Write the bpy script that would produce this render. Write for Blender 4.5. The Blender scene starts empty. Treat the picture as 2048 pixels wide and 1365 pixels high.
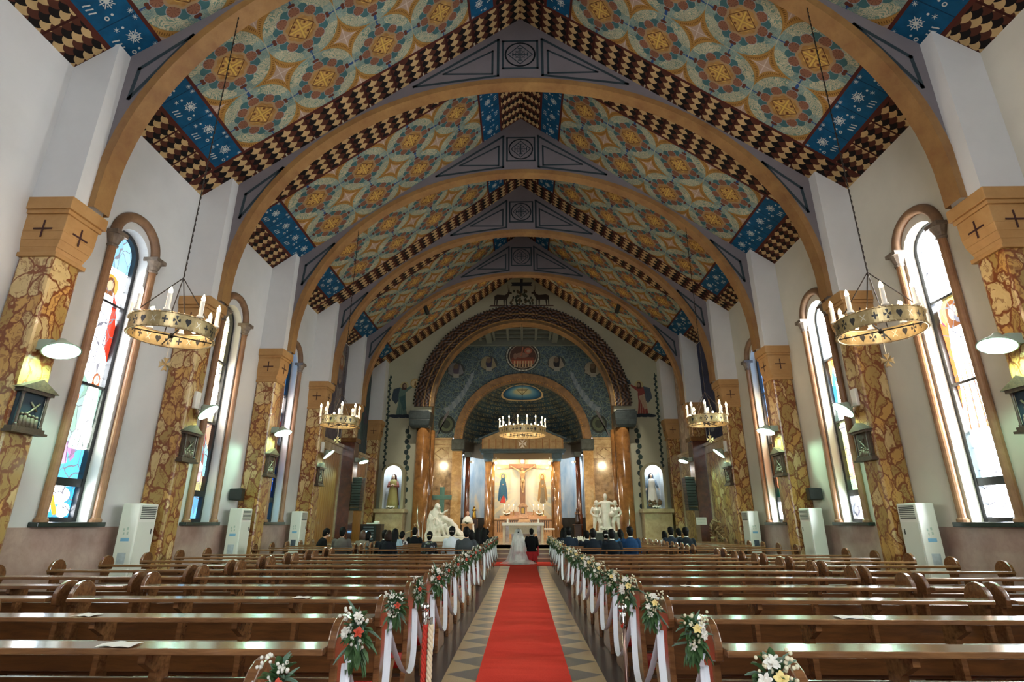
import bpy, bmesh, math, random
from math import sin, cos, pi, radians, sqrt, atan2, atan, tan
from mathutils import Vector, Matrix
import numpy as np
random.seed(7)
SC = bpy.context.scene
COL = SC.collection

# ------------------------------------------------------------------ camera
IW, IH, FPX = 2048.0, 1365.0, 1085.0
PITCH = atan(362.5 / FPX)
YAW = atan(22.0 / FPX * cos(PITCH))
cd = bpy.data.cameras.new('camera')
cam = bpy.data.objects.new('camera', cd)
COL.objects.link(cam)
cd.sensor_width = 36.0
cd.lens = FPX / IW * 36.0
cd.clip_start = 0.05
cd.clip_end = 200
cam.location = (0, 0, 1.5)
cam.rotation_euler = (pi / 2 + PITCH, 0, YAW)
SC.camera = cam

# ------------------------------------------------------------------ view, world, light
SC.view_settings.view_transform = 'Standard'
SC.view_settings.look = 'None'
SC.view_settings.gamma = 1.0
SC.view_settings.use_curve_mapping = False
SC.view_settings.exposure = 1.0
SC.cycles.max_bounces = 5
SC.cycles.diffuse_bounces = 3
SC.cycles.glossy_bounces = 3
SC.cycles.transmission_bounces = 3
SC.cycles.transparent_max_bounces = 8
SC.cycles.caustics_reflective = False
SC.cycles.caustics_refractive = False
SC.cycles.sample_clamp_indirect = 4.0
SC.cycles.sample_clamp_direct = 0.0
SC.cycles.use_denoising = True
SC.cycles.use_adaptive_sampling = True
SC.cycles.adaptive_threshold = 0.05
wd = bpy.data.worlds.new('sky')
SC.world = wd
wd.use_nodes = True
_bg = wd.node_tree.nodes['Background']
_bg.inputs[0].default_value = (0.75, 0.87, 1.0, 1)
_bg.inputs[1].default_value = 1.0
# strengths of what lights the place
K_WIN_L = 18.0      # daylight in the stained glass, bride's side
K_WIN_R = 30.0      # daylight in the stained glass, groom's side
K_BACK = 6.0      # glow of the window and door panels added in the back wall
P_FLOOD = 100.0     # one reflector lamp on a pillar (W)
P_CANDLE = 15.0     # one electric candle (W)

# ------------------------------------------------------------------ scene graph helpers
def tag(o, label=None, cat=None, group=None, kind=None):
    if label: o['label'] = label
    if cat: o['category'] = cat
    if group: o['group'] = group
    if kind: o['kind'] = kind
    return o

def thing(name, label, cat, loc=(0, 0, 0), rz=0.0, group=None):
    o = bpy.data.objects.new(name, None)
    COL.objects.link(o)
    o.empty_display_size = 0.1
    o.location = loc
    o.rotation_euler = (0, 0, rz)
    return tag(o, label, cat, group)

def copy_tree(o, parent=None, label=None, group=None, loc=None, rz=None):
    c = o.copy()
    COL.objects.link(c)
    if parent: c.parent = parent
    for ch in list(o.children): copy_tree(ch, c)
    if label: c['label'] = label
    if group: c['group'] = group
    if loc is not None: c.location = loc
    if rz is not None: c.rotation_euler = (0, 0, rz)
    return c

def world_loc(o):
    v = Vector((0, 0, 0))
    while o:
        v += Vector(o.location); o = o.parent
    return v

class MB:
    def __init__(s): s.v = []; s.f = []; s.uv = {}; s.col = {}
    def add(s, vs, fs, uvs=None, col=None):
        b = len(s.v); s.v += [tuple(p) for p in vs]
        for k, f in enumerate(fs):
            if uvs is not None: s.uv[len(s.f)] = uvs[k]
            if col is not None: s.col[len(s.f)] = col
            s.f.append([b + i for i in f])
        return s
    def box(s, x0, x1, y0, y1, z0, z1, M=None, col=None):
        vs = [(x, y, z) for x in (x0, x1) for y in (y0, y1) for z in (z0, z1)]
        if M: vs = [M @ Vector(p) for p in vs]
        return s.add(vs, [(0, 1, 3, 2), (4, 6, 7, 5), (0, 4, 5, 1), (2, 3, 7, 6), (0, 2, 6, 4), (1, 5, 7, 3)], col=col)
    def prism(s, pts, fr, d0, d1, col=None):
        """pts 2D outline, fr(a,b,d)->xyz, extruded from d0 to d1"""
        n = len(pts)
        vs = [fr(a, b, d0) for a, b in pts] + [fr(a, b, d1) for a, b in pts]
        fs = [list(range(n))[::-1], list(range(n, 2 * n))] + [(i, (i + 1) % n, n + (i + 1) % n, n + i) for i in range(n)]
        return s.add(vs, fs, col=col)
    def tube(s, path, r, n=8, cap=True, col=None):
        path = [Vector(p) for p in path]
        R = r if isinstance(r, list) else [r] * len(path)
        vs = []; up = Vector((0, 0, 1)); prev = None
        for i, p in enumerate(path):
            t = (path[min(i + 1, len(path) - 1)] - path[max(i - 1, 0)]).normalized()
            if prev is None:
                a = t.cross(up)
                if a.length < 1e-3: a = t.cross(Vector((1, 0, 0)))
            else:
                a = prev - t * prev.dot(t)
                if a.length < 1e-4: a = t.cross(up)
            a.normalize(); prev = a; b = t.cross(a)
            rr = R[i]
            if not isinstance(rr, (tuple, list)): rr = (rr, rr)
            for k in range(n):
                w = 2 * pi * k / n
                vs.append(p + a * (cos(w) * rr[0]) + b * (sin(w) * rr[1]))
        fs = []
        for i in range(len(path) - 1):
            for k in range(n):
                k2 = (k + 1) % n
                fs.append((i * n + k, i * n + k2, (i + 1) * n + k2, (i + 1) * n + k))
        if cap:
            fs.append(list(range(n))[::-1]); fs.append([(len(path) - 1) * n + k for k in range(n)])
        return s.add(vs, fs, col=col)
    def lathe(s, prof, n=16, c=(0, 0, 0), sx=1.0, sy=1.0, rip=None, cap=True, col=None):
        """prof [(r,z)], about the z axis"""
        vs = []
        for r, z in prof:
            for k in range(n):
                w = 2 * pi * k / n
                q = r * (1 + (rip(w, z) if rip else 0))
                vs.append((c[0] + q * cos(w) * sx, c[1] + q * sin(w) * sy, c[2] + z))
        fs = []
        for i in range(len(prof) - 1):
            for k in range(n):
                k2 = (k + 1) % n
                fs.append((i * n + k, i * n + k2, (i + 1) * n + k2, (i + 1) * n + k))
        if cap:
            fs.append(list(range(n))[::-1]); fs.append([(len(prof) - 1) * n + k for k in range(n)])
        return s.add(vs, fs, col=col)
    def ball(s, c, r, n=10, m=7, sc=(1, 1, 1), M=None, col=None):
        vs = [(0, 0, 1)]; fs = []
        for i in range(1, m):
            t = pi * i / m
            for k in range(n):
                w = 2 * pi * k / n
                vs.append((sin(t) * cos(w), sin(t) * sin(w), cos(t)))
        vs.append((0, 0, -1))
        for k in range(n): fs.append((0, 1 + k, 1 + (k + 1) % n))
        for i in range(m - 2):
            for k in range(n):
                a = 1 + i * n + k; b = 1 + i * n + (k + 1) % n
                fs.append((a, a + n, b + n, b))
        L = len(vs) - 1
        for k in range(n): fs.append((L, 1 + (m - 2) * n + (k + 1) % n, 1 + (m - 2) * n + k))
        out = []
        for p in vs:
            q = Vector((p[0] * r * sc[0], p[1] * r * sc[1], p[2] * r * sc[2]))
            if M: q = M @ q
            out.append(q + Vector(c))
        return s.add(out, fs, col=col)
    def grid(s, fn, nu, nv, uv=None, closed_u=False, col=None):
        vs = []; 
        for j in range(nv + 1):
            for i in range(nu + 1):
                vs.append(fn(i / nu, j / nv))
        fs = []; uvs = [] if uv else None
        for j in range(nv):
            for i in range(nu):
                a = j * (nu + 1) + i
                fs.append((a, a + 1, a + nu + 2, a + nu + 1))
                if uv: uvs.append([uv(i / nu, j / nv), uv((i + 1) / nu, j / nv), uv((i + 1) / nu, (j + 1) / nv), uv(i / nu, (j + 1) / nv)])
        return s.add(vs, fs, uvs, col)
    def poly(s, pts, uvs=None, col=None):
        return s.add(pts, [list(range(len(pts)))], [uvs] if uvs else None, col)
    def build(s, name, mat, parent=None, smooth=False, world=False, bevel=0.0, label=None, mods=None, fixn=True):
        me = bpy.data.meshes.new(name)
        off = world_loc(parent) if (world and parent) else Vector((0, 0, 0))
        me.from_pydata([(p[0] - off.x, p[1] - off.y, p[2] - off.z) for p in s.v], [], s.f)
        if s.uv:
            ul = me.uv_layers.new(name='UVMap')
            for p in me.polygons:
                q = s.uv.get(p.index)
                if q:
                    for li, t in zip(p.loop_indices, q): ul.data[li].uv = t
        if s.col:
            ca = me.color_attributes.new('Tint', 'FLOAT_COLOR', 'CORNER')
            for p in me.polygons:
                q = s.col.get(p.index, (1, 1, 1, 1))
                for li in p.loop_indices: ca.data[li].color = q
        me.update()
        if fixn and not s.uv and not s.col:
            bm = bmesh.new(); bm.from_mesh(me)
            bmesh.ops.recalc_face_normals(bm, faces=bm.faces)
            bm.to_mesh(me); bm.free()
        if smooth:
            for p in me.polygons: p.use_smooth = True
        me.materials.append(mat)
        o = bpy.data.objects.new(name, me)
        COL.objects.link(o)
        if parent: o.parent = parent
        if bevel:
            m = o.modifiers.new('bev', 'BEVEL'); m.width = bevel; m.segments = 2; m.limit_method = 'ANGLE'
        if mods: mods(o)
        if label: o['label'] = label
        return o

def autosmooth(me, ang=40):
    pass

def S(name, mb, mat, **k):
    o = mb.build(name, mat, **k)
    o['kind'] = 'structure'
    return o

def remesh(vox, smooth=4):
    def f(o):
        m = o.modifiers.new('vox', 'REMESH'); m.mode = 'VOXEL'; m.voxel_size = vox; m.use_smooth_shade = True
        if smooth:
            n = o.modifiers.new('sm', 'SMOOTH'); n.iterations = smooth; n.factor = 0.5
    return f

def add_point(name, loc, power, color, r=0.05, parent=None):
    l = bpy.data.lights.new(name, 'POINT'); l.energy = power; l.color = color; l.shadow_soft_size = r
    o = bpy.data.objects.new(name, l); COL.objects.link(o); o.location = loc
    if parent: o.parent = parent
    return o

def add_spot(name, loc, aim, power, color, ang, r=0.1, blend=0.5, parent=None):
    l = bpy.data.lights.new(name, 'SPOT'); l.energy = power; l.color = color; l.shadow_soft_size = r
    l.spot_size = ang; l.spot_blend = blend
    o = bpy.data.objects.new(name, l); COL.objects.link(o); o.location = loc
    d = Vector(aim)
    o.rotation_euler = d.to_track_quat('-Z', 'Y').to_euler()
    if parent: o.parent = parent
    return o

def srgb(h, a=1.0):
    h = h.lstrip('#'); c = [int(h[i:i + 2], 16) / 255 for i in (0, 2, 4)]
    return tuple([(x / 12.92 if x <= 0.04045 else ((x + 0.055) / 1.055) ** 2.4) for x in c] + [a])

# ------------------------------------------------------------------ node language
class V:
    def __init__(s, g, o): s.g = g; s.o = o
    def _b(s, op, b): return s.g.m(op, s, b)
    def __add__(s, b): return s.g.m('ADD', s, b)
    def __radd__(s, b): return s.g.m('ADD', b, s)
    def __sub__(s, b): return s.g.m('SUBTRACT', s, b)
    def __rsub__(s, b): return s.g.m('SUBTRACT', b, s)
    def __mul__(s, b): return s.g.m('MULTIPLY', s, b)
    def __rmul__(s, b): return s.g.m('MULTIPLY', b, s)
    def __truediv__(s, b): return s.g.m('DIVIDE', s, b)
    def __rtruediv__(s, b): return s.g.m('DIVIDE', b, s)
    def __neg__(s): return s.g.m('MULTIPLY', s, -1.0)

class G:
    def __init__(s, name):
        s.mat = bpy.data.materials.new(name); s.mat.use_nodes = True
        s.nt = s.mat.node_tree; s.n = s.nt.nodes; s.l = s.nt.links
        s.bsdf = s.n['Principled BSDF']; s.out = s.n['Material Output']
    def put(s, inp, v):
        if isinstance(v, V): s.l.new(v.o, inp)
        elif hasattr(v, 'links') or isinstance(v, bpy.types.NodeSocket): s.l.new(v, inp)
        else:
            if isinstance(v, (tuple, list)) and len(v) == 3 and len(inp.default_value) == 4: v = tuple(v) + (1,)
            inp.default_value = v
    def m(s, op, a, b=None, c=None, clamp=False):
        nd = s.n.new('ShaderNodeMath'); nd.operation = op; nd.use_clamp = clamp
        s.put(nd.inputs[0], a)
        if b is not None: s.put(nd.inputs[1], b)
        if c is not None: s.put(nd.inputs[2], c)
        return V(s, nd.outputs[0])
    def floor(s, a): return s.m('FLOOR', a)
    def fract(s, a): return s.m('FRACT', a)
    def abs(s, a): return s.m('ABSOLUTE', a)
    def mod(s, a, b): return s.m('FLOORED_MODULO', a, b)
    def sqrt(s, a): return s.m('SQRT', a)
    def lt(s, a, b): return s.m('LESS_THAN', a, b)
    def gt(s, a, b): return s.m('GREATER_THAN', a, b)
    def mn(s, a, b): return s.m('MINIMUM', a, b)
    def mx(s, a, b): return s.m('MAXIMUM', a, b)
    def pw(s, a, b): return s.m('POWER', a, b)
    def cos(s, a): return s.m('COSINE', a)
    def sin(s, a): return s.m('SINE', a)
    def hyp(s, a, b): return s.sqrt(a * a + b * b)
    def band(s, a, lo, hi): return s.gt(a, lo) * s.lt(a, hi)
    def inv(s, a): return 1.0 - a
    def between(s, a, lo, hi):   # smooth ramp clamp
        return s.m('DIVIDE', a - lo, hi - lo, clamp=True)
    def comb(s, x, y, z=0.0):
        nd = s.n.new('ShaderNodeCombineXYZ')
        s.put(nd.inputs[0], x); s.put(nd.inputs[1], y); s.put(nd.inputs[2], z); return nd.outputs[0]
    def sep(s, sock):
        nd = s.n.new('ShaderNodeSeparateXYZ'); s.l.new(sock, nd.inputs[0])
        return V(s, nd.outputs[0]), V(s, nd.outputs[1]), V(s, nd.outputs[2])
    def coord(s, kind='Object'):
        nd = s.n.new('ShaderNodeTexCoord'); return nd.outputs[kind]
    def obj(s): return s.sep(s.coord('Object'))
    def uv(s):
        a = s.sep(s.coord('UV')); return a[0], a[1]
    def noise(s, vec=None, scale=5.0, detail=2.0, rough=0.5, dist=0.0, dim='3D'):
        nd = s.n.new('ShaderNodeTexNoise'); nd.noise_dimensions = dim
        if vec is not None: s.put(nd.inputs['Vector'], vec)
        nd.inputs['Scale'].default_value = scale; nd.inputs['Detail'].default_value = detail
        nd.inputs['Roughness'].default_value = rough; nd.inputs['Distortion'].default_value = dist
        return V(s, nd.outputs['Fac']), nd.outputs['Color']
    def voronoi(s, vec=None, scale=5.0, feature='F1', rnd=1.0, dim='3D'):
        nd = s.n.new('ShaderNodeTexVoronoi'); nd.feature = feature; nd.voronoi_dimensions = dim
        if vec is not None: s.put(nd.inputs['Vector'], vec)
        nd.inputs['Scale'].default_value = scale; nd.inputs['Randomness'].default_value = rnd
        return nd
    def mix(s, f, a, b):
        nd = s.n.new('ShaderNodeMix'); nd.data_type = 'RGBA'
        s.put(nd.inputs[0], f); s.put(nd.inputs[6], a); s.put(nd.inputs[7], b)
        return nd.outputs[2]
    def ramp(s, f, stops):
        nd = s.n.new('ShaderNodeValToRGB'); s.put(nd.inputs[0], f)
        cr = nd.color_ramp
        while len(cr.elements) < len(stops): cr.elements.new(0.5)
        for e, (p, c) in zip(cr.elements, stops):
            e.position = p; e.color = c if len(c) == 4 else tuple(c) + (1,)
        return nd.outputs[0]
    def vcol(s, name='Tint'):
        nd = s.n.new('ShaderNodeVertexColor'); nd.layer_name = name; return nd.outputs[0]
    def scalev(s, vec, k):
        nd = s.n.new('ShaderNodeMapping'); s.l.new(vec, nd.inputs[0]); nd.inputs['Scale'].default_value = k; return nd.outputs[0]
    def warp(s, vec, scale, amt, detail=2.0):
        _, c = s.noise(vec, scale, detail)
        a = s.n.new('ShaderNodeVectorMath'); a.operation = 'SUBTRACT'; s.l.new(c, a.inputs[0]); a.inputs[1].default_value = (0.5, 0.5, 0.5)
        b = s.n.new('ShaderNodeVectorMath'); b.operation = 'SCALE'; s.l.new(a.outputs[0], b.inputs[0]); b.inputs['Scale'].default_value = amt
        d = s.n.new('ShaderNodeVectorMath'); d.operation = 'ADD'; s.l.new(b.outputs[0], d.inputs[0]); s.put(d.inputs[1], vec)
        return d.outputs[0]
    def bump(s, h, strength=0.3, dist=0.02):
        nd = s.n.new('ShaderNodeBump'); nd.inputs['Strength'].default_value = strength; nd.inputs['Distance'].default_value = dist
        s.put(nd.inputs['Height'], h); s.l.new(nd.outputs[0], s.bsdf.inputs['Normal'])
    def done(s, col, rough=0.5, metal=0.0, spec=None, coat=None, emis=None, emstr=None, alpha=None, trans=None):
        B = s.bsdf.inputs
        s.put(B['Base Color'], col); s.put(B['Roughness'], rough); s.put(B['Metallic'], metal)
        if spec is not None: s.put(B['Specular IOR Level'], spec)
        if coat is not None: s.put(B['Coat Weight'], coat); B['Coat Roughness'].default_value = 0.12
        if emis is not None: s.put(B['Emission Color'], emis); s.put(B['Emission Strength'], emstr or 1.0)
        if alpha is not None: s.put(B['Alpha'], alpha)
        if trans is not None: s.put(B['Transmission Weight'], trans)
        return s.mat

def plain(name, c, rough=0.5, metal=0.0, var=0.12, scale=6.0, coat=None, spec=None, bump=0.0, emis=None, emstr=None, alpha=None):
    g = G(name)
    c = srgb(c) if isinstance(c, str) else c
    f, _ = g.noise(g.coord(), scale, 3.0)
    lo = tuple(x * (1 - var) for x in c[:3]); hi = tuple(min(1, x * (1 + var)) for x in c[:3])
    if bump: g.bump(f, bump)
    return g.done(g.mix(f, lo, hi), rough, metal, coat=coat, spec=spec, emis=emis, emstr=emstr, alpha=alpha)

def tint_mat(name, rough=0.8, noise=0.25, scale=9.0):
    """paint whose colours are carried by the painted shapes themselves"""
    g = G(name)
    f, _ = g.noise(g.coord(), scale, 4.0, 0.6)
    k = g.between(f, 0.3, 0.7)
    c = g.vcol()
    d = g.n.new('ShaderNodeVectorMath'); d.operation = 'SCALE'; g.l.new(c, d.inputs[0]); g.put(d.inputs['Scale'], 1.0 - noise + k * (noise * 1.4))
    return g.done(d.outputs[0], rough)

def wood(name, dark, light, rough=0.3, coat=0.4, grain=(1.2, 14.0, 14.0), scale=2.0, bump=0.03):
    g = G(name)
    vec = g.scalev(g.warp(g.coord(), 1.5, 0.15), grain)
    f, _ = g.noise(vec, scale, 5.0, 0.65)
    f2, _ = g.noise(g.coord(), 0.9, 2.0)
    k = g.between(f, 0.3, 0.72)
    c = g.mix(k, srgb(dark), srgb(light))
    lo = g.mix(0.55, c, srgb(dark))
    c = g.mix(g.between(f2, 0.35, 0.65), lo, c)
    g.bump(f, bump, 0.01)
    return g.done(c, rough, coat=coat)
# ------------------------------------------------------------------ dimensions
WX = 7.8            # inner face of the side walls
ZE, ZR = 9.05, 14.9 # eave and ridge of the ceiling
PIT = 3.96
PN = [7.33 + PIT * k for k in range(-2, 6)]        # near face of each pillar (two of them behind the camera's view)
YB, YF = -3.2, 27.8
FRONT_R, FRONT_ZC = 4.72, 7.2

# ------------------------------------------------------------------ building materials
def m_plaster(name, c, var=0.05):
    g = G(name)
    f, _ = g.noise(g.coord(), 0.7, 5.0, 0.6); h, _ = g.noise(g.coord(), 40.0, 3.0)
    c = srgb(c)
    lo = tuple(x * (1 - var * 2) for x in c[:3]); hi = c[:3]
    g.bump(h, 0.06, 0.01)
    return g.done(g.mix(g.between(f, 0.3, 0.6), lo, hi), 0.62, spec=0.35)

M_PLASTER = m_plaster('white_plaster', '#d3d2cf')
M_FRONT = m_plaster('sage_plaster', '#adab91')
M_GREY = m_plaster('grey_paint', '#787173', 0.08)

def m_ceiling():
    g = G('painted_ceiling')
    u, y = g.uv()
    CRE, BLK, BRN, DIV = srgb('#dcb982'), srgb('#17110f'), srgb('#5b3122'), srgb('#41180f')
    def scallop(a, b, w):
        # fish scales: each row is overlapped by the row before it; one cream, one black, one brown in turn
        h = w * 0.36
        j = g.floor(b / h); fb = b - j * h
        par = g.mod(j, 2.0)
        a0 = a / w + par * 0.5                    # columns of rows j, j-2
        a1 = a / w + (1.0 - par) * 0.5            # columns of rows j-1, j+1
        c0 = (g.fract(a0) - 0.5) * w; c1 = (g.fract(a1) - 0.5) * w
        inP = g.lt(g.hyp(c1, fb + h), w * 0.5)    # tip of the row before
        inJ = g.lt(g.hyp(c0, fb), w * 0.5) * (1.0 - inP)
        nxt = 1.0 - inP - inJ
        i = g.floor(a0) * inJ + g.floor(a1) * (1.0 - inJ)
        pj = par * inJ + (1.0 - par) * (1.0 - inJ)
        k = g.mod(i - pj * 2.0, 3.0)
        c = g.mix(g.lt(k, 0.5), BRN, BLK)
        return g.mix(g.gt(k, 1.5), c, CRE)
    t = g.mod(y - 8.03, 2 * PIT)
    second = g.gt(t, 3.98)
    tv = t - second * 4.82                     # 0..2.75 across the flower field
    # border strips beside every other arch
    inS = g.band(t, 2.75, 4.82)
    b1 = g.abs(t - 3.785) - 0.235              # distance from the arch
    b1 = 0.80 - b1
    fan = scallop(u - 0.575, b1, 0.28)
    fan2 = scallop(y + u * 0.0, g.abs(u - 4.875) - 3.42, 0.235)
    uc = g.mod(u - 0.575, 0.845); uc = g.mn(uc, 0.845 - uc)
    dot = g.lt(g.abs(g.fract(b1 / 0.8 + 0.06) - 0.5), 0.44)
    strip = g.mix(g.lt(uc, 0.028), fan, DIV)
    strip = g.mix(g.lt(uc, 0.02) * (1.0 - dot), strip, srgb('#e0cfae'))
    yc = g.mod(y - 8.03, 0.6875); yc = g.mn(yc, 0.6875 - yc)
    eave = g.mix(g.lt(yc, 0.02), fan2, DIV)
    # flower field
    fx = (u - 1.45) / 1.67; fy = tv / 1.375
    px = g.fract(fx) - 0.5; py = g.fract(fy) - 0.5
    r = g.hyp(px, py)
    th = g.m('ARCTAN2', py, px)
    n1, _ = g.noise(g.comb(fx * 6.0, fy * 6.0), 1.0, 2.0, 0.5, 1.5)
    sw = g.abs(g.sin(n1 * 46.0))
    n2, _ = g.noise(g.comb(fx * 1.0, fy * 1.0), 7.0, 3.0)
    TEAL, TEAL2, CR, BLUE = srgb('#8eaaa0'), srgb('#6a908c'), srgb('#d6caa8'), srgb('#34588c')
    qx = g.abs(px); qy = g.abs(py)
    # cream leaf clusters around the four petals of the field
    d4 = g.hyp(qx - 0.27, qy - 0.27)
    lob = d4 + 0.035 * g.cos(g.m('ARCTAN2', qy - 0.27, qx - 0.27) * 7.0)
    base = g.mix(g.between(n2, 0.35, 0.65), TEAL2, TEAL)
    leaf = g.mix(g.gt(sw, 0.60), srgb('#7f9d8a'), CR)
    base = g.mix(g.lt(lob, 0.195), base, leaf)
    base = g.mix(g.gt(sw, .8) * .45, base, CR)
    base = g.mix(g.lt(g.mn(qx, qy), 0.009 + 0.012 * g.gt(n2, 0.5)), base, BLUE)
    edge = g.mn(0.5 - qx, 0.5 - qy)
    base = g.mix(g.lt(edge, 0.008), base, srgb('#b9bba4'))
    # four-pointed ochre stars at the corners of the tiles
    cx = 0.5 - qx; cy = 0.5 - qy
    ast = g.pw(cx, 0.55) + g.pw(cy, 0.55)
    OCH, PNK = srgb('#b98a45'), srgb('#c4a892')
    dotsn = g.lt(g.abs(g.fract((cx - cy) * 26.0) - 0.5), 0.2) * g.band(ast, 0.50, 0.58)
    star = g.mix(g.lt(ast, 0.44), g.mix(dotsn, OCH, srgb('#7d5526')), PNK)
    star = g.mix(g.lt(g.mn(cx, cy), 0.006) * g.lt(ast, 0.4), star, srgb('#e3cdbd'))
    base = g.mix(g.lt(ast, 0.655), base, srgb('#a3854c'))
    base = g.mix(g.lt(ast, 0.635), base, star)
    # rosette: teal leaves, ring of brown discs, gilded centre
    lf = r + 0.035 * g.cos(th * 8.0)
    base = g.mix(g.lt(lf, 0.345), base, srgb('#4a7678'))
    a8 = g.mod(th + pi / 8, pi / 4) - pi / 8
    dx = r * g.cos(a8) - 0.278; dy = r * g.sin(a8)
    dd = g.hyp(dx, dy)
    ax4 = g.mod(th + pi / 4, pi / 2) - pi / 4
    bud = g.hyp(r * g.cos(ax4) - 0.385, g.abs(r * g.sin(ax4)) - 0.022)
    base = g.mix(g.lt(bud, 0.026), base, srgb('#6b3a2a'))
    base = g.mix(g.lt(dd, 0.084), base, srgb('#a2a7ac'))
    base = g.mix(g.lt(dd, 0.076), base, g.mix(g.lt(g.abs(g.sin(g.m('ARCTAN2', dy, dx) * 4.0)), 0.3), srgb('#9a6a50'), srgb('#7c4f3c')))
    rr = r + 0.012 * g.cos(th * 8.0)
    gold = g.mix(g.between(n1, 0.3, 0.7), srgb('#a87a42'), srgb('#c89c5c'))
    base = g.mix(g.lt(rr, 0.235), base, srgb('#b3926a'))
    c45x = g.abs(px + py) * 0.7071; c45y = g.abs(px - py) * 0.7071
    petal = g.hyp(c45x * 0.0 + g.abs(px) - 0.075, g.abs(py) - 0.075)
    gold2 = g.mix(g.band(petal, 0.028, 0.052), gold, srgb('#e0b15c'))
    gold2 = g.mix(g.lt(petal, 0.016), gold2, srgb('#6e3c20'))
    gold2 = g.mix(g.lt(g.mn(qx, qy), 0.012) * g.lt(r, 0.16), gold2, srgb('#ecc25e'))
    gold2 = g.mix(g.lt(g.abs(qx + qy - 0.19), 0.008), gold2, srgb('#6a4320'))
    base = g.mix(g.lt(rr, 0.20), base, gold2)
    # blue strips with stars and signs
    nearu = g.abs(u - 4.79)                       # 3.34 .. 4.12 are the blue strips
    bu = (nearu - 3.34) / 0.78
    bv = g.fract(tv / 0.6875) - 0.5
    X = (bu - 0.40) * 0.78; Y = bv * 0.6875
    def starf(x, y2, R, n):
        rr_ = g.hyp(x, y2); tt = g.m('ARCTAN2', y2, x)
        return g.lt(rr_, R * (0.30 + 0.70 * g.pw(g.abs(g.cos(tt * (n / 2.0))), 7.0)))
    W = starf(X, Y, 0.135, 8)
    rS = g.hyp(X, Y); tS = g.mod(g.m('ARCTAN2', Y, X), pi / 4) - pi / 8
    W = g.mx(W, g.lt(g.hyp(rS * g.cos(tS) - 0.085, rS * g.sin(tS)), 0.014))
    W = g.mx(W, starf(X + 0.22, g.abs(Y) - 0.28, 0.05, 8))
    W = g.mx(W, g.lt(g.hyp(X - 0.06, g.abs(Y) - 0.215), 0.022))
    W = g.mx(W, g.lt(g.abs(g.hyp(X - 0.17, Y - 0.235) - 0.03), 0.009))
    W = g.mx(W, starf(X - 0.17, Y + 0.225, 0.05, 6))
    st = g.lt(g.abs(g.mod(Y + 0.105 + g.sin((X - 0.3) * 30.0) * 0.012, 0.07) - 0.035), 0.012) * g.lt(g.abs(Y), 0.105) * g.lt(g.abs(X - 0.3), 0.06)
    W = g.mx(W, st)
    W = g.mx(W, starf(X, 10.0 + Y, 0.1, 8))
    BL = g.mix(g.lt(0.5 - g.abs(bv), 0.012), g.mix(g.between(n2, 0.3, 0.7), srgb('#0b4f74'), srgb('#10628c')), srgb('#083a58'))
    blue = g.mix(W, BL, srgb('#dfe4dc'))
    inB = g.band(nearu, 3.34, 4.12)
    c = g.mix(inB, base, blue)
    # thin brown fillets around the fields
    fil = g.mn(g.abs(nearu - 3.34), g.abs(nearu - 4.12))
    c = g.mix(g.lt(fil, 0.035), c, srgb('#5c2a20'))
    inE = g.gt(nearu, 4.12)
    c = g.mix(inE, c, eave)
    c = g.mix(g.band(nearu, 4.12, 4.17), c, srgb('#5c2a20'))
    c = g.mix(inS, c, strip)
    se = g.abs(g.abs(t - 3.785) - 1.035)
    c = g.mix(g.lt(se, 0.035), c, srgb('#5c2a20'))
    # age: faint mottling
    m1, _ = g.noise(g.coord(), 2.2, 6.0, 0.65)
    d = g.n.new('ShaderNodeVectorMath'); d.operation = 'SCALE'; g.l.new(c, d.inputs[0]); g.put(d.inputs['Scale'], 0.52 + g.between(m1, 0.3, 0.7) * 0.20)
    return g.done(d.outputs[0], 0.75, spec=0.2)
M_CEIL = m_ceiling()

def m_leafmarble(name, warm=True):
    g = G(name)
    v = g.warp(g.coord(), 2.2, 0.42, 3.0)
    v = g.warp(v, 13.0, 0.05, 2.0)
    v = g.scalev(v, (1.0, 1.0, 0.50))
    e = g.voronoi(v, 4.8, 'DISTANCE_TO_EDGE')
    q = g.voronoi(v, 4.8, 'F1')
    cr, cg, cb = g.sep(q.outputs['Color'])
    if warm: A, B, Cc, Vn = '#c99a55', '#d6bb85', '#a8884c', '#7d4420'
    else: A, B, Cc, Vn = '#b09860', '#c6b07e', '#948050', '#6b4a26'
    c = g.mix(g.gt(cr, 0.45), srgb(A), srgb(B))
    c = g.mix(g.gt(cg, 0.7), c, srgb(Cc))
    n, _ = g.noise(v, 6.0, 4.0, 0.6)
    c = g.mix(g.between(n, 0.35, 0.75) * 0.5, c, srgb(Cc))
    ed = V(g, e.outputs['Distance'])
    r1, _ = g.noise(v, 3.3, 4.0, 0.55, 1.2)
    thin = g.lt(g.abs(r1 - 0.5), 0.016)
    vein = g.inv(g.between(ed, 0.035, 0.075))
    # barbs running from the veins into the leaves
    n2, _ = g.noise(v, 17.0, 2.0)
    barb = g.lt(ed, 0.17) * g.gt(n2, 0.60)
    c = g.mix(g.mx(g.mx(vein, barb * 0.75), thin * 0.6), c, srgb(Vn))
    return g.done(c, 0.33, coat=0.25)
M_SHAFT = m_leafmarble('leaf_painted_marble')
M_SHAFT2 = m_leafmarble('olive_painted_marble', False)

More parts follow.
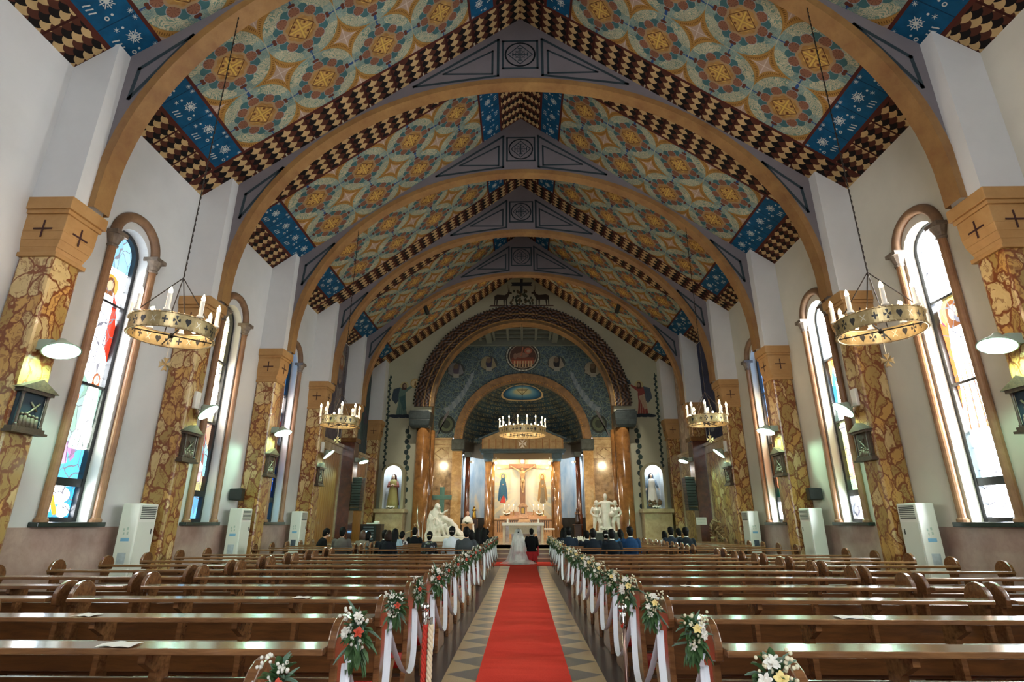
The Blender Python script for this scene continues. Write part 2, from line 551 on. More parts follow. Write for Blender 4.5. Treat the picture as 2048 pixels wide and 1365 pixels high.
def m_stone(name, a, b, scale=2.0, rough=0.55, coat=None):
    g = G(name)
    n, _ = g.noise(g.warp(g.coord(), 1.7, 0.5), scale, 6.0, 0.65)
    n2, _ = g.noise(g.coord(), scale * 9, 4.0, 0.7)
    c = g.mix(g.between(n, 0.3, 0.7), srgb(a), srgb(b))
    c = g.mix(g.between(n2, 0.5, 0.75) * 0.35, c, srgb(a))
    g.bump(n2, 0.08, 0.01)
    return g.done(c, rough, coat=coat)
M_OCHRE = m_stone('ochre_stucco', '#7d5530', '#9f7946', 1.4)
M_CAPITAL = m_stone('tan_stone', '#a0733f', '#bd935e', 1.0)
M_DADO = m_stone('rose_marble', '#94756a', '#bfa598', 1.3, 0.28, 0.3)
M_DARKSTONE = m_stone('dark_green_marble', '#101a18', '#2b3a35', 4.0, 0.25, 0.4)
M_GRANITE = m_stone('polished_red_granite', '#3a1f16', '#6b3a24', 3.0, 0.25, 0.5)
M_GRANITE2 = m_stone('polished_amber_granite', '#5f3e22', '#9a6a38', 2.0, 0.14, 0.8)
M_BRONZEST = m_stone('dark_bronze_stone', '#1d2422', '#3d4743', 5.0, 0.5)
M_COLRED = m_stone('terracotta_marble', '#7a5236', '#a17852', 2.0, 0.4)
M_BEIGE = m_stone('beige_marble', '#957f5c', '#c6b28c', 2.4, 0.25, 0.4)
M_WHITEMARBLE = m_stone('white_marble', '#d2c8b8', '#f0eadf', 3.0, 0.35)
M_BROWNMARBLE = m_stone('brown_veined_marble', '#54402f', '#c4a580', 2.6, 0.15, 0.6)
M_DARKLINE = plain('dark_teal_line', '#24343a', 0.7)
M_CROSSLINE = plain('dark_brown_line', '#3a1612', 0.7)

def m_floor():
    g = G('patterned_floor')
    x, y, z = g.obj()
    # triangles pointing to the carpet, warm and grey terrazzo
    p = 0.56
    fy = g.abs(g.fract(y / p) - 0.5) * 2.0          # 0..1..0
    fx = 1.0 - (g.abs(x) - 0.44) / 0.38                   # 0 at the carpet, 1 at the dark border
    tri = g.gt(fy, g.m('MULTIPLY', fx, 1.0))
    n, _ = g.noise(g.coord(), 150.0, 2.0); n2, _ = g.noise(g.coord(), 1.5, 3.0)
    sp = g.between(n, 0.4, 0.62)
    warm = g.mix(sp, srgb('#a58c62'), srgb('#cdb68a'))
    grey = g.mix(sp, srgb('#4a4742'), srgb('#88837a'))
    t = g.mix(tri, grey, warm)
    bord = g.mix(g.between(n2, 0.3, 0.7), srgb('#2b2724'), srgb('#494340'))
    plat = g.mix(sp, srgb('#4d4740'), srgb('#6e665b'))
    c = g.mix(g.lt(g.abs(x), 0.82), bord, t)
    c = g.mix(g.gt(g.abs(x), 1.12), c, plat)
    return g.done(c, 0.28, coat=0.2)
M_FLOOR = m_floor()

def m_carpet():
    g = G('red_carpet')
    x, y, z = g.obj()
    n, _ = g.noise(g.coord(), 220.0, 2.0); w, _ = g.noise(g.scalev(g.coord(), (0.5, 2.2, 1.0)), 1.6, 2.0)
    c = g.mix(g.between(n, 0.35, 0.65), srgb('#d03428'), srgb('#ea5240'))
    g.bump(n * 0.15 + w * 3.0, 0.35, 0.03)
    return g.done(c, 0.95, spec=0.1)
M_CARPET = m_carpet()

M_PEW = wood('varnished_pew_wood', '#54341d', '#9c6c42', 0.2, 0.75)
M_PEW2 = wood('pew_plank_wood', '#66442a', '#a4764a', 0.2, 0.8, (1.0, 16.0, 16.0))
M_PEW3 = wood('shaded_plank_wood', '#4c2e18', '#86562c', 0.3, 0.5, (1.0, 12.0, 12.0))  # pew wood darkened: shade under the ledges put into its colour
M_OAK = wood('honey_oak', '#a06a34', '#d5a263', 0.3, 0.4, (10.0, 10.0, 1.0))
M_OAK2 = wood('pale_altar_wood', '#b07a46', '#e2b57c', 0.35, 0.3, (6.0, 6.0, 6.0))
M_DARKWOOD = wood('dark_walnut', '#24140c', '#4c2c1a', 0.35, 0.3)
M_WHITE = plain('white_enamel', '#e6e4da', 0.4, var=0.03)
M_BLACK = plain('black_plastic', '#10110f', 0.45)
M_BRASS = plain('aged_silver_brass', '#b9a27a', 0.32, 0.85, var=0.25, scale=9)
M_CHAIN = plain('iron_chain', '#2e2620', 0.5, 0.7)
M_IVORY = plain('ivory_wax', '#f3ecdc', 0.5, var=0.02)
M_GOLD = plain('gold_leaf', '#b88a3c', 0.3, 0.8)
M_CHROME = plain('chrome', '#c9c6c0', 0.15, 1.0)
M_RED = plain('red_upholstery', '#a31318', 0.8)
M_REDPAD = plain('red_kneeler_vinyl', '#c31f16', 0.45)

def emit(name, c, k):
    g = G(name)
    return g.done((0.02, 0.02, 0.02), 0.5, emis=srgb(c), emstr=k)
M_FLAME = emit('lit_bulb', '#ffdcae', 30.0)
M_FLOOD = emit('lit_reflector', '#c8ffe0', 12.0)
M_LED = emit('lit_downlight', '#ffe9c8', 30.0)

for _m in (M_FLAME, M_FLOOD, M_LED): _m.cycles.emission_sampling = 'NONE'   # each of these has a lamp of its own beside it
M_PLASTER2 = m_plaster('lamplight_tinted_plaster', '#d2ccbc')  # white plaster tinted warm to stand in for lamplight on the right wall

# ------------------------------------------------------------------ shell
f = MB()
f.box(-WX - .6, WX + .6, YB - .4, YF + .2, -0.2, 0.0)
S('floor', f, M_FLOOR)
# ceiling: two slopes with the painted pattern laid out in metres
c = MB()
L = 9.75
for s in (-1, 1):
    for j in range(31):
        y0 = YB + j; y1 = min(YF + 0.05, y0 + 1)
        pts = [(s * WX, y0, ZE), (s * WX, y1, ZE), (0, y1, ZR), (0, y0, ZR)]
        uv = [(0, y0), (0, y1), (L, y1), (L, y0)]
        if s > 0: pts = pts[::-1]; uv = uv[::-1]
        c.poly(pts, uv)
S('ceiling', c, M_CEIL)

WCY = [p + 2.28 for p in PN[:5]]           # window centres: PN index 0..4
WHW, WZS, WZP = 0.47, 1.50, 6.62           # half width, sill, springing
REV = 0.36
def arch_hole(yc, n=14):
    return [(yc - WHW * cos(pi * k / n), WZP + WHW * sin(pi * k / n)) for k in range(n + 1)]
def side_wall(s, last):
    m = MB(); X = s * WX
    ys = YB
    def quad(y0, z0, y1, z1):
        if y1 - y0 > 1e-4 and z1 - z0 > 1e-4: m.poly([(X, y0, z0), (X, y1, z0), (X, y1, z1), (X, y0, z1)])
    for yc in WCY:
        quad(ys, 0, yc - WHW, ZE); ys = yc + WHW
        quad(yc - WHW, 0, yc + WHW, WZS)
        a = arch_hole(yc)
        for (ya, za), (yb, zb) in zip(a, a[1:]):
            m.poly([(X, ya, za), (X, yb, zb), (X, yb, ZE), (X, ya, ZE)])
        per = [(yc - WHW, WZS)] + a + [(yc + WHW, WZS)]
        X2 = s * (WX + REV)
        for (ya, za), (yb, zb) in zip(per, per[1:]):
            m.poly([(X, ya, za), (X, yb, zb), (X2, yb, zb), (X2, ya, za)])
        m.poly([(X, yc - WHW, WZS), (X, yc + WHW, WZS), (X2, yc + WHW, WZS), (X2, yc - WHW, WZS)])
    quad(ys, 0, YF, ZE)
    return m
S('wall_left', side_wall(-1, 0), M_PLASTER)
S('wall_right', side_wall(1, 0), M_PLASTER2)
# rose marble dado
for s, nm in ((-1, 'baseboard_left'), (1, 'baseboard_right')):
    m = MB()
    for a, b in zip([YB] + [p + .68 for p in PN[:6]], PN[:6]):
        m.box(*(sorted((s * WX, s * (WX - .035)))), a, b, 0, 1.42)
    S(nm, m, M_DADO)

# front wall with the chancel arch
def roofz(x): return ZR - 0.75 * abs(x)
m = MB()
N = 40
arc = [(-FRONT_R * cos(pi * k / N), FRONT_ZC + FRONT_R * sin(pi * k / N)) for k in range(N + 1)]
for s in (-1, 1):
    m.poly([(s * WX, YF, 0), (s * FRONT_R, YF, 0), (s * FRONT_R, YF, roofz(FRONT_R) + .05), (s * WX, YF, ZE + .05)])
for (xa, za), (xb, zb) in zip(arc, arc[1:]):
    m.poly([(xa, YF, za), (xb, YF, zb), (xb, YF, roofz(xb) + .05), (xa, YF, roofz(xa) + .05)])
S('wall_front', m, M_FRONT)
# thickness of the chancel arch: gilded soffit and jambs
m = MB()
per = [(-FRONT_R, 0)] + arc + [(FRONT_R, 0)]
for (xa, za), (xb, zb) in zip(per, per[1:]):
    m.poly([(xa, YF, za), (xb, YF, zb), (xb, YF + .9, zb), (xa, YF + .9, za)])
M_GILT = m_stone('gilded_soffit', '#4d3a24', '#8a6c40', 3.0, 0.4)
S('trim_1', m, M_GILT)

# back wall: tall window above an open door, both unseen, added as glowing panels for light
m = MB()
DW, DH = 1.5, 2.9
BW0, BW1, BZ0, BZ1 = -2.2, 2.2, 5.0, 10.2
for (x0, x1, z0, z1) in ((-WX, -DW, 0, DH), (DW, WX, 0, DH), (-WX, WX, DH, BZ0), (-WX, BW0, BZ0, ZE), (BW1, WX, BZ0, ZE)):
    m.poly([(x0, YB, z0), (x1, YB, z0), (x1, YB, z1), (x0, YB, z1)])
m.poly([(-WX, YB, ZE), (BW0, YB, ZE), (BW0, YB, roofz(BW0))])
m.poly([(WX, YB, ZE), (BW1, YB, ZE), (BW1, YB, roofz(BW1))])
m.poly([(BW0, YB, BZ1), (BW1, YB, BZ1), (BW1, YB, roofz(BW1)), (0, YB, ZR), (BW0, YB, roofz(BW0))])
S('wall_back', m, M_PLASTER)
g = G('added_back_glow')
q = g.voronoi(g.coord(), 3.0)
M_BACKGLOW = g.done((0.05, 0.05, 0.05), 0.3, emis=g.mix(0.25, (0.9, 0.95, 1.0), q.outputs['Color']), emstr=K_BACK)
m = MB(); m.box(BW0, BW1, YB - .16, YB - .12, BZ0, BZ1)
S('window_11', m, M_BACKGLOW)
m = MB()
for k in range(5): m.box(BW0 + k * 1.1 - .04, BW0 + k * 1.1 + .04, YB - .12, YB - .02, BZ0, BZ1)
for k in range(5): m.box(BW0, BW1, YB - .12, YB - .02, BZ0 + k * 1.3 - .04, BZ0 + k * 1.3 + .04)
S('trim_9', m, M_DARKWOOD)
# unseen glowing panel added behind the door opening
m = MB(); m.poly([(-DW, YB - .5, 0), (DW, YB - .5, 0), (DW, YB - .5, DH), (-DW, YB - .5, DH)])
S('door_1', m, emit('added_door_glow', '#eaf2ff', K_BACK * 0.8))
m = MB()
for x in (-DW, DW): m.box(x - .06, x + .06, YB - .5, YB + .03, 0, DH)
m.box(-DW, DW, YB - .5, YB + .03, DH - .06, DH + .06)
S('trim_8', m, M_DARKWOOD)

# ------------------------------------------------------------------ stained glass windows
def m_glass(name, k, lead=1.0, seed=0.0):
    g = G(name)
    col = g.vcol()
    x, y, z = g.obj()
    P = g.comb(y + seed, z * 0.62, 0.0)
    e = g.voronoi(g.warp(P, 3.0, 0.12), 4.4, 'DISTANCE_TO_EDGE', dim='3D')
    q = g.voronoi(g.warp(P, 3.0, 0.12), 4.4, 'F1')
    cr, cg, cb = g.sep(q.outputs['Color'])
    line = g.lt(V(g, e.outputs['Distance']), 0.022)
    n, _ = g.noise(g.coord(), 3.0, 3.0)
    bright = 0.45 + cr * 0.55 + n * 0.5
    d = g.n.new('ShaderNodeVectorMath'); d.operation = 'SCALE'; g.l.new(col, d.inputs[0]); g.put(d.inputs['Scale'], bright)
    c = g.mix(line * lead, d.outputs[0], (0.01, 0.01, 0.012))
    return g.done((0.02, 0.02, 0.02), 0.2, emis=c, emstr=k)

def ell(cy, cz, ry, rz, n=18, a0=0, a1=2 * pi):
    return [(cy + ry * cos(a0 + (a1 - a0) * k / n), cz + rz * sin(a0 + (a1 - a0) * k / n)) for k in range(n + (0 if abs(a1 - a0 - 2 * pi) < 1e-6 else 1))]

def saint(cy, z0, h, robe, mantle, hair='#7a4a2a', skin='#e8c39a', halo='#e0a030', turn=0.0, arms='fold', trim=None, fold='#8a8a90', foldn=4, wf=1.0):
    """Flat figure painted or leaded in a plane: returns [(outline, colour)], back to front"""
    W = h * 0.30 * wf; P = []; sk = turn * h * 0.05
    hz = z0 + h * 0.90; hr = h * 0.062
    if halo: P.append((ell(cy + sk, hz, hr * 2.1, hr * 2.1), halo)); 
    if mantle:
        P.append(([(cy - W * .30, z0 + h * .84), (cy - W * .55, z0 + h * .70), (cy - W * .80, z0 + h * .42), (cy - W * .95, z0 + h * .10), (cy - W * .70, z0 + h * .04), (cy - W * .45, z0 + h * .20),
                    (cy, z0 + h * .12), (cy + W * .45, z0 + h * .20), (cy + W * .72, z0 + h * .06), (cy + W * .90, z0 + h * .12), (cy + W * .78, z0 + h * .42), (cy + W * .55, z0 + h * .70), (cy + W * .30, z0 + h * .84)], mantle))
    P.append(([(cy - W * .26, z0 + h * .83), (cy - W * .36, z0 + h * .62), (cy - W * .34, z0 + h * .40), (cy - W * .52, z0 + h * .02), (cy - W * .2, z0), (cy + W * .2, z0 + h * .01), (cy + W * .55, z0 + h * .03),
               (cy + W * .36, z0 + h * .40), (cy + W * .36, z0 + h * .62), (cy + W * .26, z0 + h * .83)], robe))
    for k in range(foldn):
        t = (k + .5) / foldn - .5
        a = cy + t * W * .5; b = cy + t * W * 1.0 + sk
        P.append(([(a, z0 + h * .55), (a + W * .03, z0 + h * .55), (b + W * .05, z0 + h * .03), (b, z0 + h * .03)], fold))
    if arms == 'fold':
        P.append(([(cy - W * .42, z0 + h * .72), (cy - W * .45, z0 + h * .58), (cy, z0 + h * .52), (cy + W * .45, z0 + h * .58), (cy + W * .42, z0 + h * .72), (cy + W * .1, z0 + h * .60), (cy - W * .1, z0 + h * .60)], mantle or robe))
        P.append((ell(cy, z0 + h * .62, W * .11, W * .12, 10), skin))
    elif arms == 'up':
        for q in (-1, 1):
            P.append(([(cy + q * W * .30, z0 + h * .80), (cy + q * W * .42, z0 + h * .70), (cy + q * W * .95, z0 + h * .92), (cy + q * W * .85, z0 + h * .98)], mantle or robe))
            P.append((ell(cy + q * W * .95, z0 + h * .98, W * .09, W * .12, 8), skin))
    elif arms == 'reach':
        q = 1 if turn >= 0 else -1
        P.append(([(cy, z0 + h * .78), (cy + q * W * .2, z0 + h * .66), (cy + q * W * 1.0, z0 + h * .86), (cy + q * W * .95, z0 + h * .91)], mantle or robe))
        P.append((ell(cy + q * W * 1.05, z0 + h * .90, W * .1, W * .09, 8), skin))
    if trim: P.append(([(cy - W * .12, z0 + h * .82), (cy - W * .06, z0 + h * .10), (cy + W * .06, z0 + h * .10), (cy + W * .12, z0 + h * .82)], trim))
    P.append(([(cy - hr * .5 + sk * .5, z0 + h * .80), (cy + hr * .5 + sk * .5, z0 + h * .80), (cy + hr * .4 + sk, z0 + h * .86), (cy - hr * .4 + sk, z0 + h * .86)], skin))
    P.append((ell(cy + sk, hz + hr * .15, hr * 1.05, hr * 1.3), hair))
    P.append(([(cy + sk - hr * 1.05, hz), (cy + sk - hr * 1.1, hz - hr * 1.9), (cy + sk + hr * 1.1, hz - hr * 1.9), (cy + sk + hr * 1.05, hz)], hair))
    P.append((ell(cy + sk * 1.25, hz - hr * .1, hr * .72, hr * 1.0), skin))
    return P

def clip_y(poly, lo, hi):
    def c1(P, f, inter):
        out = []
        for i in range(len(P)):
            a, b = P[i], P[(i + 1) % len(P)]
            if f(a): out.append(a)
            if f(a) != f(b): out.append(inter(a, b))
        return out
    def it(v): return lambda a, b: (v, a[1] + (b[1] - a[1]) * (v - a[0]) / (b[0] - a[0]))
    P = c1(poly, lambda p: p[0] >= lo, it(lo))
    if len(P) > 2: P = c1(P, lambda p: p[0] <= hi, it(hi))
    return P if len(P) > 2 else None

def tri_fill(pts):
    """ear clipping so that curved outlines fill properly"""
    from mathutils.geometry import tessellate_polygon
    return tessellate_polygon([[Vector((a, b, 0)) for a, b in pts]])

def painted(name, shapes, fr, mat, parent=None, step=0.0015, world=True):
    m = MB()
    for k, (pts, colr) in enumerate(shapes):
        tr = tri_fill(pts)
        m.add([fr(a, b, step * (k + 1)) for a, b in pts], [list(t) for t in tr], col=srgb(colr) if isinstance(colr, str) else colr)
    return m.build(name, mat, parent, world=world, fixn=False)

GW = 0.40      # half width of the glass
def window(n, s, yc, design, k, seed):
    X = s * (WX + 0.30)
    root = bpy.data.objects.new('window_%d' % n, None); COL.objects.link(root)
    root.location = (s * WX, yc, WZS); root['kind'] = 'structure'
    sgn = -s
    fr = lambda a, b, d: (X + sgn * d, yc + a, b)
    top = WZP + GW
    bgs, figs = design
    def deep(c):
        c = srgb(c); lo = min(c[:3]); t = max(0.0, min(1.0, (lo - .42) / .40)); q = t * t * (3 - 2 * t)
        kk = (.055 if s < 0 else .055) * (1 - q) + q * (.75 if s < 0 else 1)
        return (c[0] * kk, c[1] * kk, c[2] * kk, 1)
    shapes = []
    n_ = 10
    for (z0, z1, colr) in bgs:
        z1 = min(z1, top)
        if z1 <= WZP: shapes.append(([(-GW, z0), (GW, z0), (GW, z1), (-GW, z1)], colr))
        else:
            z0b = max(z0, WZS)
            arcp = [(GW * cos(pi * i / 16), WZP + GW * sin(pi * i / 16)) for i in range(17)]
            shapes.append(([(-GW, z0b), (GW, z0b)] + arcp, colr))
    for pts, colr in figs:
        q = clip_y(pts, -GW + .01, GW - .01)
        if q: shapes.append((q, colr))
    shapes = [(p, deep(c)) for p, c in shapes]
    painted('stained_glass', shapes, fr, m_glass('stained_glass_%d' % n, k, seed=seed), root, step=0.0012)
    m = MB()
    x0, x1 = sorted((s * (WX + .20), s * (WX + .33)))
    for a, b in ((-WHW, -GW + .015), (GW - .015, WHW)): m.box(x0, x1, yc + a, yc + b, WZS, WZP)
    for i in range(14):
        a0, a1 = pi * i / 14, pi * (i + 1) / 14
        vs = []
        for xx in (x0, x1):
            for aa in (a0, a1):
                for rr in (GW - .015, WHW): vs.append((xx, yc + rr * cos(aa), WZP + rr * sin(aa)))
        m.add(vs, [(0, 1, 3, 2), (4, 6, 7, 5), (0, 2, 6, 4), (1, 5, 7, 3)])
    for z0, z1 in ((WZS, 1.58), (2.10, 2.24), (3.89, 3.94), (5.52, 5.57)): m.box(x0, x1, yc - GW, yc + GW, z0, z1)
    m.build('window_frame', M_BLACKMETAL, root, world=True)
    m = MB(); xa, xb = sorted((s * (WX - .16), s * (WX + .2)))
    m.box(xa, xb, yc - .74, yc + .74, 1.42, 1.50)
    m.build('window_sill', M_DARKSTONE, root, world=True, bevel=.012)
    # slender colonnette on either jamb, carrying a round arch moulding
    R = 0.585
    for q in (-1, 1):
        m = MB(); cx, cy = s * (WX - .06), yc + q * R
        m.lathe([(.105, 1.50), (.105, 1.54), (.078, 1.57), (.072, 1.60), (.072, 6.47)], 14, (cx, cy, 0))
        m.build('colonnette', M_COLRED, root, smooth=False, world=True)
        m = MB()
        m.lathe([(.085, 6.44), (.10, 6.47), (.085, 6.50), (.12, 6.60), (.15, 6.68)], 12, (cx, cy, 0), rip=lambda w, z: .08 * sin(6 * w))
        m.box(cx - .15, cx + .15, cy - .15, cy + .15, 6.68, 6.76)
        m.build('colonnette_capital', M_CAPGREY, root, world=True)
    m = MB()
    m.tube([(s * (WX - .035), yc + R * cos(pi * i / 24), 6.76 + R * sin(pi * i / 24)) for i in range(25)], .095, 10)
    m.build('arch_moulding', M_COLRED2, root, smooth=True, world=True)
    return root
M_BLACKMETAL = plain('black_window_metal', '#14161a', 0.35)
M_CAPGREY = m_stone('weathered_capital', '#55463a', '#8b7a68', 6.0)
M_COLRED2 = m_stone('brown_moulding', '#6e5038', '#8d6b4c', 3.0)

D = {}
D['L1'] = ([(1.58, 2.12, '#3aa9e8'), (2.2, 3.0, '#59bdf0'), (3.0, 3.9, '#a9ddf2'), (3.9, 6.3, '#eef3f7'), (6.3, 8, '#8fc8ec')],
    [(ell(0, 1.95, .30, .16), '#eef3f7'), (ell(-.2, 1.72, .16, .12), '#e9eef4'), (ell(.22, 1.70, .15, .12), '#e9eef4'), ([(-.22, 2.08), (-.12, 2.08), (.12, 1.62), (.02, 1.62)], '#e8a634')]
    + saint(.0, 4.35, 1.75, '#f2f2f6', '#c8391f', halo='#e9a33c', fold='#a9aab8', arms=None)
    + saint(-.20, 2.45, 1.35, '#c69ac6', '#b07fae', hair='#c06a35', skin='#efd2b4', halo=None, arms='fold', fold='#7b5a80', turn=.5)
    + saint(.20, 2.75, 1.45, '#dfe9d8', '#9fc7b4', hair='#b55c28', skin='#efd2b4', halo=None, arms='up', fold='#6e8a80'))
D['L2'] = ([(1.58, 2.12, '#6db4ee'), (2.2, 2.45, '#d8cf8a'), (2.45, 3.9, '#d9a98c'), (3.9, 4.5, '#e8d9a0'), (4.5, 8, '#f2e6b4')],
    [(ell(0, 1.80, .13, .10), '#f0a21a'), ([(-.03, 1.62), (.03, 1.62), (.03, 1.75), (-.03, 1.75)], '#f0a21a'), (ell(0, 1.64, .11, .03), '#f0a21a'), (ell(0, 5.75, .17, .30), '#d9702a'), (ell(0, 5.75, .11, .22), '#f2c98a')]
    + saint(0, 4.0, 1.85, '#f4eee2', '#e8dcc4', hair='#c86a30', halo=None, fold='#8f8a80', foldn=6, arms=None)
    + saint(-.02, 2.5, 1.45, '#4fb6bd', '#8a3f2c', hair='#7a3a24', halo=None, turn=.6, fold='#1f6d78')
    + [([(-.36, 2.45), (.20, 2.45), (.26, 2.85), (0, 3.02), (-.30, 2.9)], '#e3b2b6'), ([(.16, 3.5), (.36, 3.2), (.38, 2.6), (.28, 2.6)], '#8fd3e4')])
D['L3'] = ([(1.58, 2.12, '#4aa3e0'), (2.2, 3.2, '#2459b8'), (3.2, 3.9, '#d88c6a'), (3.9, 5.0, '#9fd0f0'), (5.0, 5.5, '#eadfd8'), (5.5, 8, '#3f9ee6')],
    [(ell(0, 5.7, .16, .2), '#d65a4a')] + saint(0, 4.0, 1.6, '#e8e6ee', '#c04030', fold='#707090') + saint(0.02, 2.35, 1.5, '#1d5fb0', '#123f8c', hair='#a84428', halo='#f0b060', fold='#0a2a60'))
D['R1'] = ([(1.58, 2.12, '#dfe8f4'), (2.2, 3.0, '#cfeaf6'), (3.0, 3.6, '#bfe4e6'), (3.6, 4.6, '#f2b27a'), (4.6, 5.4, '#f4cfae'), (5.4, 8, '#eef6ff')],
    [([(-.36, 3.3), (-.1, 3.2), (-.16, 5.2), (-.34, 5.6)], '#d94f3a'), ([(.30, 3.6), (.38, 3.6), (.34, 5.4), (.26, 5.4)], '#b8497a')] + saint(.02, 3.0, 2.5, '#fff6ea', '#e88a4c', halo='#f0d070', arms='up', fold='#e07a50'))
D['R2'] = ([(1.58, 2.12, '#dfe8f4'), (2.2, 2.5, '#a9d8a0'), (2.5, 3.3, '#e8e07a'), (3.3, 3.9, '#d9e6a0'), (3.9, 4.9, '#bfe6d0'), (4.9, 5.6, '#f0b27a'), (5.6, 8, '#e4f2ff')],
    saint(.05, 4.1, 1.5, '#f2efe6', '#4d9fd0', hair='#c9702c', halo='#f0a040', fold='#5b87a8') + saint(0, 2.55, 1.25, '#e8a6a0', '#dcd0a0', hair='#a8502c', halo=None, arms='up', fold='#b05a60'))
D['R3'] = ([(1.58, 2.12, '#dfe8f4'), (2.2, 2.6, '#4fb08a'), (2.6, 3.1, '#b8dc9a'), (3.1, 3.9, '#f0b070'), (3.9, 4.6, '#f4d0a8'), (4.6, 5.4, '#a4c8f4'), (5.4, 8, '#7fb4f6')],
    saint(0, 4.1, 1.6, '#f4ead8', '#e89a5a', halo='#f4c060', fold='#c07a50') + saint(0, 2.4, 1.45, '#f2c080', '#d8743a', hair='#8a4020', halo=None, fold='#a05030'))
k = 1
for s, names in ((-1, ('L2', 'L3', 'L1', 'L2', 'L3')), (1, ('R2', 'R3', 'R1', 'R2', 'R3'))):
    for i, nm in enumerate(names):
        if i == 0: continue
        window(k, s, WCY[i], D[nm], K_WIN_L if s < 0 else K_WIN_R, 3.7 * k)
        k += 1
# the bay nearest the entrance
for s, nm in ((-1, 'L2'), (1, 'R2')):
    window(k, s, WCY[0], D[nm], K_WIN_L if s < 0 else K_WIN_R, 3.7 * k); k += 1
# ------------------------------------------------------------------ pillars
ORD = ['', '', 'first', 'second', 'third', 'fourth', 'fifth', 'sixth']
SIDE = {-1: "bride's side", 1: "groom's side"}
def cross_marks(m, fr, c, size, w=0.028, d=0.004):
    a, b = c
    m.prism([(a - w / 2, b - size), (a + w / 2, b - size), (a + w / 2, b + size), (a - w / 2, b + size)], fr, 0, d)
    m.prism([(a - size, b - w / 2), (a + size, b - w / 2), (a + size, b + w / 2), (a - size, b + w / 2)], fr, 0, d + .0007)

def pillar(i, s):
    y0 = PN[i]; yc = y0 + .33
    last = i == 7
    root = thing('marble_pillar', ('leaf-veined marble pillar on the %s, %s from the front wall' % (SIDE[s], ['', '', 'sixth', 'fifth', 'fourth', 'third', 'second'][i])) if i < 7 else 'leaf-veined marble pillar against the front wall on the ' + SIDE[s], 'pillar', (s * WX, yc, 0), group='marble pillars along the nave walls')
    if i == 7: pass
    XI = lambda d: s * (WX - d)
    m = MB()
    a, b = sorted((XI(0), XI(.58)))
    m.box(a, b, y0 + .08, y0 + .60, 0 if i != 6 else 4.92, 5.44)
    m.build('shaft', M_SHAFT if i != 7 else M_SHAFT, root, world=True, bevel=.05)
    # capital: lower fillet, block with cut-away lower corners, upper slab
    m = MB()
    def blk(d, ya, yb, z0, z1):
        a, b = sorted((XI(0), XI(d))); m.box(a, b, ya, yb, z0, z1)
    blk(.62, y0 + .04, y0 + .64, 5.40, 5.47)
    # flared block (a loft from the shaft size to the slab size)
    prof = [(5.47, .56, .52), (5.56, .585, .56), (5.68, .63, .61), (5.82, .65, .635), (6.12, .655, .64)]
    for (za, da, wa), (zb, db, wb) in zip(prof, prof[1:]):
        vs = []
        for z, d, w in ((za, da, wa), (zb, db, wb)):
            yy = y0 + .34
            vs += [(XI(0), yy - w / 2, z), (XI(d), yy - w / 2, z), (XI(d), yy + w / 2, z), (XI(0), yy + w / 2, z)]
        m.add(vs, [(0, 1, 5, 4), (1, 2, 6, 5), (2, 3, 7, 6), (0, 1, 2, 3), (4, 5, 6, 7)])
    blk(.68, y0 - .01, y0 + .69, 6.12, 6.19)
    blk(.72, y0 - .04, y0 + .72, 6.19, 6.40)
    m.build('capital', M_CAPITAL, root, world=True, bevel=.008)
    m = MB()
    cross_marks(m, lambda a, b, d: (XI(0) - s * a, y0 + .015 - d, b), (.32, 5.86), .15)
    cross_marks(m, lambda a, b, d: (XI(.657) - s * d, a, b), (y0 + .34, 5.86), .15)
    m.build('cross_mark', M_CROSSLINE, root, world=True)
    m = MB()
    a, b = sorted((XI(0), XI(.70)))
    m.box(a, b, y0, y0 + .66, 6.40, roofz(WX - .0) + .02)
    if s < 0: m.box(a, b - .002, y0 + .001, y0 + .659, ZE, ZE + .5)
    else: m.box(a + .002, b, y0 + .001, y0 + .659, ZE, ZE + .5)
    m.build('plaster_pier', M_PLASTER, root, world=True)
    return root
for i in range(2, 8):
    for s in (-1, 1): pillar(i, s)

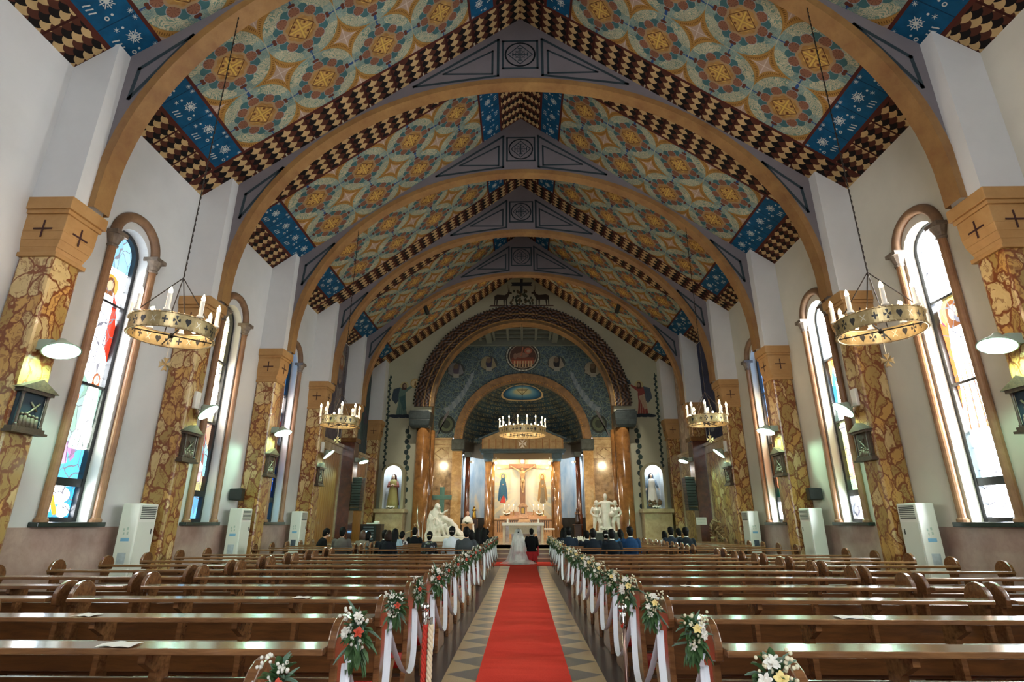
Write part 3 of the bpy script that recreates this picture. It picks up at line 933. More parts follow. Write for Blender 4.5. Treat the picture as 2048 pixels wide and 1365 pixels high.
# ------------------------------------------------------------------ roof arches
AA, AB, AZ = 7.14, 6.05, 6.75       # semi-axes of the outer edge, springing height
def arch_pt(t, da=0.0):
    return (-(AA + da) * cos(t), AZ + (AB + da) * sin(t))
def line2(m, pts, w, fr, d=.004, closed=True):
    n = len(pts)
    for i in range(n if closed else n - 1):
        a = Vector(pts[i]); b = Vector(pts[(i + 1) % n])
        t = (b - a).normalized(); q = Vector((-t.y, t.x)) * (w / 2)
        a2 = a - t * w / 2; b2 = b + t * w / 2
        m.add([fr(p[0], p[1], d) for p in (a2 - q, b2 - q, b2 + q, a2 + q)], [(0, 1, 2, 3)])
def roof_arch(i):
    y0 = PN[i]; yn, yf = y0 + .285, y0 + .575
    root = thing('roof_arch', 'ochre ceiling arch with grey emblem gable, %s arch from the front wall' % ['', '', 'fifth', 'fourth', 'third', 'second', 'first'][i] if i < 7 else '', 'arch', (0, y0 + .39, 6.4), group='arches carrying the ceiling')
    n = 48
    m = MB()
    ts = [pi * k / n for k in range(n + 1)]
    T = .15
    out = [(-AA, 6.40)] + [arch_pt(t) for t in ts] + [(AA, 6.40)]
    inn = [(-AA + T, 6.40)] + [arch_pt(t, -T) for t in ts] + [(AA - T, 6.40)]
    ya, yb = y0 + .26, y0 + .60
    vs = []
    for (xo, zo), (xi, zi) in zip(out, inn): vs += [(xo, ya, zo), (xi, ya, zi), (xi, yb, zi), (xo, yb, zo)]
    fs = []
    for k in range(len(out) - 1):
        for j in range(4): fs.append((4 * k + j, 4 * k + (j + 1) % 4, 4 * k + 4 + (j + 1) % 4, 4 * k + 4 + j))
    m.add(vs, fs)
    m.build('rib', M_OCHRE, root, world=True)
    m = MB()
    for k in range(len(out) - 1):
        (xa, za), (xb, zb) = out[k], out[k + 1]
        xa2, xb2 = max(-7.12, min(7.12, xa)), max(-7.12, min(7.12, xb))
        for y in (yn, yf):
            if abs(xb - xa) > 1e-5:
                m.poly([(xa, y, za), (xb, y, zb), (xb, y, roofz(xb) + .02), (xa, y, roofz(xa) + .02)])
    m.build('gable', M_GREY, root, world=True)
    # line drawing on the camera-facing side (and the same on the other)
    m = MB()
    for y, q in ((yn, -1),):
        fr = lambda a, b, d: (a, y + q * d, b)
        cz = 13.62; h = .42
        line2(m, [(-.47, cz - .47), (.47, cz - .47), (.47, cz + .47), (-.47, cz + .47)], .06, fr)
        line2(m, ell(0, cz, .40, .40, 36), .045, fr, .005)
        line2(m, [(0, cz - .33), (.33, cz), (0, cz + .33), (-.33, cz)], .028, fr, .006)
        line2(m, ell(0, cz, .13, .13, 20), .014, fr, .0065)
        for a in range(4):
            w = pi / 4 + a * pi / 2
            line2(m, [(.05 * cos(w), cz + .05 * sin(w)), (.17 * cos(w), cz + .17 * sin(w))], .016, fr, .0068, False)
        for dx, dz in ((1, 0), (0, 1)):
            line2(m, [(-.2 * dx, cz - .2 * dz), (.2 * dx, cz + .2 * dz)], .035, fr, .007, False)
            for e in (-1, 1):
                line2(m, [(e * .2 * dx - .05 * dz, cz + e * .2 * dz - .05 * dx), (e * .2 * dx + .05 * dz, cz + e * .2 * dz + .05 * dx)], .03, fr, .0072, False)
        m.build('emblem_marking', M_DARKLINE, root, world=True)
        for e in (-1, 1):
            m = MB()
            # long triangles either side of the emblem
            def az(x): return AZ + AB * sqrt(max(0, 1 - (x / AA) ** 2))
            for ins, w in ((0, .07), (.17, .055)):
                x0 = .60 + ins * .9; x1 = 2.85 - ins * 4.6
                zb0 = az(x0) + .12 + ins * .45; zt0 = roofz(x0) - .30 - ins * 1.7
                line2(m, [(e * x0, zb0), (e * x0, zt0), (e * x1, (roofz(x1) + az(x1)) / 2 + .03)], w, fr, .005)
            m.build('triangle_marking', M_DARKLINE, root, world=True); m = MB()
            line2(m, [(e * 6.88, 9.28), (e * 6.05, 10.05), (e * 6.93, 8.62)], .07, fr, .005)
            m.build('narrow_triangle_marking', M_DARKLINE, root, world=True)
    return root
for i in range(2, 7): roof_arch(i)
# unseen spotlights added behind the last arch to brighten the sanctuary
for s in (-1, 1):
    root = thing('added_sanctuary_lamp', 'unseen black spotlight added behind the arch next to the front wall, ' + SIDE[s], 'lamp', (s * 4.6, PN[6] + .7, 11.0))
    m = MB(); m.tube([(s * 4.6, PN[6] + .60, 11.25), (s * 4.5, PN[6] + .95, 10.95)], .10, 12); m.build('housing', M_BLACK, root, world=True)
    m = MB(); m.box(s * 4.6 - .03, s * 4.6 + .03, PN[6] + .55, PN[6] + .65, 11.2, 11.5); m.build('clamp', M_BLACK, root, world=True)
    add_spot('added_sanctuary_light', (s * 4.5, PN[6] + 1.0, 10.9), (-s * .33, .40, -1.0), 1000, (1, .93, .82), radians(75), .15, .7)

# ------------------------------------------------------------------ walls of the two bays nearest the front
FRX = {-1: (lambda a, b, d: (-WX + .02 + d, a, b)), 1: (lambda a, b, d: (WX - .02 - d, a, b))}
M_PAINT = tint_mat('wall_painting', 0.8, 0.45, 3.5)
M_PAINT2 = tint_mat('fine_wall_painting', 0.75, 0.2, 14.0)
def cloud(y, z, r, colr, seed):
    R = random.Random(seed)
    return ([(y + r * (1 + .35 * R.uniform(-1, 1)) * cos(2 * pi * k / 12), z + r * .8 * (1 + .35 * R.uniform(-1, 1)) * sin(2 * pi * k / 12)) for k in range(12)], colr)
def side_mural(s, i, label, base, mists, figs):
    y0, y1 = PN[i] + .68, PN[i + 1] - .02
    root = thing('wall_mural', label, 'mural', (s * WX, (y0 + y1) / 2, 4.9))
    sh = [([(y0, 4.65), (y1, 4.65), (y1, 9.0), (y0, 9.0)], base)]
    R = random.Random(i * 3 + s)
    for k in range(16):
        sh.append(cloud(R.uniform(y0 + .5, y1 - .5), R.uniform(5.0, 8.7), R.uniform(.2, .45), R.choice(mists), k + 40 * i + s))
    for a in figs: sh += saint(*a[0], **a[1])
    sh = [(clip_y(p, y0, y1), c) for p, c in sh]
    painted('painted_field', [(p, c) for p, c in sh if p], FRX[s], M_PAINT, root, .0008)
side_mural(-1, 5, "smoky grey wall painting of robed figures above the plank panelling on the bride's side", '#5b5358', ('#7b7270', '#4a4552', '#8a8078', '#3d3b45', '#6b6f68'),
           [((22.3, 5.2, 3.2, '#6e6460', '#4a4550'), dict(halo='#8a8068', skin='#a08a78')), ((20.9, 5.1, 2.9, '#79706a', '#57515c'), dict(halo='#8a8068', skin='#a08a78', arms='up'))])
side_mural(-1, 6, "teal and slate wall painting above the panelling beside the front wall, bride's side", '#34454a', ('#4a6064', '#2b3438', '#5f7470', '#3f3a48'),
           [((25.5, 5.0, 3.3, '#46605f', '#2b4448'), dict(halo='#5e6a60', skin='#8a7a68'))])
side_mural(1, 5, "deep blue wall painting with a pale leaning figure on the groom's side", '#232a4c', ('#2b3358', '#1c2140', '#343b60'),
           [((20.8, 5.0, 3.4, '#b0a38e', '#8a7c70'), dict(halo=None, skin='#b8a890', arms='up', turn=.8)), ((22.3, 5.0, 1.4, '#7a8088', '#5c6270'), dict(halo=None))])
side_mural(1, 6, "pale pink wall painting of a red-robed figure beside the front wall, groom's side", '#b09a86', ('#bca894', '#a38c7a', '#c2b09a'),
           [((25.4, 6.0, 2.4, '#b0563e', '#a8705a'), dict(halo='#c4a070', skin='#c09a7c', fold='#8f3f2c'))])

def panelling(s, i, label, mat, name):
    y0, y1 = PN[i] + .60, PN[i + 1] + .06
    root = thing('wood_panelling' if s < 0 else 'marble_panelling', label, 'panelling', (s * WX, (y0 + y1) / 2, 0))
    m = MB(); a, b = sorted((s * (WX - .03), s * (WX - .10))); 
    n = 14
    for k in range(n):
        ya = y0 + .15 + (y1 - y0 - .3) * k / n; yb = y0 + .15 + (y1 - y0 - .3) * (k + 1) / n
        m.box(a, b, ya + .011, yb - .011, 0, 4.2) if s < 0 else None
    if s > 0:
        m.box(a, b, y0 + .15, y1 - .15, 0, 4.2)
    m.build(name, mat, root, world=True)
    m = MB(); a, b = sorted((s * (WX - .03), s * (WX - .16)))
    m.box(a, b, y0, y1, 4.2, 4.62)
    a2, b2 = sorted((s * (WX - .03), s * (WX - .22))); m.box(a2, b2, y0, y1, 4.5, 4.62)
    m.box(a, b, y0, y0 + .14, 0, 4.2); m.box(a, b, y1 - .14, y1, 0, 4.2)
    m.build('frame', M_BEIGE, root, world=True)
M_PINE = wood('knotty_pine', '#8a5a26', '#c08a48', 0.4, 0.3, (9.0, 9.0, 0.9))
panelling(-1, 5, "tall pine plank panelling under the smoky mural on the bride's side", M_PINE, 'planking')
panelling(-1, 6, "pine plank panelling next to the front wall on the bride's side", M_PINE, 'planking')
panelling(1, 5, "brown leaf-painted panel under the deep blue mural on the groom's side", M_SHAFT, 'slab')
panelling(1, 6, "olive leaf-painted panel next to the front wall on the groom's side", M_SHAFT2, 'slab')

# dark granite casing of the fifth pillar, low part, with long loudspeaker
for s in (-1, 1):
    y0 = PN[6]
    root = thing('granite_casing', "polished brown granite casing around the lower pillar behind the tall loudspeaker, " + SIDE[s], 'casing', (s * (WX - .3), y0 + .34, 0))
    m = MB(); a, b = sorted((s * WX, s * (WX - .66))); m.box(a + (.005 if s < 0 else 0), b - (.005 if s > 0 else 0), y0 + .02, y0 + .66, 0, 4.75); m.build('slab', M_GRANITE, root, world=True, bevel=.02)
    m = MB(); a, b = sorted((s * WX, s * (WX - .72))); m.box(a, b, y0 - .04, y0 + .70, 4.75, 4.93); m.build('band', M_GRANITE2, root, world=True, bevel=.02)
    root = thing('line_loudspeaker', 'tall black curved loudspeaker hung on the granite-clad pillar, ' + SIDE[s], 'loudspeaker', (s * 6.9, y0 + .30, 1.95))
    m = MB()
    for k in range(12):
        z0 = 1.95 + k * .11; lean = .14 * (k / 12) ** 1.5
        q = 6.72 + lean * .2
        a, b = sorted((s * (6.70 - lean * .3), s * (7.06)))
        m.box(a, b, y0 - .12, y0 + .40, z0, z0 + .105)
    m.build('cabinet', M_BLACK, root, world=True, bevel=.01)
    m = MB(); m.box(*sorted((s * 7.0, s * 7.16)), y0 + .05, y0 + .30, 2.2, 2.3); m.box(*sorted((s * 7.0, s * 7.16)), y0 + .05, y0 + .30, 2.9, 3.0); m.build('wall_bracket', M_BLACK, root, world=True)
    m = MB(); a, b = sorted((s * 6.72, s * 7.08)); m.box(a, b, y0 - .13, y0 + .41, 2.07, 2.085)
    m.build('trim_line', M_CHROME, root, world=True)

# ------------------------------------------------------------------ front wall decoration
FY = lambda a, b, d: (a, YF - .004 - d, b)
# carved band around the chancel arch
def ring_mesh(m, r0, r1, ya, yb, n=72, zc=FRONT_ZC, z0=None):
    pts = [(-cos(pi * k / n), sin(pi * k / n)) for k in range(n + 1)]
    vs = []
    for cx, cz in pts:
        for r, y in ((r0, ya), (r1, ya), (r1, yb), (r0, yb)): vs.append((cx * r, y, zc + cz * r))
    fs = []
    for k in range(n):
        for j in range(4): fs.append((4 * k + j, 4 * k + (j + 1) % 4, 4 * k + 4 + (j + 1) % 4, 4 * k + 4 + j))
    fs += [(0, 1, 2, 3), (4 * n, 4 * n + 1, 4 * n + 2, 4 * n + 3)]
    m.add(vs, fs)
root = thing('chancel_arch', 'great carved brown arch framing the altar, edged in gold and small black beads', 'arch', (0, YF, 6.9))
g = G('carved_arch')
x, y, z = g.obj()
r = g.hyp(x, z - (FRONT_ZC - 6.9)); th = g.m('ARCTAN2', z - (FRONT_ZC - 6.9), x)
p1 = g.sin(th * 90.0); p2 = g.sin((r - 4.8) * 30.0 + g.cos(th * 45.0) * 2.0)
c = g.mix(g.between(p1 * p2, -.2, .4), srgb('#20120c'), srgb('#5f4026'))
c = g.mix(g.lt(g.abs(r - 5.12), .03) , c, srgb('#8a6a34'))
c = g.mix(g.lt(g.abs(r - 4.80), .03), c, srgb('#b48a44'))
g.bump(p1 * p2, 0.5, 0.03)
M_CARVED = g.done(c, 0.45)
m = MB(); ring_mesh(m, 4.74, 5.62, YF - .14, YF + .02); m.build('carved_band', M_CARVED, root, world=True)
m = MB(); ring_mesh(m, 4.60, 4.76, YF - .17, YF + .02); m.build('gold_edge', M_GILT, root, world=True)
m = MB()
for k in range(1, 100):
    t = pi * k / 100; m.ball((-5.66 * cos(t), YF - .05, FRONT_ZC + 5.66 * sin(t)), .055, 6, 4)
m.build('bead_edge', M_DARKSTONE, root, world=True)
# paired round columns with dark block capitals carrying the arch
for s in (-1, 1):
    root = thing('granite_column', 'tall polished amber granite column under the carved arch on the ' + SIDE[s], 'column', (s * 5.02, YF - .1, 0))
    m = MB(); m.lathe([(.46, 0), (.46, .72), (.40, .80), (.385, .9), (.365, 6.02)], 28, (s * 5.05, YF - .12, 0)); m.build('shaft', M_GRANITE2, root, world=True, smooth=True)
    m = MB(); m.lathe([(.20, .0), (.20, 6.02)], 20, (s * 4.74, YF + .42, 0)); m.build('inner_shaft', M_GRANITE2, root, world=True, smooth=True)
    m = MB()
    prof = [(6.02, .40, .40), (6.15, .50, .46), (6.45, .54, .50), (6.84, .56, .52)]
    for (za, wa, da), (zb, wb, db) in zip(prof, prof[1:]):
        vs = []
        for z, w, d in ((za, wa, da), (zb, wb, db)):
            cx, cy = s * 5.22, YF - .08
            vs += [(cx - w, cy - d, z), (cx + w, cy - d, z), (cx + w, cy + d, z), (cx - w, cy + d, z)]
        m.add(vs, [(0, 1, 5, 4), (1, 2, 6, 5), (2, 3, 7, 6), (3, 0, 4, 7), (0, 1, 2, 3), (4, 5, 6, 7)])
    m.box(*sorted((s * 4.78, s * 5.72)), YF - .6, YF + .3, 6.84, 6.92)
    m.build('capital', M_BRONZEST, root, world=True, bevel=.02)

# painted angels, deer frieze and leafy vertical borders
def angel(cx, z0, h, dirx, robe, mantle, skin, wing, item):
    P = []
    W = h * .3
    P.append(([(cx - dirx * W * .2, z0 + h * .86), (cx - dirx * W * .9, z0 + h * .80), (cx - dirx * W * 1.05, z0 + h * .5), (cx - dirx * W * .6, z0 + h * .34), (cx - dirx * W * .2, z0 + h * .5)], wing))
    P += saint(cx, z0, h, robe, None, hair='#4a2e22', skin=skin, halo='#b5a878', turn=dirx, arms='reach', fold=mantle)
    P.append(([(cx - W * .3, z0 + h * .55), (cx + W * .3, z0 + h * .62), (cx + W * .5, z0 + h * .2), (cx + W * .2, z0 + h * .14)], mantle))
    for k in range(6):
        P.append((ell(cx + (k - 2.5) * .17, z0 - .02 - .04 * (k % 2), .26, .08, 10), '#14202c'))
    if item == 'sun':
        ix = cx + dirx * W * 1.25; iz = z0 + h * .98
        P += [(ell(ix, iz, .26, .26), '#b39a66'), (ell(ix, iz, .20, .20), '#cdb98a'), ([(ix - .06, iz - .14), (ix + .06, iz - .14), (ix + .03, iz + .1), (ix - .03, iz + .1)], '#8a6a3a')]
    else:
        ix = cx + dirx * W * 1.5; iz = z0 + h * 1.0
        P += [([(ix - .3, iz - .15), (ix + .3, iz - .15), (ix + .22, iz + .08), (ix - .22, iz + .08)], '#34454c'), (ell(ix, iz + .08, .16, .16, 14), '#3d5560'), ([(ix - .03, iz + .2), (ix + .03, iz + .2), (ix, iz + .5)], '#3d5560')]
    return P
for nm, lab, arg in (('angel_painting', "painted angel in green robe holding up a glowing disc, bride's side of the chancel arch", (-6.30, 6.75, 1.75, 1, '#5b7468', '#3a5a58', '#8f7860', '#33404a', 'sun')),
                     ('angel_painting', "painted angel in red robe lifting a small domed church, groom's side of the chancel arch", (6.20, 6.75, 1.75, -1, '#8a4038', '#b09478', '#8f7860', '#46525c', 'church'))):
    root = thing(nm, lab, 'painting', (arg[0], YF, 6.6))
    painted('painted_figure', angel(*arg), FY, M_PAINT2, root, .0008)
root = thing('deer_painting', 'two dark painted deer facing a leafy tree and cross above the chancel arch', 'painting', (0, YF, 12.8))
P = []
for q in (-1, 1):
    cx = q * 1.15; cz = 13.22
    body = [(-.36, 0), (-.36, .22), (-.2, .30), (.2, .26), (.34, .34), (.44, .56), (.5, .46), (.62, .40), (.6, .34), (.48, .32), (.40, .12), (.34, -.02), (.34, -.36), (.29, -.36), (.27, -.04), (.22, -.05), (.2, -.36), (.15, -.36), (.13, -.03), (-.16, -.03), (-.2, -.36), (-.25, -.36), (-.25, 0), (-.3, -.04), (-.32, -.36), (-.37, -.36)]
    P.append(([(cx - q * a, cz + b) for a, b in body], '#33281f'))
    for dx in (.46, .40):
        P.append(([(cx - q * dx, cz + .5), (cx - q * (dx + .03), cz + .5), (cx - q * (dx - .04), cz + 1.0)], '#33281f'))
P.append(([(-1.8, 12.80), (1.8, 12.80), (1.7, 12.88), (-1.7, 12.88)], '#4e3a30'))
R = random.Random(3)
for k in range(60):
    a = R.uniform(-.62, .62); b = R.uniform(12.9, 13.75)
    if abs(a) < .75 - (b - 12.9) * .4: P.append((ell(a, b, .06, .09, 7), R.choice(('#3a3f2c', '#54482e', '#2d3328'))))
P += [([(-.06, 13.6), (.06, 13.6), (.08, 14.45), (-.08, 14.45)], '#2b3038'), ([(-.6, 14.02), (.6, 14.02), (.52, 14.1), (.6, 14.24), (-.6, 14.24), (-.52, 14.1)], '#2b3038')]
P = [(p, c) for p, c in P]
painted('painted_frieze', P, FY, M_PAINT2, root, .0005)
for s in (-1, 1):
    for xx, z1, w, what in ((6.98, 8.95, .07, 'outer'), (5.86, 6.2, .12, 'inner')):
        root = thing('leafy_border', 'painted dark green leaf border on the %s, %s' % (SIDE[s], 'along the last pillar' if what == 'outer' else 'beside the granite column'), 'border', (s * xx, YF, 2.1))
        P = [([(s * xx - .02, 2.1), (s * xx + .02, 2.1), (s * xx + .02, z1), (s * xx - .02, z1)], '#22322c')]
        n = int((z1 - 2.1) / (w * 2.2))
        for k in range(n):
            z = 2.1 + (k + .5) * w * 2.2; e = .4 if k % 2 else -.4
            P.append((ell(s * xx + e * w, z, w, w * 1.15, 8), '#2b4038' if k % 2 else '#1f2f2e'))
        painted('painted_vine', P, FY, M_PAINT2, root, .0005)

# niches with statues either side of the arch
M_NICHE = plain('cool_white_niche_paint', '#dfe6ea', 0.6, var=0.03)
M_SAGE = plain('sage_moulding', '#9a9474', 0.5)
def niche(s):
    cx = s * 6.38
    root = thing('statue_niche', 'round-headed lit white niche in the front wall on the ' + SIDE[s], 'niche', (cx, YF, 2.1))
    w, z0, zp, dep = .44, 2.12, 3.72, .50
    m = MB(); n = 14
    # shallow box built proud of the wall: frame projects, hollow inside
    per = [(-w, z0)] + [(-w * cos(pi * k / n), zp + w * sin(pi * k / n)) for k in range(n + 1)] + [(w, z0)]
    yb, yf = YF - .01, YF - dep
    for (a, za), (b, zb) in zip(per, per[1:]): m.poly([(cx + a, yf, za), (cx + b, yf, zb), (cx + b * .9, yb, zb), (cx + a * .9, yb, za)])
    m.poly([(cx + a * .9, yb, z) for a, z in per])
    m.poly([(cx - w, yf, z0), (cx + w, yf, z0), (cx + w, yb, z0), (cx - w, yb, z0)])
    m.build('hollow', M_NICHE, root, world=True, fixn=False)
    m = MB()
    o = [(-w - .13, z0)] + [(-(w + .13) * cos(pi * k / n), zp + (w + .13) * sin(pi * k / n)) for k in range(n + 1)] + [(w + .13, z0)]
    for k in range(len(per) - 1):
        q = [per[k], per[k + 1], o[k + 1], o[k]]
        m.poly([(cx + a, yf, z) for a, z in q])
        m.poly([(cx + o[k][0], yf, o[k][1]), (cx + o[k + 1][0], yf, o[k + 1][1]), (cx + o[k + 1][0], YF, o[k + 1][1]), (cx + o[k][0], YF, o[k][1])])
    m.build('surround', M_SAGE, root, world=True, fixn=False)
    add_point('niche_lamp', (cx, yf + .06, 3.95), 6.0, (0.85, 0.95, 1.0), .05)
    root = thing('side_altar', 'beige marble side altar block under the lit niche on the ' + SIDE[s], 'altar', (cx, YF - .5, 0))
    m = MB(); m.box(cx - .66, cx + .66, YF - .82, YF - .02, 0, 1.92); m.build('base', M_BEIGE, root, world=True, bevel=.01)
    m = MB(); m.box(cx - .74, cx + .74, YF - .92, YF - .02, 1.92, 2.10); m.build('table_slab', M_BEIGE, root, world=True, bevel=.015)
for s in (-1, 1): niche(s)
M_TEALST = m_stone('dark_teal_stone', '#1c3036', '#35505a', 4.0, 0.45)
M_OAK2F = m_stone('tan_frieze_stone', '#8a7148', '#b39a6c', 2.5, 0.5)
M_LINEN = plain('white_linen', '#ece6dc', 0.7, var=0.03)
M_RAILTOP = plain('pale_yellow_rail', '#b8a468', 0.35, coat=.3)
M_GOLDMARB = m_stone('mottled_gold_marble', '#7c5528', '#d9b67c', 2.2, .15, .7)
M_GILTSTONE = m_stone('tan_arch_stone', '#5c4830', '#8f7049', 2.5, 0.5)
# ------------------------------------------------------------------ sanctuary floor and steps
m = MB()
for k, y in enumerate((23.1, 23.5, 23.95, 24.4)):
    m.box(-4.2 + k * .02, 4.2 - k * .02, y, 24.6, .15 * k, .15 * (k + 1))
g = G('step_stone')
x, y, z = g.obj()
n, _ = g.noise(g.coord(), 4.0, 4.0)
q = g.fract(z / .15)
M_STEP = g.done(g.mix(g.gt(q, 0.80), g.mix(n, srgb('#6b4a32'), srgb('#8f6a4a')), srgb('#cdb792')), 0.3, coat=.3)
S('floor_2', m, M_STEP)
m = MB(); m.box(-WX, WX, 24.4, YF, 0, .598); m.box(-5.4, 5.4, YF, 32.02, 0, .599); m.box(-3.6, 3.6, 32.0, 35.7, 0, .6)
S('floor_3', m, M_BEIGE)

# ------------------------------------------------------------------ chancel box
CX, CY, CZ = 5.4, 32.0, 12.3
m = MB()
for s in (-1, 1):
    m.poly([(s * CX, YF + .9, 0), (s * CX, CY, 0), (s * CX, CY, CZ), (s * CX, YF + .9, CZ)])
    m.poly([(s * CX, YF + .9, 0), (s * FRONT_R, YF + .9, 0), (s * FRONT_R, YF + .9, CZ), (s * CX, YF + .9, CZ)])
for (xa, za), (xb, zb) in zip(arc, arc[1:]):
    m.poly([(xa, YF + .9, za), (xb, YF + .9, zb), (xb, YF + .9, CZ), (xa, YF + .9, CZ)])
S('wall_chancel_sides', m, M_FRONT)
# coffered ceiling
m = MB(); m.box(-CX, CX, YF + .9, CY, CZ, CZ + .05); S('ceiling_2', m, plain('slate_coffer_paint', '#262e2d', 0.7))
M_COFF = plain('pale_coffer_rib', '#59625e', 0.6)
m = MB()
for k in range(-6, 7): m.box(k * .85 - .07, k * .85 + .07, YF + .9, CY, CZ - .16, CZ)
for k in range(5): m.box(-CX, CX, YF + 1.0 + k * .8, YF + 1.12 + k * .8, CZ - .14, CZ)
for k in (-2, 2): m.box(k * 1.0 - .16, k * 1.0 + .16, YF + .9, CY, CZ - .34, CZ)
S('trim_2', m, M_COFF)
m = MB(); m.box(-CX, CX, CY - .25, CY, CZ - .45, CZ - .02); S('trim_3', m, M_COFF)
# back wall of the chancel with the apse opening
AR, AZC = 3.55, 6.05
m = MB(); n = 36
ap = [(-AR * cos(pi * k / n), AZC + AR * sin(pi * k / n)) for k in range(n + 1)]
def muv(p): return (p[0], p[1])
def pp(pts): m.poly([(a, CY, b) for a, b in pts], [muv(p) for p in pts])
for s in (-1, 1): pp([(s * CX, 6.2), (s * AR, 6.2), (s * AR, CZ), (s * CX, CZ)])
for a, b in zip(ap, ap[1:]):
    if max(a[1], b[1]) > 6.0: pp([a, b, (b[0], CZ), (a[0], CZ)])
def m_mural():
    g = G('dark_green_mural')
    u, v = g.uv()
    P = g.comb(u, v)
    n, _ = g.noise(g.warp(P, 1.5, .6), 2.0, 5.0, .7, 1.0)
    n2, _ = g.noise(P, 9.0, 4.0, .7, 2.0)
    n3, _ = g.noise(P, 26.0, 3.0, .6, 2.5)
    c = g.mix(g.between(n, .35, .65), srgb('#1b2a34'), srgb('#36506a'))
    c = g.mix(g.gt(n2, .54) * .75, c, srgb('#405a66'))
    c = g.mix(g.gt(n3, .60) * .7, c, srgb('#667a72'))
    c = g.mix(g.lt(n2, .40) * .8, c, srgb('#131f28'))
    q = g.voronoi(P, 3.2, 'DISTANCE_TO_EDGE')
    c = g.mix(g.lt(V(g, q.outputs['Distance']), .03) * .6, c, srgb('#7b8a70'))
    q3 = g.voronoi(g.warp(P, 2.0, .25), 1.7, 'F1'); dd = V(g, q3.outputs['Distance'])
    c = g.mix(g.lt(g.abs(g.fract(dd * 6.0) - .5), .10) * .55, c, srgb('#62797f'))
    return g.done(c, .7)
o = S('wall_chancel_back', m, m_mural())
def cpt(a, b, d): return (a, CY - .006 - d, b)
root = thing('lamb_medallion', 'round brown painted medallion with a reclining lamb, at the top of the green mural', 'painting', (.05, CY, 11.2))
P = [(ell(.05, 11.2, 1.08, 1.0, 40), '#2a3436'), (ell(.05, 11.2, 1.02, .95, 40), '#8c9590'), (ell(.05, 11.2, .94, .87, 40), '#2c2a2c'), (ell(.05, 11.2, .84, .78, 40), '#9a8f80'), (ell(.05, 11.2, .80, .74, 40), '#4a3430'),
     ([(-.65, 11.0), (.75, 11.0), (.70, 11.12), (-.60, 11.12)], '#6e3a30'), ([(-.6, 10.72), (.7, 10.72), (.78, 10.98), (-.68, 10.98)], '#8a4b3a')]
for k in range(7): P.append(([(-.5 + k * .17, 10.5), (-.42 + k * .17, 10.5), (-.40 + k * .17, 10.9), (-.50 + k * .17, 10.9)], '#b39a78'))
P += [(ell(.0, 11.26, .42, .17, 20), '#7d6357'), (ell(.38, 11.5, .14, .12, 12), '#8d7365'), (ell(.38, 11.55, .24, .2, 16), '#9a5a48'), (ell(.40, 11.52, .13, .11, 12), '#a08a7c'), ([(-.1, 11.2), (.0, 11.2), (.1, 11.8), (.04, 11.8)], '#9c6450'), (ell(-.42, 11.2, .12, .2, 10), '#7d6357')]
for k in range(28):
    w = 2 * pi * k / 28; P.append((ell(.05 + .98 * cos(w), 11.2 + .91 * sin(w), .05, .045, 6), '#b9beb4'))
painted('painted_disc', P, cpt, M_PAINT2, root, .0006)
for q, cxx, czz, lab, cols in ((-1, -4.05, 10.35, 'winged beast in a pale halo, outer end of the mural on the bride\'s side', ('#9fa6b4', '#6c6480')), (-1, -2.05, 10.75, 'winged figure with cream feathers between the medallion and the bride\'s side', ('#b8b294', '#4a4a6a')),
                               (1, 2.1, 10.75, 'dark eagle over an open book between the medallion and the groom\'s side', ('#c4beb0', '#232436')), (1, 4.3, 10.35, 'horned beast in a pale halo, outer end of the mural on the groom\'s side', ('#c9c6b8', '#5c544c'))):
    root = thing('symbol_painting', 'painted ' + lab, 'painting', (cxx, CY, czz - .5))
    P = [(ell(cxx, czz, .55, .48, 20), '#4c5a60'), (ell(cxx - .12, czz + .05, .36, .40, 14), cols[0]), (ell(cxx + .12, czz, .30, .36, 14), cols[1]), (ell(cxx, czz + .2, .16, .18, 12), '#8a7a6c'),
         ([(cxx - .5, czz - .2), (cxx - .2, czz + .4), (cxx - .15, czz - .4)], cols[0]), ([(cxx + .5, czz - .2), (cxx + .25, czz + .4), (cxx + .15, czz - .4)], cols[0]), ([(cxx - .15, czz - .5), (cxx + .2, czz - .5), (cxx + .2, czz - .25), (cxx - .15, czz - .25)], '#c9ccc4')]
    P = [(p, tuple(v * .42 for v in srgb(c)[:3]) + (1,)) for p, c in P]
    painted('painted_beast', P, cpt, M_PAINT2, root, .0006)
for q in (-1, 1):
    root = thing('plume_painting', 'long pale blue painted palm plume curving beside the apse arch on the ' + SIDE[q], 'painting', (q * 3.5, CY, 7.8))
    P = []
    for k in range(13):
        t = k / 12; x0 = q * (4.45 - 1.75 * t ** .8 + .35 * t * t); z0 = 7.7 + 2.1 * t; w = .24 * (1 - t * .55)
        P.append(([(x0 + q * .05, z0 - .1), (x0 + q * w, z0 + .28), (x0 - q * .02, z0 + .36), (x0 - q * w, z0 + .5), (x0 - q * .1, z0 + .05)], '#7f93a8' if k % 2 else '#93a5b4'))
    P.append((ell(q * 4.5, 7.0, .5, .55, 20), '#20302f')); P.append((ell(q * 4.5, 7.0, .38, .42, 20), '#5b6a56')); P.append((ell(q * 4.5, 7.0, .22, .25, 16), '#2b3a34'))
    P.append(([(q * 5.2, 6.25), (q * 5.05, 6.25), (q * 4.6, 7.6), (q * 4.35, 7.9), (q * 4.4, 7.6)], '#7f7f88'))
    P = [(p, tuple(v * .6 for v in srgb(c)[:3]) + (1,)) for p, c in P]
    painted('painted_plume', P, cpt, M_PAINT2, root, .0005)
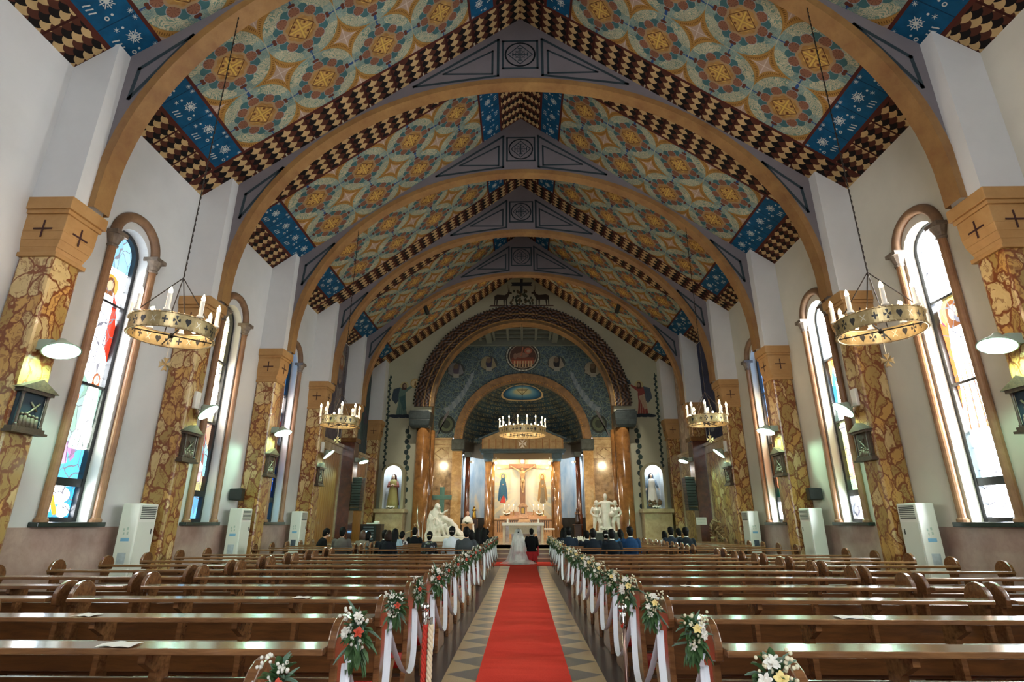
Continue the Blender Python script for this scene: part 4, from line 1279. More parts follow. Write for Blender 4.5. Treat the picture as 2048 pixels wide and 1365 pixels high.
# arch moulding of the apse, capitals, pilasters, brown marble panels
root = thing('apse_arch', 'tan stone arch over the altar apse with gold beaded edge', 'arch', (0, CY, 5.4))
m = MB(); ring_mesh(m, 3.52, 4.03, CY - .10, CY + .25, 60, AZC); m.build('arch_band', M_GILTSTONE if 'M_GILTSTONE' in globals() else M_OCHRE, root, world=True)
m = MB()
for k in range(1, 80):
    t = pi * k / 80; m.ball((-3.62 * cos(t), CY - .11, AZC + 3.62 * sin(t)), .035, 6, 4)
m.build('bead_edge', M_GOLD, root, world=True)
for s in (-1, 1):
    root = thing('marble_pilaster', 'gleaming amber marble pilaster with dark capital beside the apse on the ' + SIDE[s], 'pilaster', (s * 3.78, CY, .6))
    m = MB(); m.box(*sorted((s * 3.50, s * 4.08)), CY - .14, CY + .3, .6, 5.46); m.build('shaft', M_GOLDMARB, root, world=True)
    m = MB(); m.box(*sorted((s * 3.40, s * 4.14)), CY - .22, CY + .3, 5.5, 6.10); m.box(*sorted((s * 3.46, s * 4.10)), CY - .18, CY + .3, 5.42, 5.5); m.build('capital', M_BRONZEST, root, world=True, bevel=.02)
    m = MB(); m.box(*sorted((s * 4.08, s * CX)), CY - .04, CY, .6, 5.0)
    S('wall_marble_panel_' + ('left' if s < 0 else 'right'), m, M_BROWNMARBLE)
    m = MB(); m.box(*sorted((s * 4.08, s * CX)), CY - .06, CY, 5.0, 6.2)
    S('trim_%d' % (5 if s < 0 else 6), m, M_BEIGE)
    root = thing('diamond_panel', 'framed lozenge relief on the beige band above the marble, ' + SIDE[s], 'panel', (s * 4.74, CY - .06, 4.9))
    m = MB(); fr = lambda a, b, d: (a, CY - .064 - d, b); cx = s * 4.72
    line2(m, [(cx - .42, 4.95), (cx + .42, 4.95), (cx + .42, 5.62), (cx - .42, 5.62)], .04, fr, .004)
    line2(m, [(cx, 4.98), (cx + .40, 5.29), (cx, 5.60), (cx - .40, 5.29)], .06, fr, .006)
    line2(m, [(cx - .55, 5.80), (cx + .5, 5.80)], .05, fr, .004, False); line2(m, [(cx - .55, 6.1), (cx + .5, 6.1)], .06, fr, .004, False)
    m.build('relief', M_BROWNMARBLE, root, world=True)
    # small lit downlights at the chancel sides
    for zz in (4.88, 3.66):
        r2 = thing('wall_spotlight', 'small %s round spotlight on the chancel side wall, %s' % ('upper' if zz > 4 else 'lower', SIDE[s]), 'lamp', (s * 5.36, 29.0, zz))
        m = MB(); m.tube([(s * 5.39, 29.0, zz), (s * 5.22, 28.95, zz)], .06, 10); m.build('housing', M_WHITE, r2, world=True)
        m = MB(); m.ball((s * 5.19, 28.94, zz), .065, 8, 6); m.build('bulb', M_LED if zz > 4 else emit('dim_bulb', '#fff0d8', 4.0) , r2, world=True, smooth=True)
        if zz > 4: add_point('spotlight_glow', (s * 5.0, 28.9, zz), 80, (1, .82, .58), .06)
# hanging banner on the groom's side chancel wall and painting on the bride's side
for s, lab, cc in ((1, "long pale pink banner hanging inside the chancel on the groom's side", '#c9a183'), (-1, "tall dim painting inside the chancel on the bride's side", '#6a6258')):
    root = thing('chancel_banner' if s > 0 else 'chancel_painting', lab, 'banner' if s > 0 else 'painting', (s * 5.38, 30, 3.6))
    m = MB(); m.box(*sorted((s * 5.36, s * 5.38)), 29.4, 30.9, 3.6 if s > 0 else 3.9, 6.3 if s > 0 else 8.0); m.build('cloth' if s > 0 else 'canvas', m_stone('worn_%s' % ('pink' if s > 0 else 'umber'), cc, '#d8b79c' if s > 0 else '#8a8070', 1.5, .8), root, world=True)
    m = MB(); m.box(*sorted((s * 5.30, s * 5.385)), 28.9, 31.6, .6, 3.0); o = m.build('dark_doorway', M_DARKWOOD, None); o.name = 'door_%d' % (2 if s < 0 else 3); o['kind'] = 'structure'

# ------------------------------------------------------------------ apse
def m_sky(name, zrange):
    g = G(name)
    u, v = g.uv()
    n, _ = g.noise(g.comb(u * .9, v * .35), 1.6, 4.0, .55)
    c = g.mix(g.between(n, .30, .62), srgb('#6f93b5'), srgb('#a9bccb'))
    c = g.mix(g.between(n, .58, .72) * .8, c, srgb('#d9c9a4'))
    return g.done(c, .7)
m = MB()
def apc(a): return (AR * cos(a), CY + AR * sin(a))
nseg = 40
for k in range(nseg):
    a0, a1 = pi * k / nseg, pi * (k + 1) / nseg
    (xa, ya), (xb, yb) = apc(a0), apc(a1)
    m.poly([(xa, ya, .6), (xb, yb, .6), (xb, yb, 5.25), (xa, ya, 5.25)], [(a0 * AR, .6), (a1 * AR, .6), (a1 * AR, 5.25), (a0 * AR, 5.25)])
S('wall_apse', m, m_sky('sky_painted_apse', 0)); 
m = MB()
for k in range(nseg):
    a0, a1 = pi * k / nseg, pi * (k + 1) / nseg
    (xa, ya), (xb, yb) = [(.985 * p[0], CY + .985 * (p[1] - CY)) for p in (apc(a0), apc(a1))]
    m.poly([(xa, ya, .6), (xb, yb, .6), (xb, yb, 1.75), (xa, ya, 1.75)])
    for z0, z1, rr in ((5.22, 5.3, .95), (5.3, 6.05, .99), (6.0, 6.12, .95)):
        (xa, ya), (xb, yb) = [(rr * p[0], CY + rr * (p[1] - CY)) for p in (apc(a0), apc(a1))]
        m.poly([(xa, ya, z0), (xb, yb, z0), (xb, yb, z1), (xa, ya, z1)])
S('trim_4', m, plain('dark_umber_band', '#2c2a26', .6))
def m_conch():
    g = G('inscribed_dark_dome')
    u, v = g.uv()
    n, _ = g.noise(g.comb(u * 1.0, v * .5), 11.0, 4.0, .7, 2.2)
    row = g.abs(g.fract(v / .30) - .5)
    n2, _ = g.noise(g.comb(u, v), 1.4, 3.0)
    base = g.mix(g.between(n2, .35, .65), srgb('#15242e'), srgb('#234452'))
    c = g.mix(g.gt(n, .56) * g.lt(row, .34), base, srgb('#a89a68'))
    c = g.mix(g.lt(n, .40) * .6, c, srgb('#47616a'))
    return g.done(c, .6)
m = MB()
def con(u, v):
    a = pi * u; e = pi / 2 * v
    return (AR * cos(a) * cos(e), CY + AR * sin(a) * cos(e), AZC + AR * sin(e))
m.grid(con, 40, 16, uv=lambda u, v: (pi * u * AR * cos(pi / 2 * v * .8), pi / 2 * v * AR))
S('ceiling_3', m, m_conch())
# glory oval on the dome
root = thing('glory_painting', 'glowing blue oval with a gold triangle painted high in the dark apse dome', 'painting', (0, CY + 1.5, 8.9))
ROV = AR - .02
def dome_pt(x, y): return (x, CY + y, AZC + sqrt(max(.01, ROV * ROV - x * x - y * y)))
g = G('blue_glory')
x, y, z = g.obj()
rr = g.hyp(x / 1.32, (y - .0) / .80)
c = g.ramp(rr, [(0.0, srgb('#d9cfa0')), (.35, srgb('#b3b896')), (.50, srgb('#6f9fb4')), (.72, srgb('#2f6e98')), (.90, srgb('#1c3a52')), (.93, srgb('#c9b184')), (1.0, srgb('#c9b184'))])
M_GLORY = g.done(c, .6)
m = MB()
def ov(u, v):
    a = 2 * pi * u; return dome_pt(1.32 * v * cos(a), 1.35 + .80 * v * sin(a))
m.grid(lambda u, v: (ov(u, v)[0], ov(u, v)[1], ov(u, v)[2]), 40, 8)
root.location = (0, CY + 1.35, AZC)
m.build('oval_disc', M_GLORY, root, world=True, fixn=False)
m = MB()
def tl(a, b, d): q = dome_pt(a, 1.35 + b); return (q[0], q[1] - d * .5, q[2] - d - .01)
def line_dense(m, p, q, w, fr):
    for k in range(8):
        a = [p[i] + (q[i] - p[i]) * k / 8 for i in (0, 1)]; b = [p[i] + (q[i] - p[i]) * (k + 1) / 8 for i in (0, 1)]
        line2(m, [a, b], w, fr, .004, False)
for p, q in (((-.35, -.22), (.35, -.22)), ((.35, -.22), (0, .32)), ((0, .32), (-.35, -.22)), ((-.2, -.1), (.2, -.1)), ((0, -.2), (0, .2))): line_dense(m, p, q, .04, tl)
m.build('triangle', plain('dark_gold_line', '#4d3c1c', .5), root, world=True)
for s in (-1, 1):
    root = thing('slender_column', 'slender polished column at the edge of the sky-blue apse on the ' + SIDE[s], 'column', (s * 3.22, CY + .2, .6))
    m = MB(); m.lathe([(.17, .6), (.17, 1.9), (.15, 1.95), (.13, 5.1)], 16, (s * 3.2, CY + .25, 0)); m.build('shaft', M_GRANITE, root, world=True, smooth=True)
    m = MB(); m.box(s * 3.2 - .2, s * 3.2 + .2, CY + .05, CY + .45, 5.1, 5.4); m.build('capital', M_BRONZEST, root, world=True, bevel=.02)
    r2 = thing('apse_spotlight', 'small spotlight high on the slender column washing the blue apse wall, ' + SIDE[s], 'lamp', (s * 2.98, CY + .1, 4.85))
    m = MB(); m.tube([(s * 3.06, CY + .2, 4.85), (s * 2.92, CY + .1, 4.80)], .06, 10); m.build('housing', M_WHITE, r2, world=True)
    m = MB(); m.ball((s * 2.90, CY + .1, 4.79), .045, 8, 6); m.build('bulb', M_LED, r2, world=True, smooth=True)
    add_spot('apse_wash_light', (s * 2.78, CY + .1, 4.8), (s * .12, 1, -.55), 110, (.95, .97, 1.0), radians(120), .06)

# picture wall behind the altar
def m_rays():
    g = G('altar_sky_painting')
    u, v = g.uv()
    th = g.m('ARCTAN2', v - 3.4, u)
    n, _ = g.noise(g.comb(g.cos(th) * 3.0, g.sin(th) * 3.0), 3.5, 3.0, .6)
    n2, _ = g.noise(g.comb(u, v), 1.3, 4.0)
    r = g.hyp(u, v - 3.4)
    c = g.mix(g.between(n2, .35, .65), srgb('#a9b4b0'), srgb('#d6cdb0'))
    c = g.mix(g.gt(g.sin(th * 22.0), .45) * g.between(r, .4, 1.0) * .45, c, srgb('#f0dca4'))
    c = g.mix(g.between(1.8 - r, 0, 1.4) * .75, c, srgb('#f4e8c8'))
    return g.done(c, .7)
m = MB(); P4 = [(-2.05, 1.2), (2.05, 1.2), (2.05, 5.5), (-2.05, 5.5)]
m.poly([(a, 34.8, b) for a, b in P4], P4)
for s in (-1, 1): m.poly([(s * 2.05, 34.8, 1.2), (s * 2.05, 35.2, 1.2), (s * 2.05, 35.2, 5.5), (s * 2.05, 34.8, 5.5)], [(0, 0)] * 4)
S('wall_altar', m, m_rays())
fa = lambda a, b, d: (a, 34.79 - d, b)
for nm, lab, arg, kw in (('mourner_painting', 'painted praying woman in deep blue mantle over red hem beside the crucifix', (-1.23, 2.62, 1.78, '#3d7088', '#356284'), dict(hair='#356284', skin='#d9b490', halo='#ecd28c', fold='#1f3f55', trim=None, wf=.62)),
                         ('mourner_painting', 'painted standing figure in ochre and grey-brown robe beside the crucifix', (1.22, 2.58, 1.78, '#8c7c62', '#a98250'), dict(hair='#a5743e', skin='#d9b490', halo='#ecd28c', fold='#6c5c46', wf=.62))):
    root = thing(nm, lab, 'painting', (arg[0], 34.79, arg[1]))
    sh = saint(*arg, **kw)
    if arg[0] < 0: sh.append(([(-1.40, 2.63), (-1.06, 2.63), (-1.12, 2.95), (-1.2, 3.08), (-1.32, 2.9)], '#c94a3c'))
    painted('painted_figure', sh, fa, M_PAINT2, root, .0006)

# crucifix
root = thing('crucifix', 'large wooden crucifix with a pale carved figure above the altar', 'crucifix', (0, 34.5, 1.9))
m = MB(); m.box(-.16, .16, 34.42, 34.56, 2.10, 5.2); m.build('upright', M_CRUX if 'M_CRUX' in globals() else wood('crucifix_wood', '#744a2a', '#a37347', .4, .2, (8, 8, 1)), root, world=True, bevel=.01)
m = MB(); m.box(-.84, .84, 34.41, 34.55, 4.66, 4.93); m.build('crossbar', root.children[0].data.materials[0], root, world=True, bevel=.01)
m = MB(); m.box(-1.62, -.86, 34.70, 34.76, 4.68, 4.92); m.box(.86, 1.66, 34.70, 34.76, 4.68, 4.92); m.build('wall_strip', M_OAK2, root, world=True)  # pale strips near the wall, beyond the crossbar ends
m = MB(); m.box(-.10, .10, 34.36, 34.41, 4.96, 5.12); m.build('title_plate', M_IVORY, root, world=True)
m = MB(); Yc = 34.30
m.ball((-.03, Yc - .03, 4.60), .085, 12, 9, (.9, 1, 1.2))
m.tube([(-.02, Yc, 4.52), (0, Yc, 4.42)], .05, 8)
m.tube([(0, Yc, 4.48), (0, Yc - .01, 4.36), (0, Yc, 4.18), (.01, Yc + .01, 4.02), (.01, Yc, 3.92)], [(.10, .07), (.155, .09), (.13, .08), (.10, .075), (.12, .085)], 12)
for q in (-1, 1):
    m.tube([(q * .12, Yc, 4.43), (q * .42, Yc + .04, 4.62), (q * .70, Yc + .08, 4.78)], [.05, .038, .026], 8)
    m.ball((q * .73, Yc + .09, 4.80), .035, 8, 6, (1.2, .7, 1))
    m.tube([(q * .065, Yc, 3.94), (q * .075, Yc - .05, 3.62), (q * .03, Yc, 3.28)], [.075, .058, .036], 8)
    m.tube([(q * .03, Yc, 3.28), (q * .02, Yc - .07, 3.20)], [.036, .025], 8)
m.build('corpus', m_stone('carved_flesh_wood', '#a9814f', '#d9b684', 5, .5), root, world=True, mods=remesh(.014, 2))
m = MB(); m.tube([(0, Yc, 4.02), (.01, Yc, 3.92), (.02, Yc, 3.80)], [(.125, .09), (.145, .10), (.13, .09)], 12); m.build('loincloth', m_stone('loincloth_gilt', '#b08e5c', '#d9c08c', 8, .6), root, world=True, smooth=True)
m = MB(); m.ball((-.03, Yc + .0, 4.625), .095, 10, 8, (.95, .9, 1.1)); m.build('hair', plain('carved_brown_hair', '#4a2c18', .7), root, world=True, smooth=True)

# portico over the altar
PY = 33.3
root = thing('altar_canopy', 'altar canopy with amber columns, dark beam, tan panelled frieze and low gable', 'canopy', (0, PY, .6))
for x in (-2.06, 2.06):
    m = MB(); m.lathe([(.28, .6), (.28, 1.3), (.23, 1.4), (.215, 4.95)], 20, (x, PY + .1, 0)); m.build('column', M_GRANITE2, root, world=True, smooth=True)
    m = MB(); xo = x + (.16 if x > 0 else -.16) * -1.6
    m.lathe([(.12, .6), (.12, 4.95)], 12, (xo, PY + .35, 0)); m.build('inner_column', M_GRANITE2, root, world=True, smooth=True)
    m = MB(); m.box(x - .30, x + .30, PY - .2, PY + .4, 5.12, 5.5); m.box(x - .25, x + .25, PY - .15, PY + .35, 4.95, 5.12); m.build('column_capital', M_TEALST, root, world=True, bevel=.02)
m = MB(); m.box(-2.52, 2.52, PY - .30, PY + .6, 5.44, 5.58); m.box(-2.60, 2.60, PY - .36, PY + .6, 5.58, 5.68); m.build('architrave', M_TEALST, root, world=True, bevel=.01)
m = MB(); m.box(-1.85, 1.85, PY - .1, PY + .3, 5.10, 5.44); m.build('inner_beam', plain('dull_brown_beam', '#6b5738', .5), root, world=True)  # one brown with slight random tone
m = MB(); m.box(-2.46, 2.46, PY - .22, PY + .6, 5.68, 6.30)
m.build('frieze', M_OAK2F, root, world=True)
m = MB()
for k in range(13):
    x = -2.42 + k * 4.84 / 12; m.box(x - .035, x + .035, PY - .26, PY - .20, 5.68, 6.30)
    if k < 12: m.box(x + .08, x + .32, PY - .235, PY - .215, 6.08, 6.12)
m.build('frieze_post', M_OCHRE, root, world=True)
m = MB(); m.prism([(-2.5, 6.30), (2.5, 6.30), (0, 7.30)], lambda a, b, d: (a, d, b), PY - .1, PY + 1.4); m.build('gable', M_OAK2F, root, world=True)
m = MB()
for q in (-1, 1):
    m.prism([(0, 7.28), (0, 7.40), (q * 2.72, 6.34), (q * 2.6, 6.28)], lambda a, b, d: (a, d, b), PY - .2, PY + 1.4)
m.build('roof_edge', M_TEALST, root, world=True)
m = MB()
for a in range(4):
    w = a * pi / 2
    for q in (-1, 1):
        pts = [(0, 0), (.26 * cos(w) - q * .15 * sin(w), .26 * sin(w) + q * .15 * cos(w)), (.20 * cos(w), .20 * sin(w))]
        m.prism([(p[0], 5.98 + p[1]) for p in pts], lambda a_, b_, d: (a_, d, b_), PY - .30, PY - .26)
m.build('eight_pointed_cross', M_WHITEMARBLE, root, world=True)
for x in (-1.6, 1.6):
    r2 = thing('canopy_spotlight', 'small lit spotlight under the dark beam of the canopy, ' + SIDE[-1 if x < 0 else 1], 'lamp', (x, PY - .25, 4.85))
    m = MB(); m.ball((x, PY - .25, 4.86), .07, 8, 6); m.build('bulb', M_LED, r2, world=True, smooth=True)
    m = MB(); m.tube([(x, PY - .22, 4.92), (x, PY - .10, 5.2)], .03, 8); m.build('bracket', M_WHITE, r2, world=True)
    add_spot('canopy_light', (x, PY - .28, 4.8), (-x * .45, 1.6, -1.0), 120, (1, .84, .60), radians(110), .06)
# bare point lights, no housings, that light the picture wall from behind the frieze
for x in (-1.2, 0, 1.2): add_point('picture_wall_light', (x, PY + .75, 5.15), 22, (1, .86, .62), .05)

# high altar
root = thing('high_altar', 'stepped pale oak high altar against the picture wall under the crucifix', 'altar', (0, 34.0, .6))
m = MB(); m.box(-1.85, 1.85, 33.7, 34.7, .6, 1.62); m.box(-1.95, 1.95, 33.62, 34.75, 1.62, 1.70); m.build('base', M_OAK2, root, world=True, bevel=.01)
m = MB(); m.box(-1.40, 1.40, 34.0, 34.7, 1.70, 1.88); m.box(-1.10, 1.10, 34.15, 34.7, 1.88, 2.10); m.build('retable_step', M_OAK2, root, world=True, bevel=.01)
m = MB()
for k in range(25):
    x = -1.5 + k * 3.0 / 24
    if abs(x) > .35: m.box(x - .02, x + .02, 33.66, 33.70, .95, 1.58)
m.build('slat', M_DARKWOOD, root, world=True)
root = thing('tabernacle', 'gabled pale tabernacle with dark-rimmed arched door at the middle of the high altar', 'tabernacle', (0, 34.0, 1.88))
m = MB(); m.box(-.24, .24, 33.85, 34.15, 1.88, 2.38); m.box(-.34, .34, 33.8, 34.15, 1.72, 1.88); m.prism([(-.32, 2.36), (.32, 2.36), (.18, 2.52), (0, 2.60), (-.18, 2.52)], lambda a, b, d: (a, d, b), 33.80, 34.2); m.build('body', M_OAK2, root, world=True, bevel=.008)
m = MB(); m.prism([(-.13, 1.98)] + [(-.13 * cos(pi * k / 8), 2.26 + .10 * sin(pi * k / 8)) for k in range(9)] + [(.13, 1.98)], lambda a, b, d: (a, d, b), 33.84, 33.86); m.build('door_rim', M_DARKWOOD, root, world=True)
m = MB(); m.prism([(-.095, 2.0)] + [(-.095 * cos(pi * k / 8), 2.26 + .07 * sin(pi * k / 8)) for k in range(9)] + [(.095, 2.0)], lambda a, b, d: (a, d, b), 33.83, 33.845); m.build('door', M_GOLD, root, world=True)
pos = (-1.13, -.83, -.56, .63, .93, 1.23)
for k, x in enumerate(pos):
    r2 = thing('altar_candle', 'white candle on the high altar, %s of the three on the %s' % (['outer', 'middle', 'inner', 'inner', 'middle', 'outer'][k], SIDE[-1 if x < 0 else 1]), 'candle', (x, 34.05, 1.88), group='candles on the high altar')
    m = MB(); m.lathe([(.05, 1.88), (.02, 1.92), (.02, 2.12), (.05, 2.16)], 10, (x, 34.05, .0)); m.build('holder', M_GOLD, r2, world=True)
    m = MB(); m.lathe([(.026, 2.16), (.026, 2.46)], 10, (x, 34.05, 0)); m.build('wax', M_IVORY, r2, world=True)
    m = MB(); m.lathe([(.003, 2.46), (.008, 2.48), (.001, 2.51)], 8, (x, 34.05, 0)); m.build('flame', M_FLAME, r2, world=True)
# free-standing altar table
root = thing('altar_table', 'free-standing altar table with white cloth top and open brown and cream base', 'altar', (0, 27.2, .6))
M_CREAM = m_stone('cream_marble', '#b8a488', '#dccdb0', 3, .3)
m = MB(); m.box(-.98, .98, 26.85, 27.65, 1.34, 1.48); m.build('tabletop', M_LINEN, root, world=True, bevel=.01)
for x in (-.90, .90):
    m = MB(); m.box(x - .05, x + .05, 26.9, 27.6, .6, 1.34); m.build('leg', M_CREAM, root, world=True)
    m = MB(); xi = x * .82; m.box(xi - .09, xi + .09, 26.98, 27.02, .62, 1.34); m.build('brown_panel', M_BROWNMARBLE, root, world=True)
m = MB()
for k in range(13):
    a = -.62 + k * .103
    m.add([(a * 1.15 - .022, 26.93, 1.33), (a * 1.15 + .022, 26.93, 1.33), (a * .35 + .012, 26.93, 1.02), (a * .35 - .012, 26.93, 1.02)], [(0, 1, 2, 3)])
m.box(-.66, .66, 26.95, 26.98, .98, 1.33)
m.build('fan_relief', M_CREAM, root, world=True)
m = MB(); m.box(-.55, .55, 27.2, 27.3, .62, 1.0); m.build('relief_panel', M_BROWNMARBLE, root, world=True)
for x in (-.73, .73):
    r2 = thing('altar_candle', 'short thick white candle standing on the altar table, ' + SIDE[-1 if x < 0 else 1], 'candle', (x, 27.1, 1.48), group='thick candles on the altar table')
    m = MB(); m.lathe([(.038, 1.48), (.038, 1.66)], 14, (x, 27.1, 0)); m.build('wax', M_IVORY, r2, world=True)
root = thing('priest_seat', 'low oak reading desk behind the middle of the altar table', 'desk', (0.06, 31, .6))
m = MB(); m.box(-.22, .34, 30.8, 31.2, .6, 1.5); m.add([(-.28, 30.7, 1.5), (.40, 30.7, 1.5), (.34, 31.2, 1.66), (-.22, 31.2, 1.66)], [(0, 1, 2, 3)]); m.build('body', M_OAK2, root, world=True)
root = thing('side_stool', 'white-cushioned wooden stool beside the high altar on the groom\'s side', 'stool', (1.35, 29.5, .6))
m = MB(); m.box(1.08, 1.62, 29.3, 29.7, 1.12, 1.20); m.build('seat_cushion', M_LINEN, root, world=True, bevel=.02)
for x in (1.12, 1.58):
    for y in (29.34, 29.66):
        m = MB(); m.box(x - .02, x + .02, y - .02, y + .02, .6, 1.12); m.build('leg', M_OAK, root, world=True)

# altar rail
for s in (-1, 1):
    root = thing('altar_rail', 'low yellowish altar rail across the front of the sanctuary on the ' + SIDE[s], 'rail', (s * 4.3, 22.6, 0))
    m = MB(); m.box(*sorted((s * 1.35, s * 7.2)), 22.45, 22.75, .66, .73); m.build('top_rail', M_RAILTOP, root, world=True, bevel=.01)
    m = MB(); m.box(*sorted((s * 1.35, s * 7.2)), 22.55, 22.65, .05, .12); m.build('bottom_rail', M_OAK, root, world=True)
    for k in range(13):
        x = s * (1.5 + k * .46); m = MB(); m.box(x - .035, x + .035, 22.56, 22.64, 0, .66); m.build('post', M_OAK, root, world=True)
# ------------------------------------------------------------------ pews
def pew_end_profile():
    P = [(.44, 0), (.44, .05), (.38, .12), (.35, .30), (.40, .40), (.45, .43), (.45, .46), (.14, .47), (.085, .56), (.08, .68), (.12, .76), (.15, .84)]
    P += [(.15 * cos(pi * k / 10), .835 + .145 * sin(pi * k / 10)) for k in range(1, 10)]
    P += [(-.15, .84), (-.14, .78), (-.08, .77), (-.07, .60), (-.085, .35), (-.14, .08), (-.15, 0)]
    return P
def make_pew(Lg, name='church_pew'):
    root = thing(name, 'varnished brown wooden pew', 'pew', (0, 0, 0))
    h = Lg / 2
    for q in (-1, 1):
        m = MB(); x0, x1 = sorted((q * h, q * (h - .045)))
        m.prism(pew_end_profile(), lambda a, b, d: (d, a, b), x0, x1)
        m.build('end_panel', M_PEW, root, bevel=.008)
    m = MB(); m.box(-h + .045, h - .045, -.215, -.015, .815, .848); m.build('book_ledge', M_PEW2, root, bevel=.006)
    m = MB(); m.box(-h + .045, h - .045, .015, .045, .45, .655, ); m.build('backrest', M_PEW3, root, bevel=.006)
    m = MB(); m.box(-h + .045, h - .045, .05, .45, .42, .45); m.build('seat', M_PEW3, root, bevel=.008)
    m = MB(); m.box(-h + .045, h - .045, -.05, -.015, .08, .20); m.build('lower_board', M_PEW3, root)
    n = 3 if Lg > 2.9 else 2
    for k in range(1, n):
        x = -h + Lg * k / n; m = MB()
        m.prism([(.42, 0), (.40, .10), (.33, .20), (.38, .42), (.05, .42), (.05, .80), (-.19, .815), (-.19, .77), (-.07, .70), (-.08, .3), (-.12, 0)], lambda a, b, d: (d, a, b), x - .02, x + .02)
        m.build('support', M_PEW, root)
    m = MB(); m.box(-h + .10, h - .10, -.60, -.46, .13, .17); m.build('kneeler_plank', M_PEW3, root)
    m = MB(); m.tube([(-h + .04, -.53, .215), (h - .04, -.53, .215)], (.075), 10); m.build('kneeler_pad', M_REDPAD, root, smooth=True)
    for q in (-1, 1):
        m = MB(); m.box(q * (h - .10) - .015, q * (h - .10) + .015, -.56, -.10, .08, .15); m.build('kneeler_arm', M_PEW, root)
    return root
ROWS = [2.50 + 1.0 * k for k in range(11)] + [14.70 + 1.0 * k for k in range(7)]
NUM = ['first', 'second', 'third', 'fourth', 'fifth', 'sixth', 'seventh', 'eighth', 'ninth', 'tenth', 'eleventh']
def row_words(k):
    return ('%s row behind the gap' % NUM[10 - k]) if k <= 10 else ('%s row ahead of the gap' % NUM[k - 11])
protoA = make_pew(3.12); protoB = make_pew(2.62)
usedA = usedB = False
for k, y in enumerate(ROWS):
    for s in (-1, 1):
        la = 'brown wooden pew beside the carpet, %s, %s' % (SIDE[s], row_words(k))
        lb = 'brown wooden pew by the side wall, %s, %s' % (SIDE[s], row_words(k))
        if not usedA: protoA.location = (s * 2.60, y, 0); protoA['label'] = la; protoA['group'] = 'church pews'; usedA = True
        else: copy_tree(protoA, label=la, group='church pews', loc=(s * 2.60, y, 0))
        if not usedB: protoB.location = (s * 5.57, y, 0); protoB['label'] = lb; protoB['group'] = 'church pews'; usedB = True
        else: copy_tree(protoB, label=lb, group='church pews', loc=(s * 5.57, y, 0))

# ------------------------------------------------------------------ carpet
root = MB()
root.box(-.475, .475, .2, 21.15, 0, .008)
o = root.build('aisle_carpet', M_CARPET); tag(o, 'long bright red carpet runner down the middle of the aisle', 'carpet')
root = MB(); root.box(-1.05, 1.05, 21.15, 23.05, 0, .010)
o = root.build('kneeling_carpet', M_CARPET); tag(o, 'short wide red carpet at the foot of the steps under the couple', 'carpet')

# ------------------------------------------------------------------ flowers and ribbons
g = G('leaf_green'); n, _ = g.noise(g.coord(), 20.0, 2.0)
M_LEAF = g.done(g.mix(n, srgb('#20381f'), srgb('#5d7f4a')), .5)
g = G('eucalyptus_leaf'); n, _ = g.noise(g.coord(), 14.0, 2.0)
M_LEAF2 = g.done(g.mix(n, srgb('#3c5a48'), srgb('#8aa58c')), .55)
M_PETAL = plain('white_petal', '#dcd8c8', .6, var=.05)
M_BUD = plain('cream_bud', '#d9d1ae', .6, var=.06)
M_ORANGE = plain('orange_red_petal', '#b8442a', .6, var=.2)
M_YELLOW = plain('butter_yellow_petal', '#e6d188', .6, var=.1)
M_RIBBON = plain('white_satin_ribbon', '#dcdee2', .38, var=.02, spec=.6)
def leaf(m, base, d, Lf, w, droop=.3):
    d = Vector(d).normalized(); up = Vector((0, 0, 1)); s = d.cross(up)
    if s.length < .1: s = Vector((1, 0, 0))
    s.normalize(); nrm = s.cross(d)
    B = Vector(base); pts = []
    for t, ww in ((0, .12), (.3, .85), (.6, 1.0), (.85, .55), (1, .04)):
        c = B + d * (Lf * t) - up * (droop * Lf * t * t)
        pts.append((c - s * (w * ww / 2) + nrm * .012 * ww, c + nrm * -.004, c + s * (w * ww / 2) + nrm * .012 * ww))
    vs = [p for q in pts for p in q]; fs = []
    for i in range(4):
        for j in range(2): fs.append((3 * i + j, 3 * i + j + 1, 3 * i + j + 4, 3 * i + j + 3))
    m.add(vs, fs)
def lily(m, c, d, r, n=6, cup=.5):
    d = Vector(d).normalized(); a = d.orthogonal().normalized(); b = d.cross(a)
    for k in range(n):
        w = 2 * pi * k / n + random.random() * .3
        o = a * cos(w) + b * sin(w); s = d.cross(o)
        C = Vector(c); pts = []
        for t, ww in ((0, .18), (.4, .55), (.75, .5), (1.0, .05)):
            p = C + o * (r * t) + d * (r * (cup * t - .55 * cup * t * t * t) )
            pts.append((p - s * r * ww / 2, p + s * r * ww / 2))
        vs = [p for q in pts for p in q]
        m.add(vs, [(2 * i, 2 * i + 1, 2 * i + 3, 2 * i + 2) for i in range(3)])
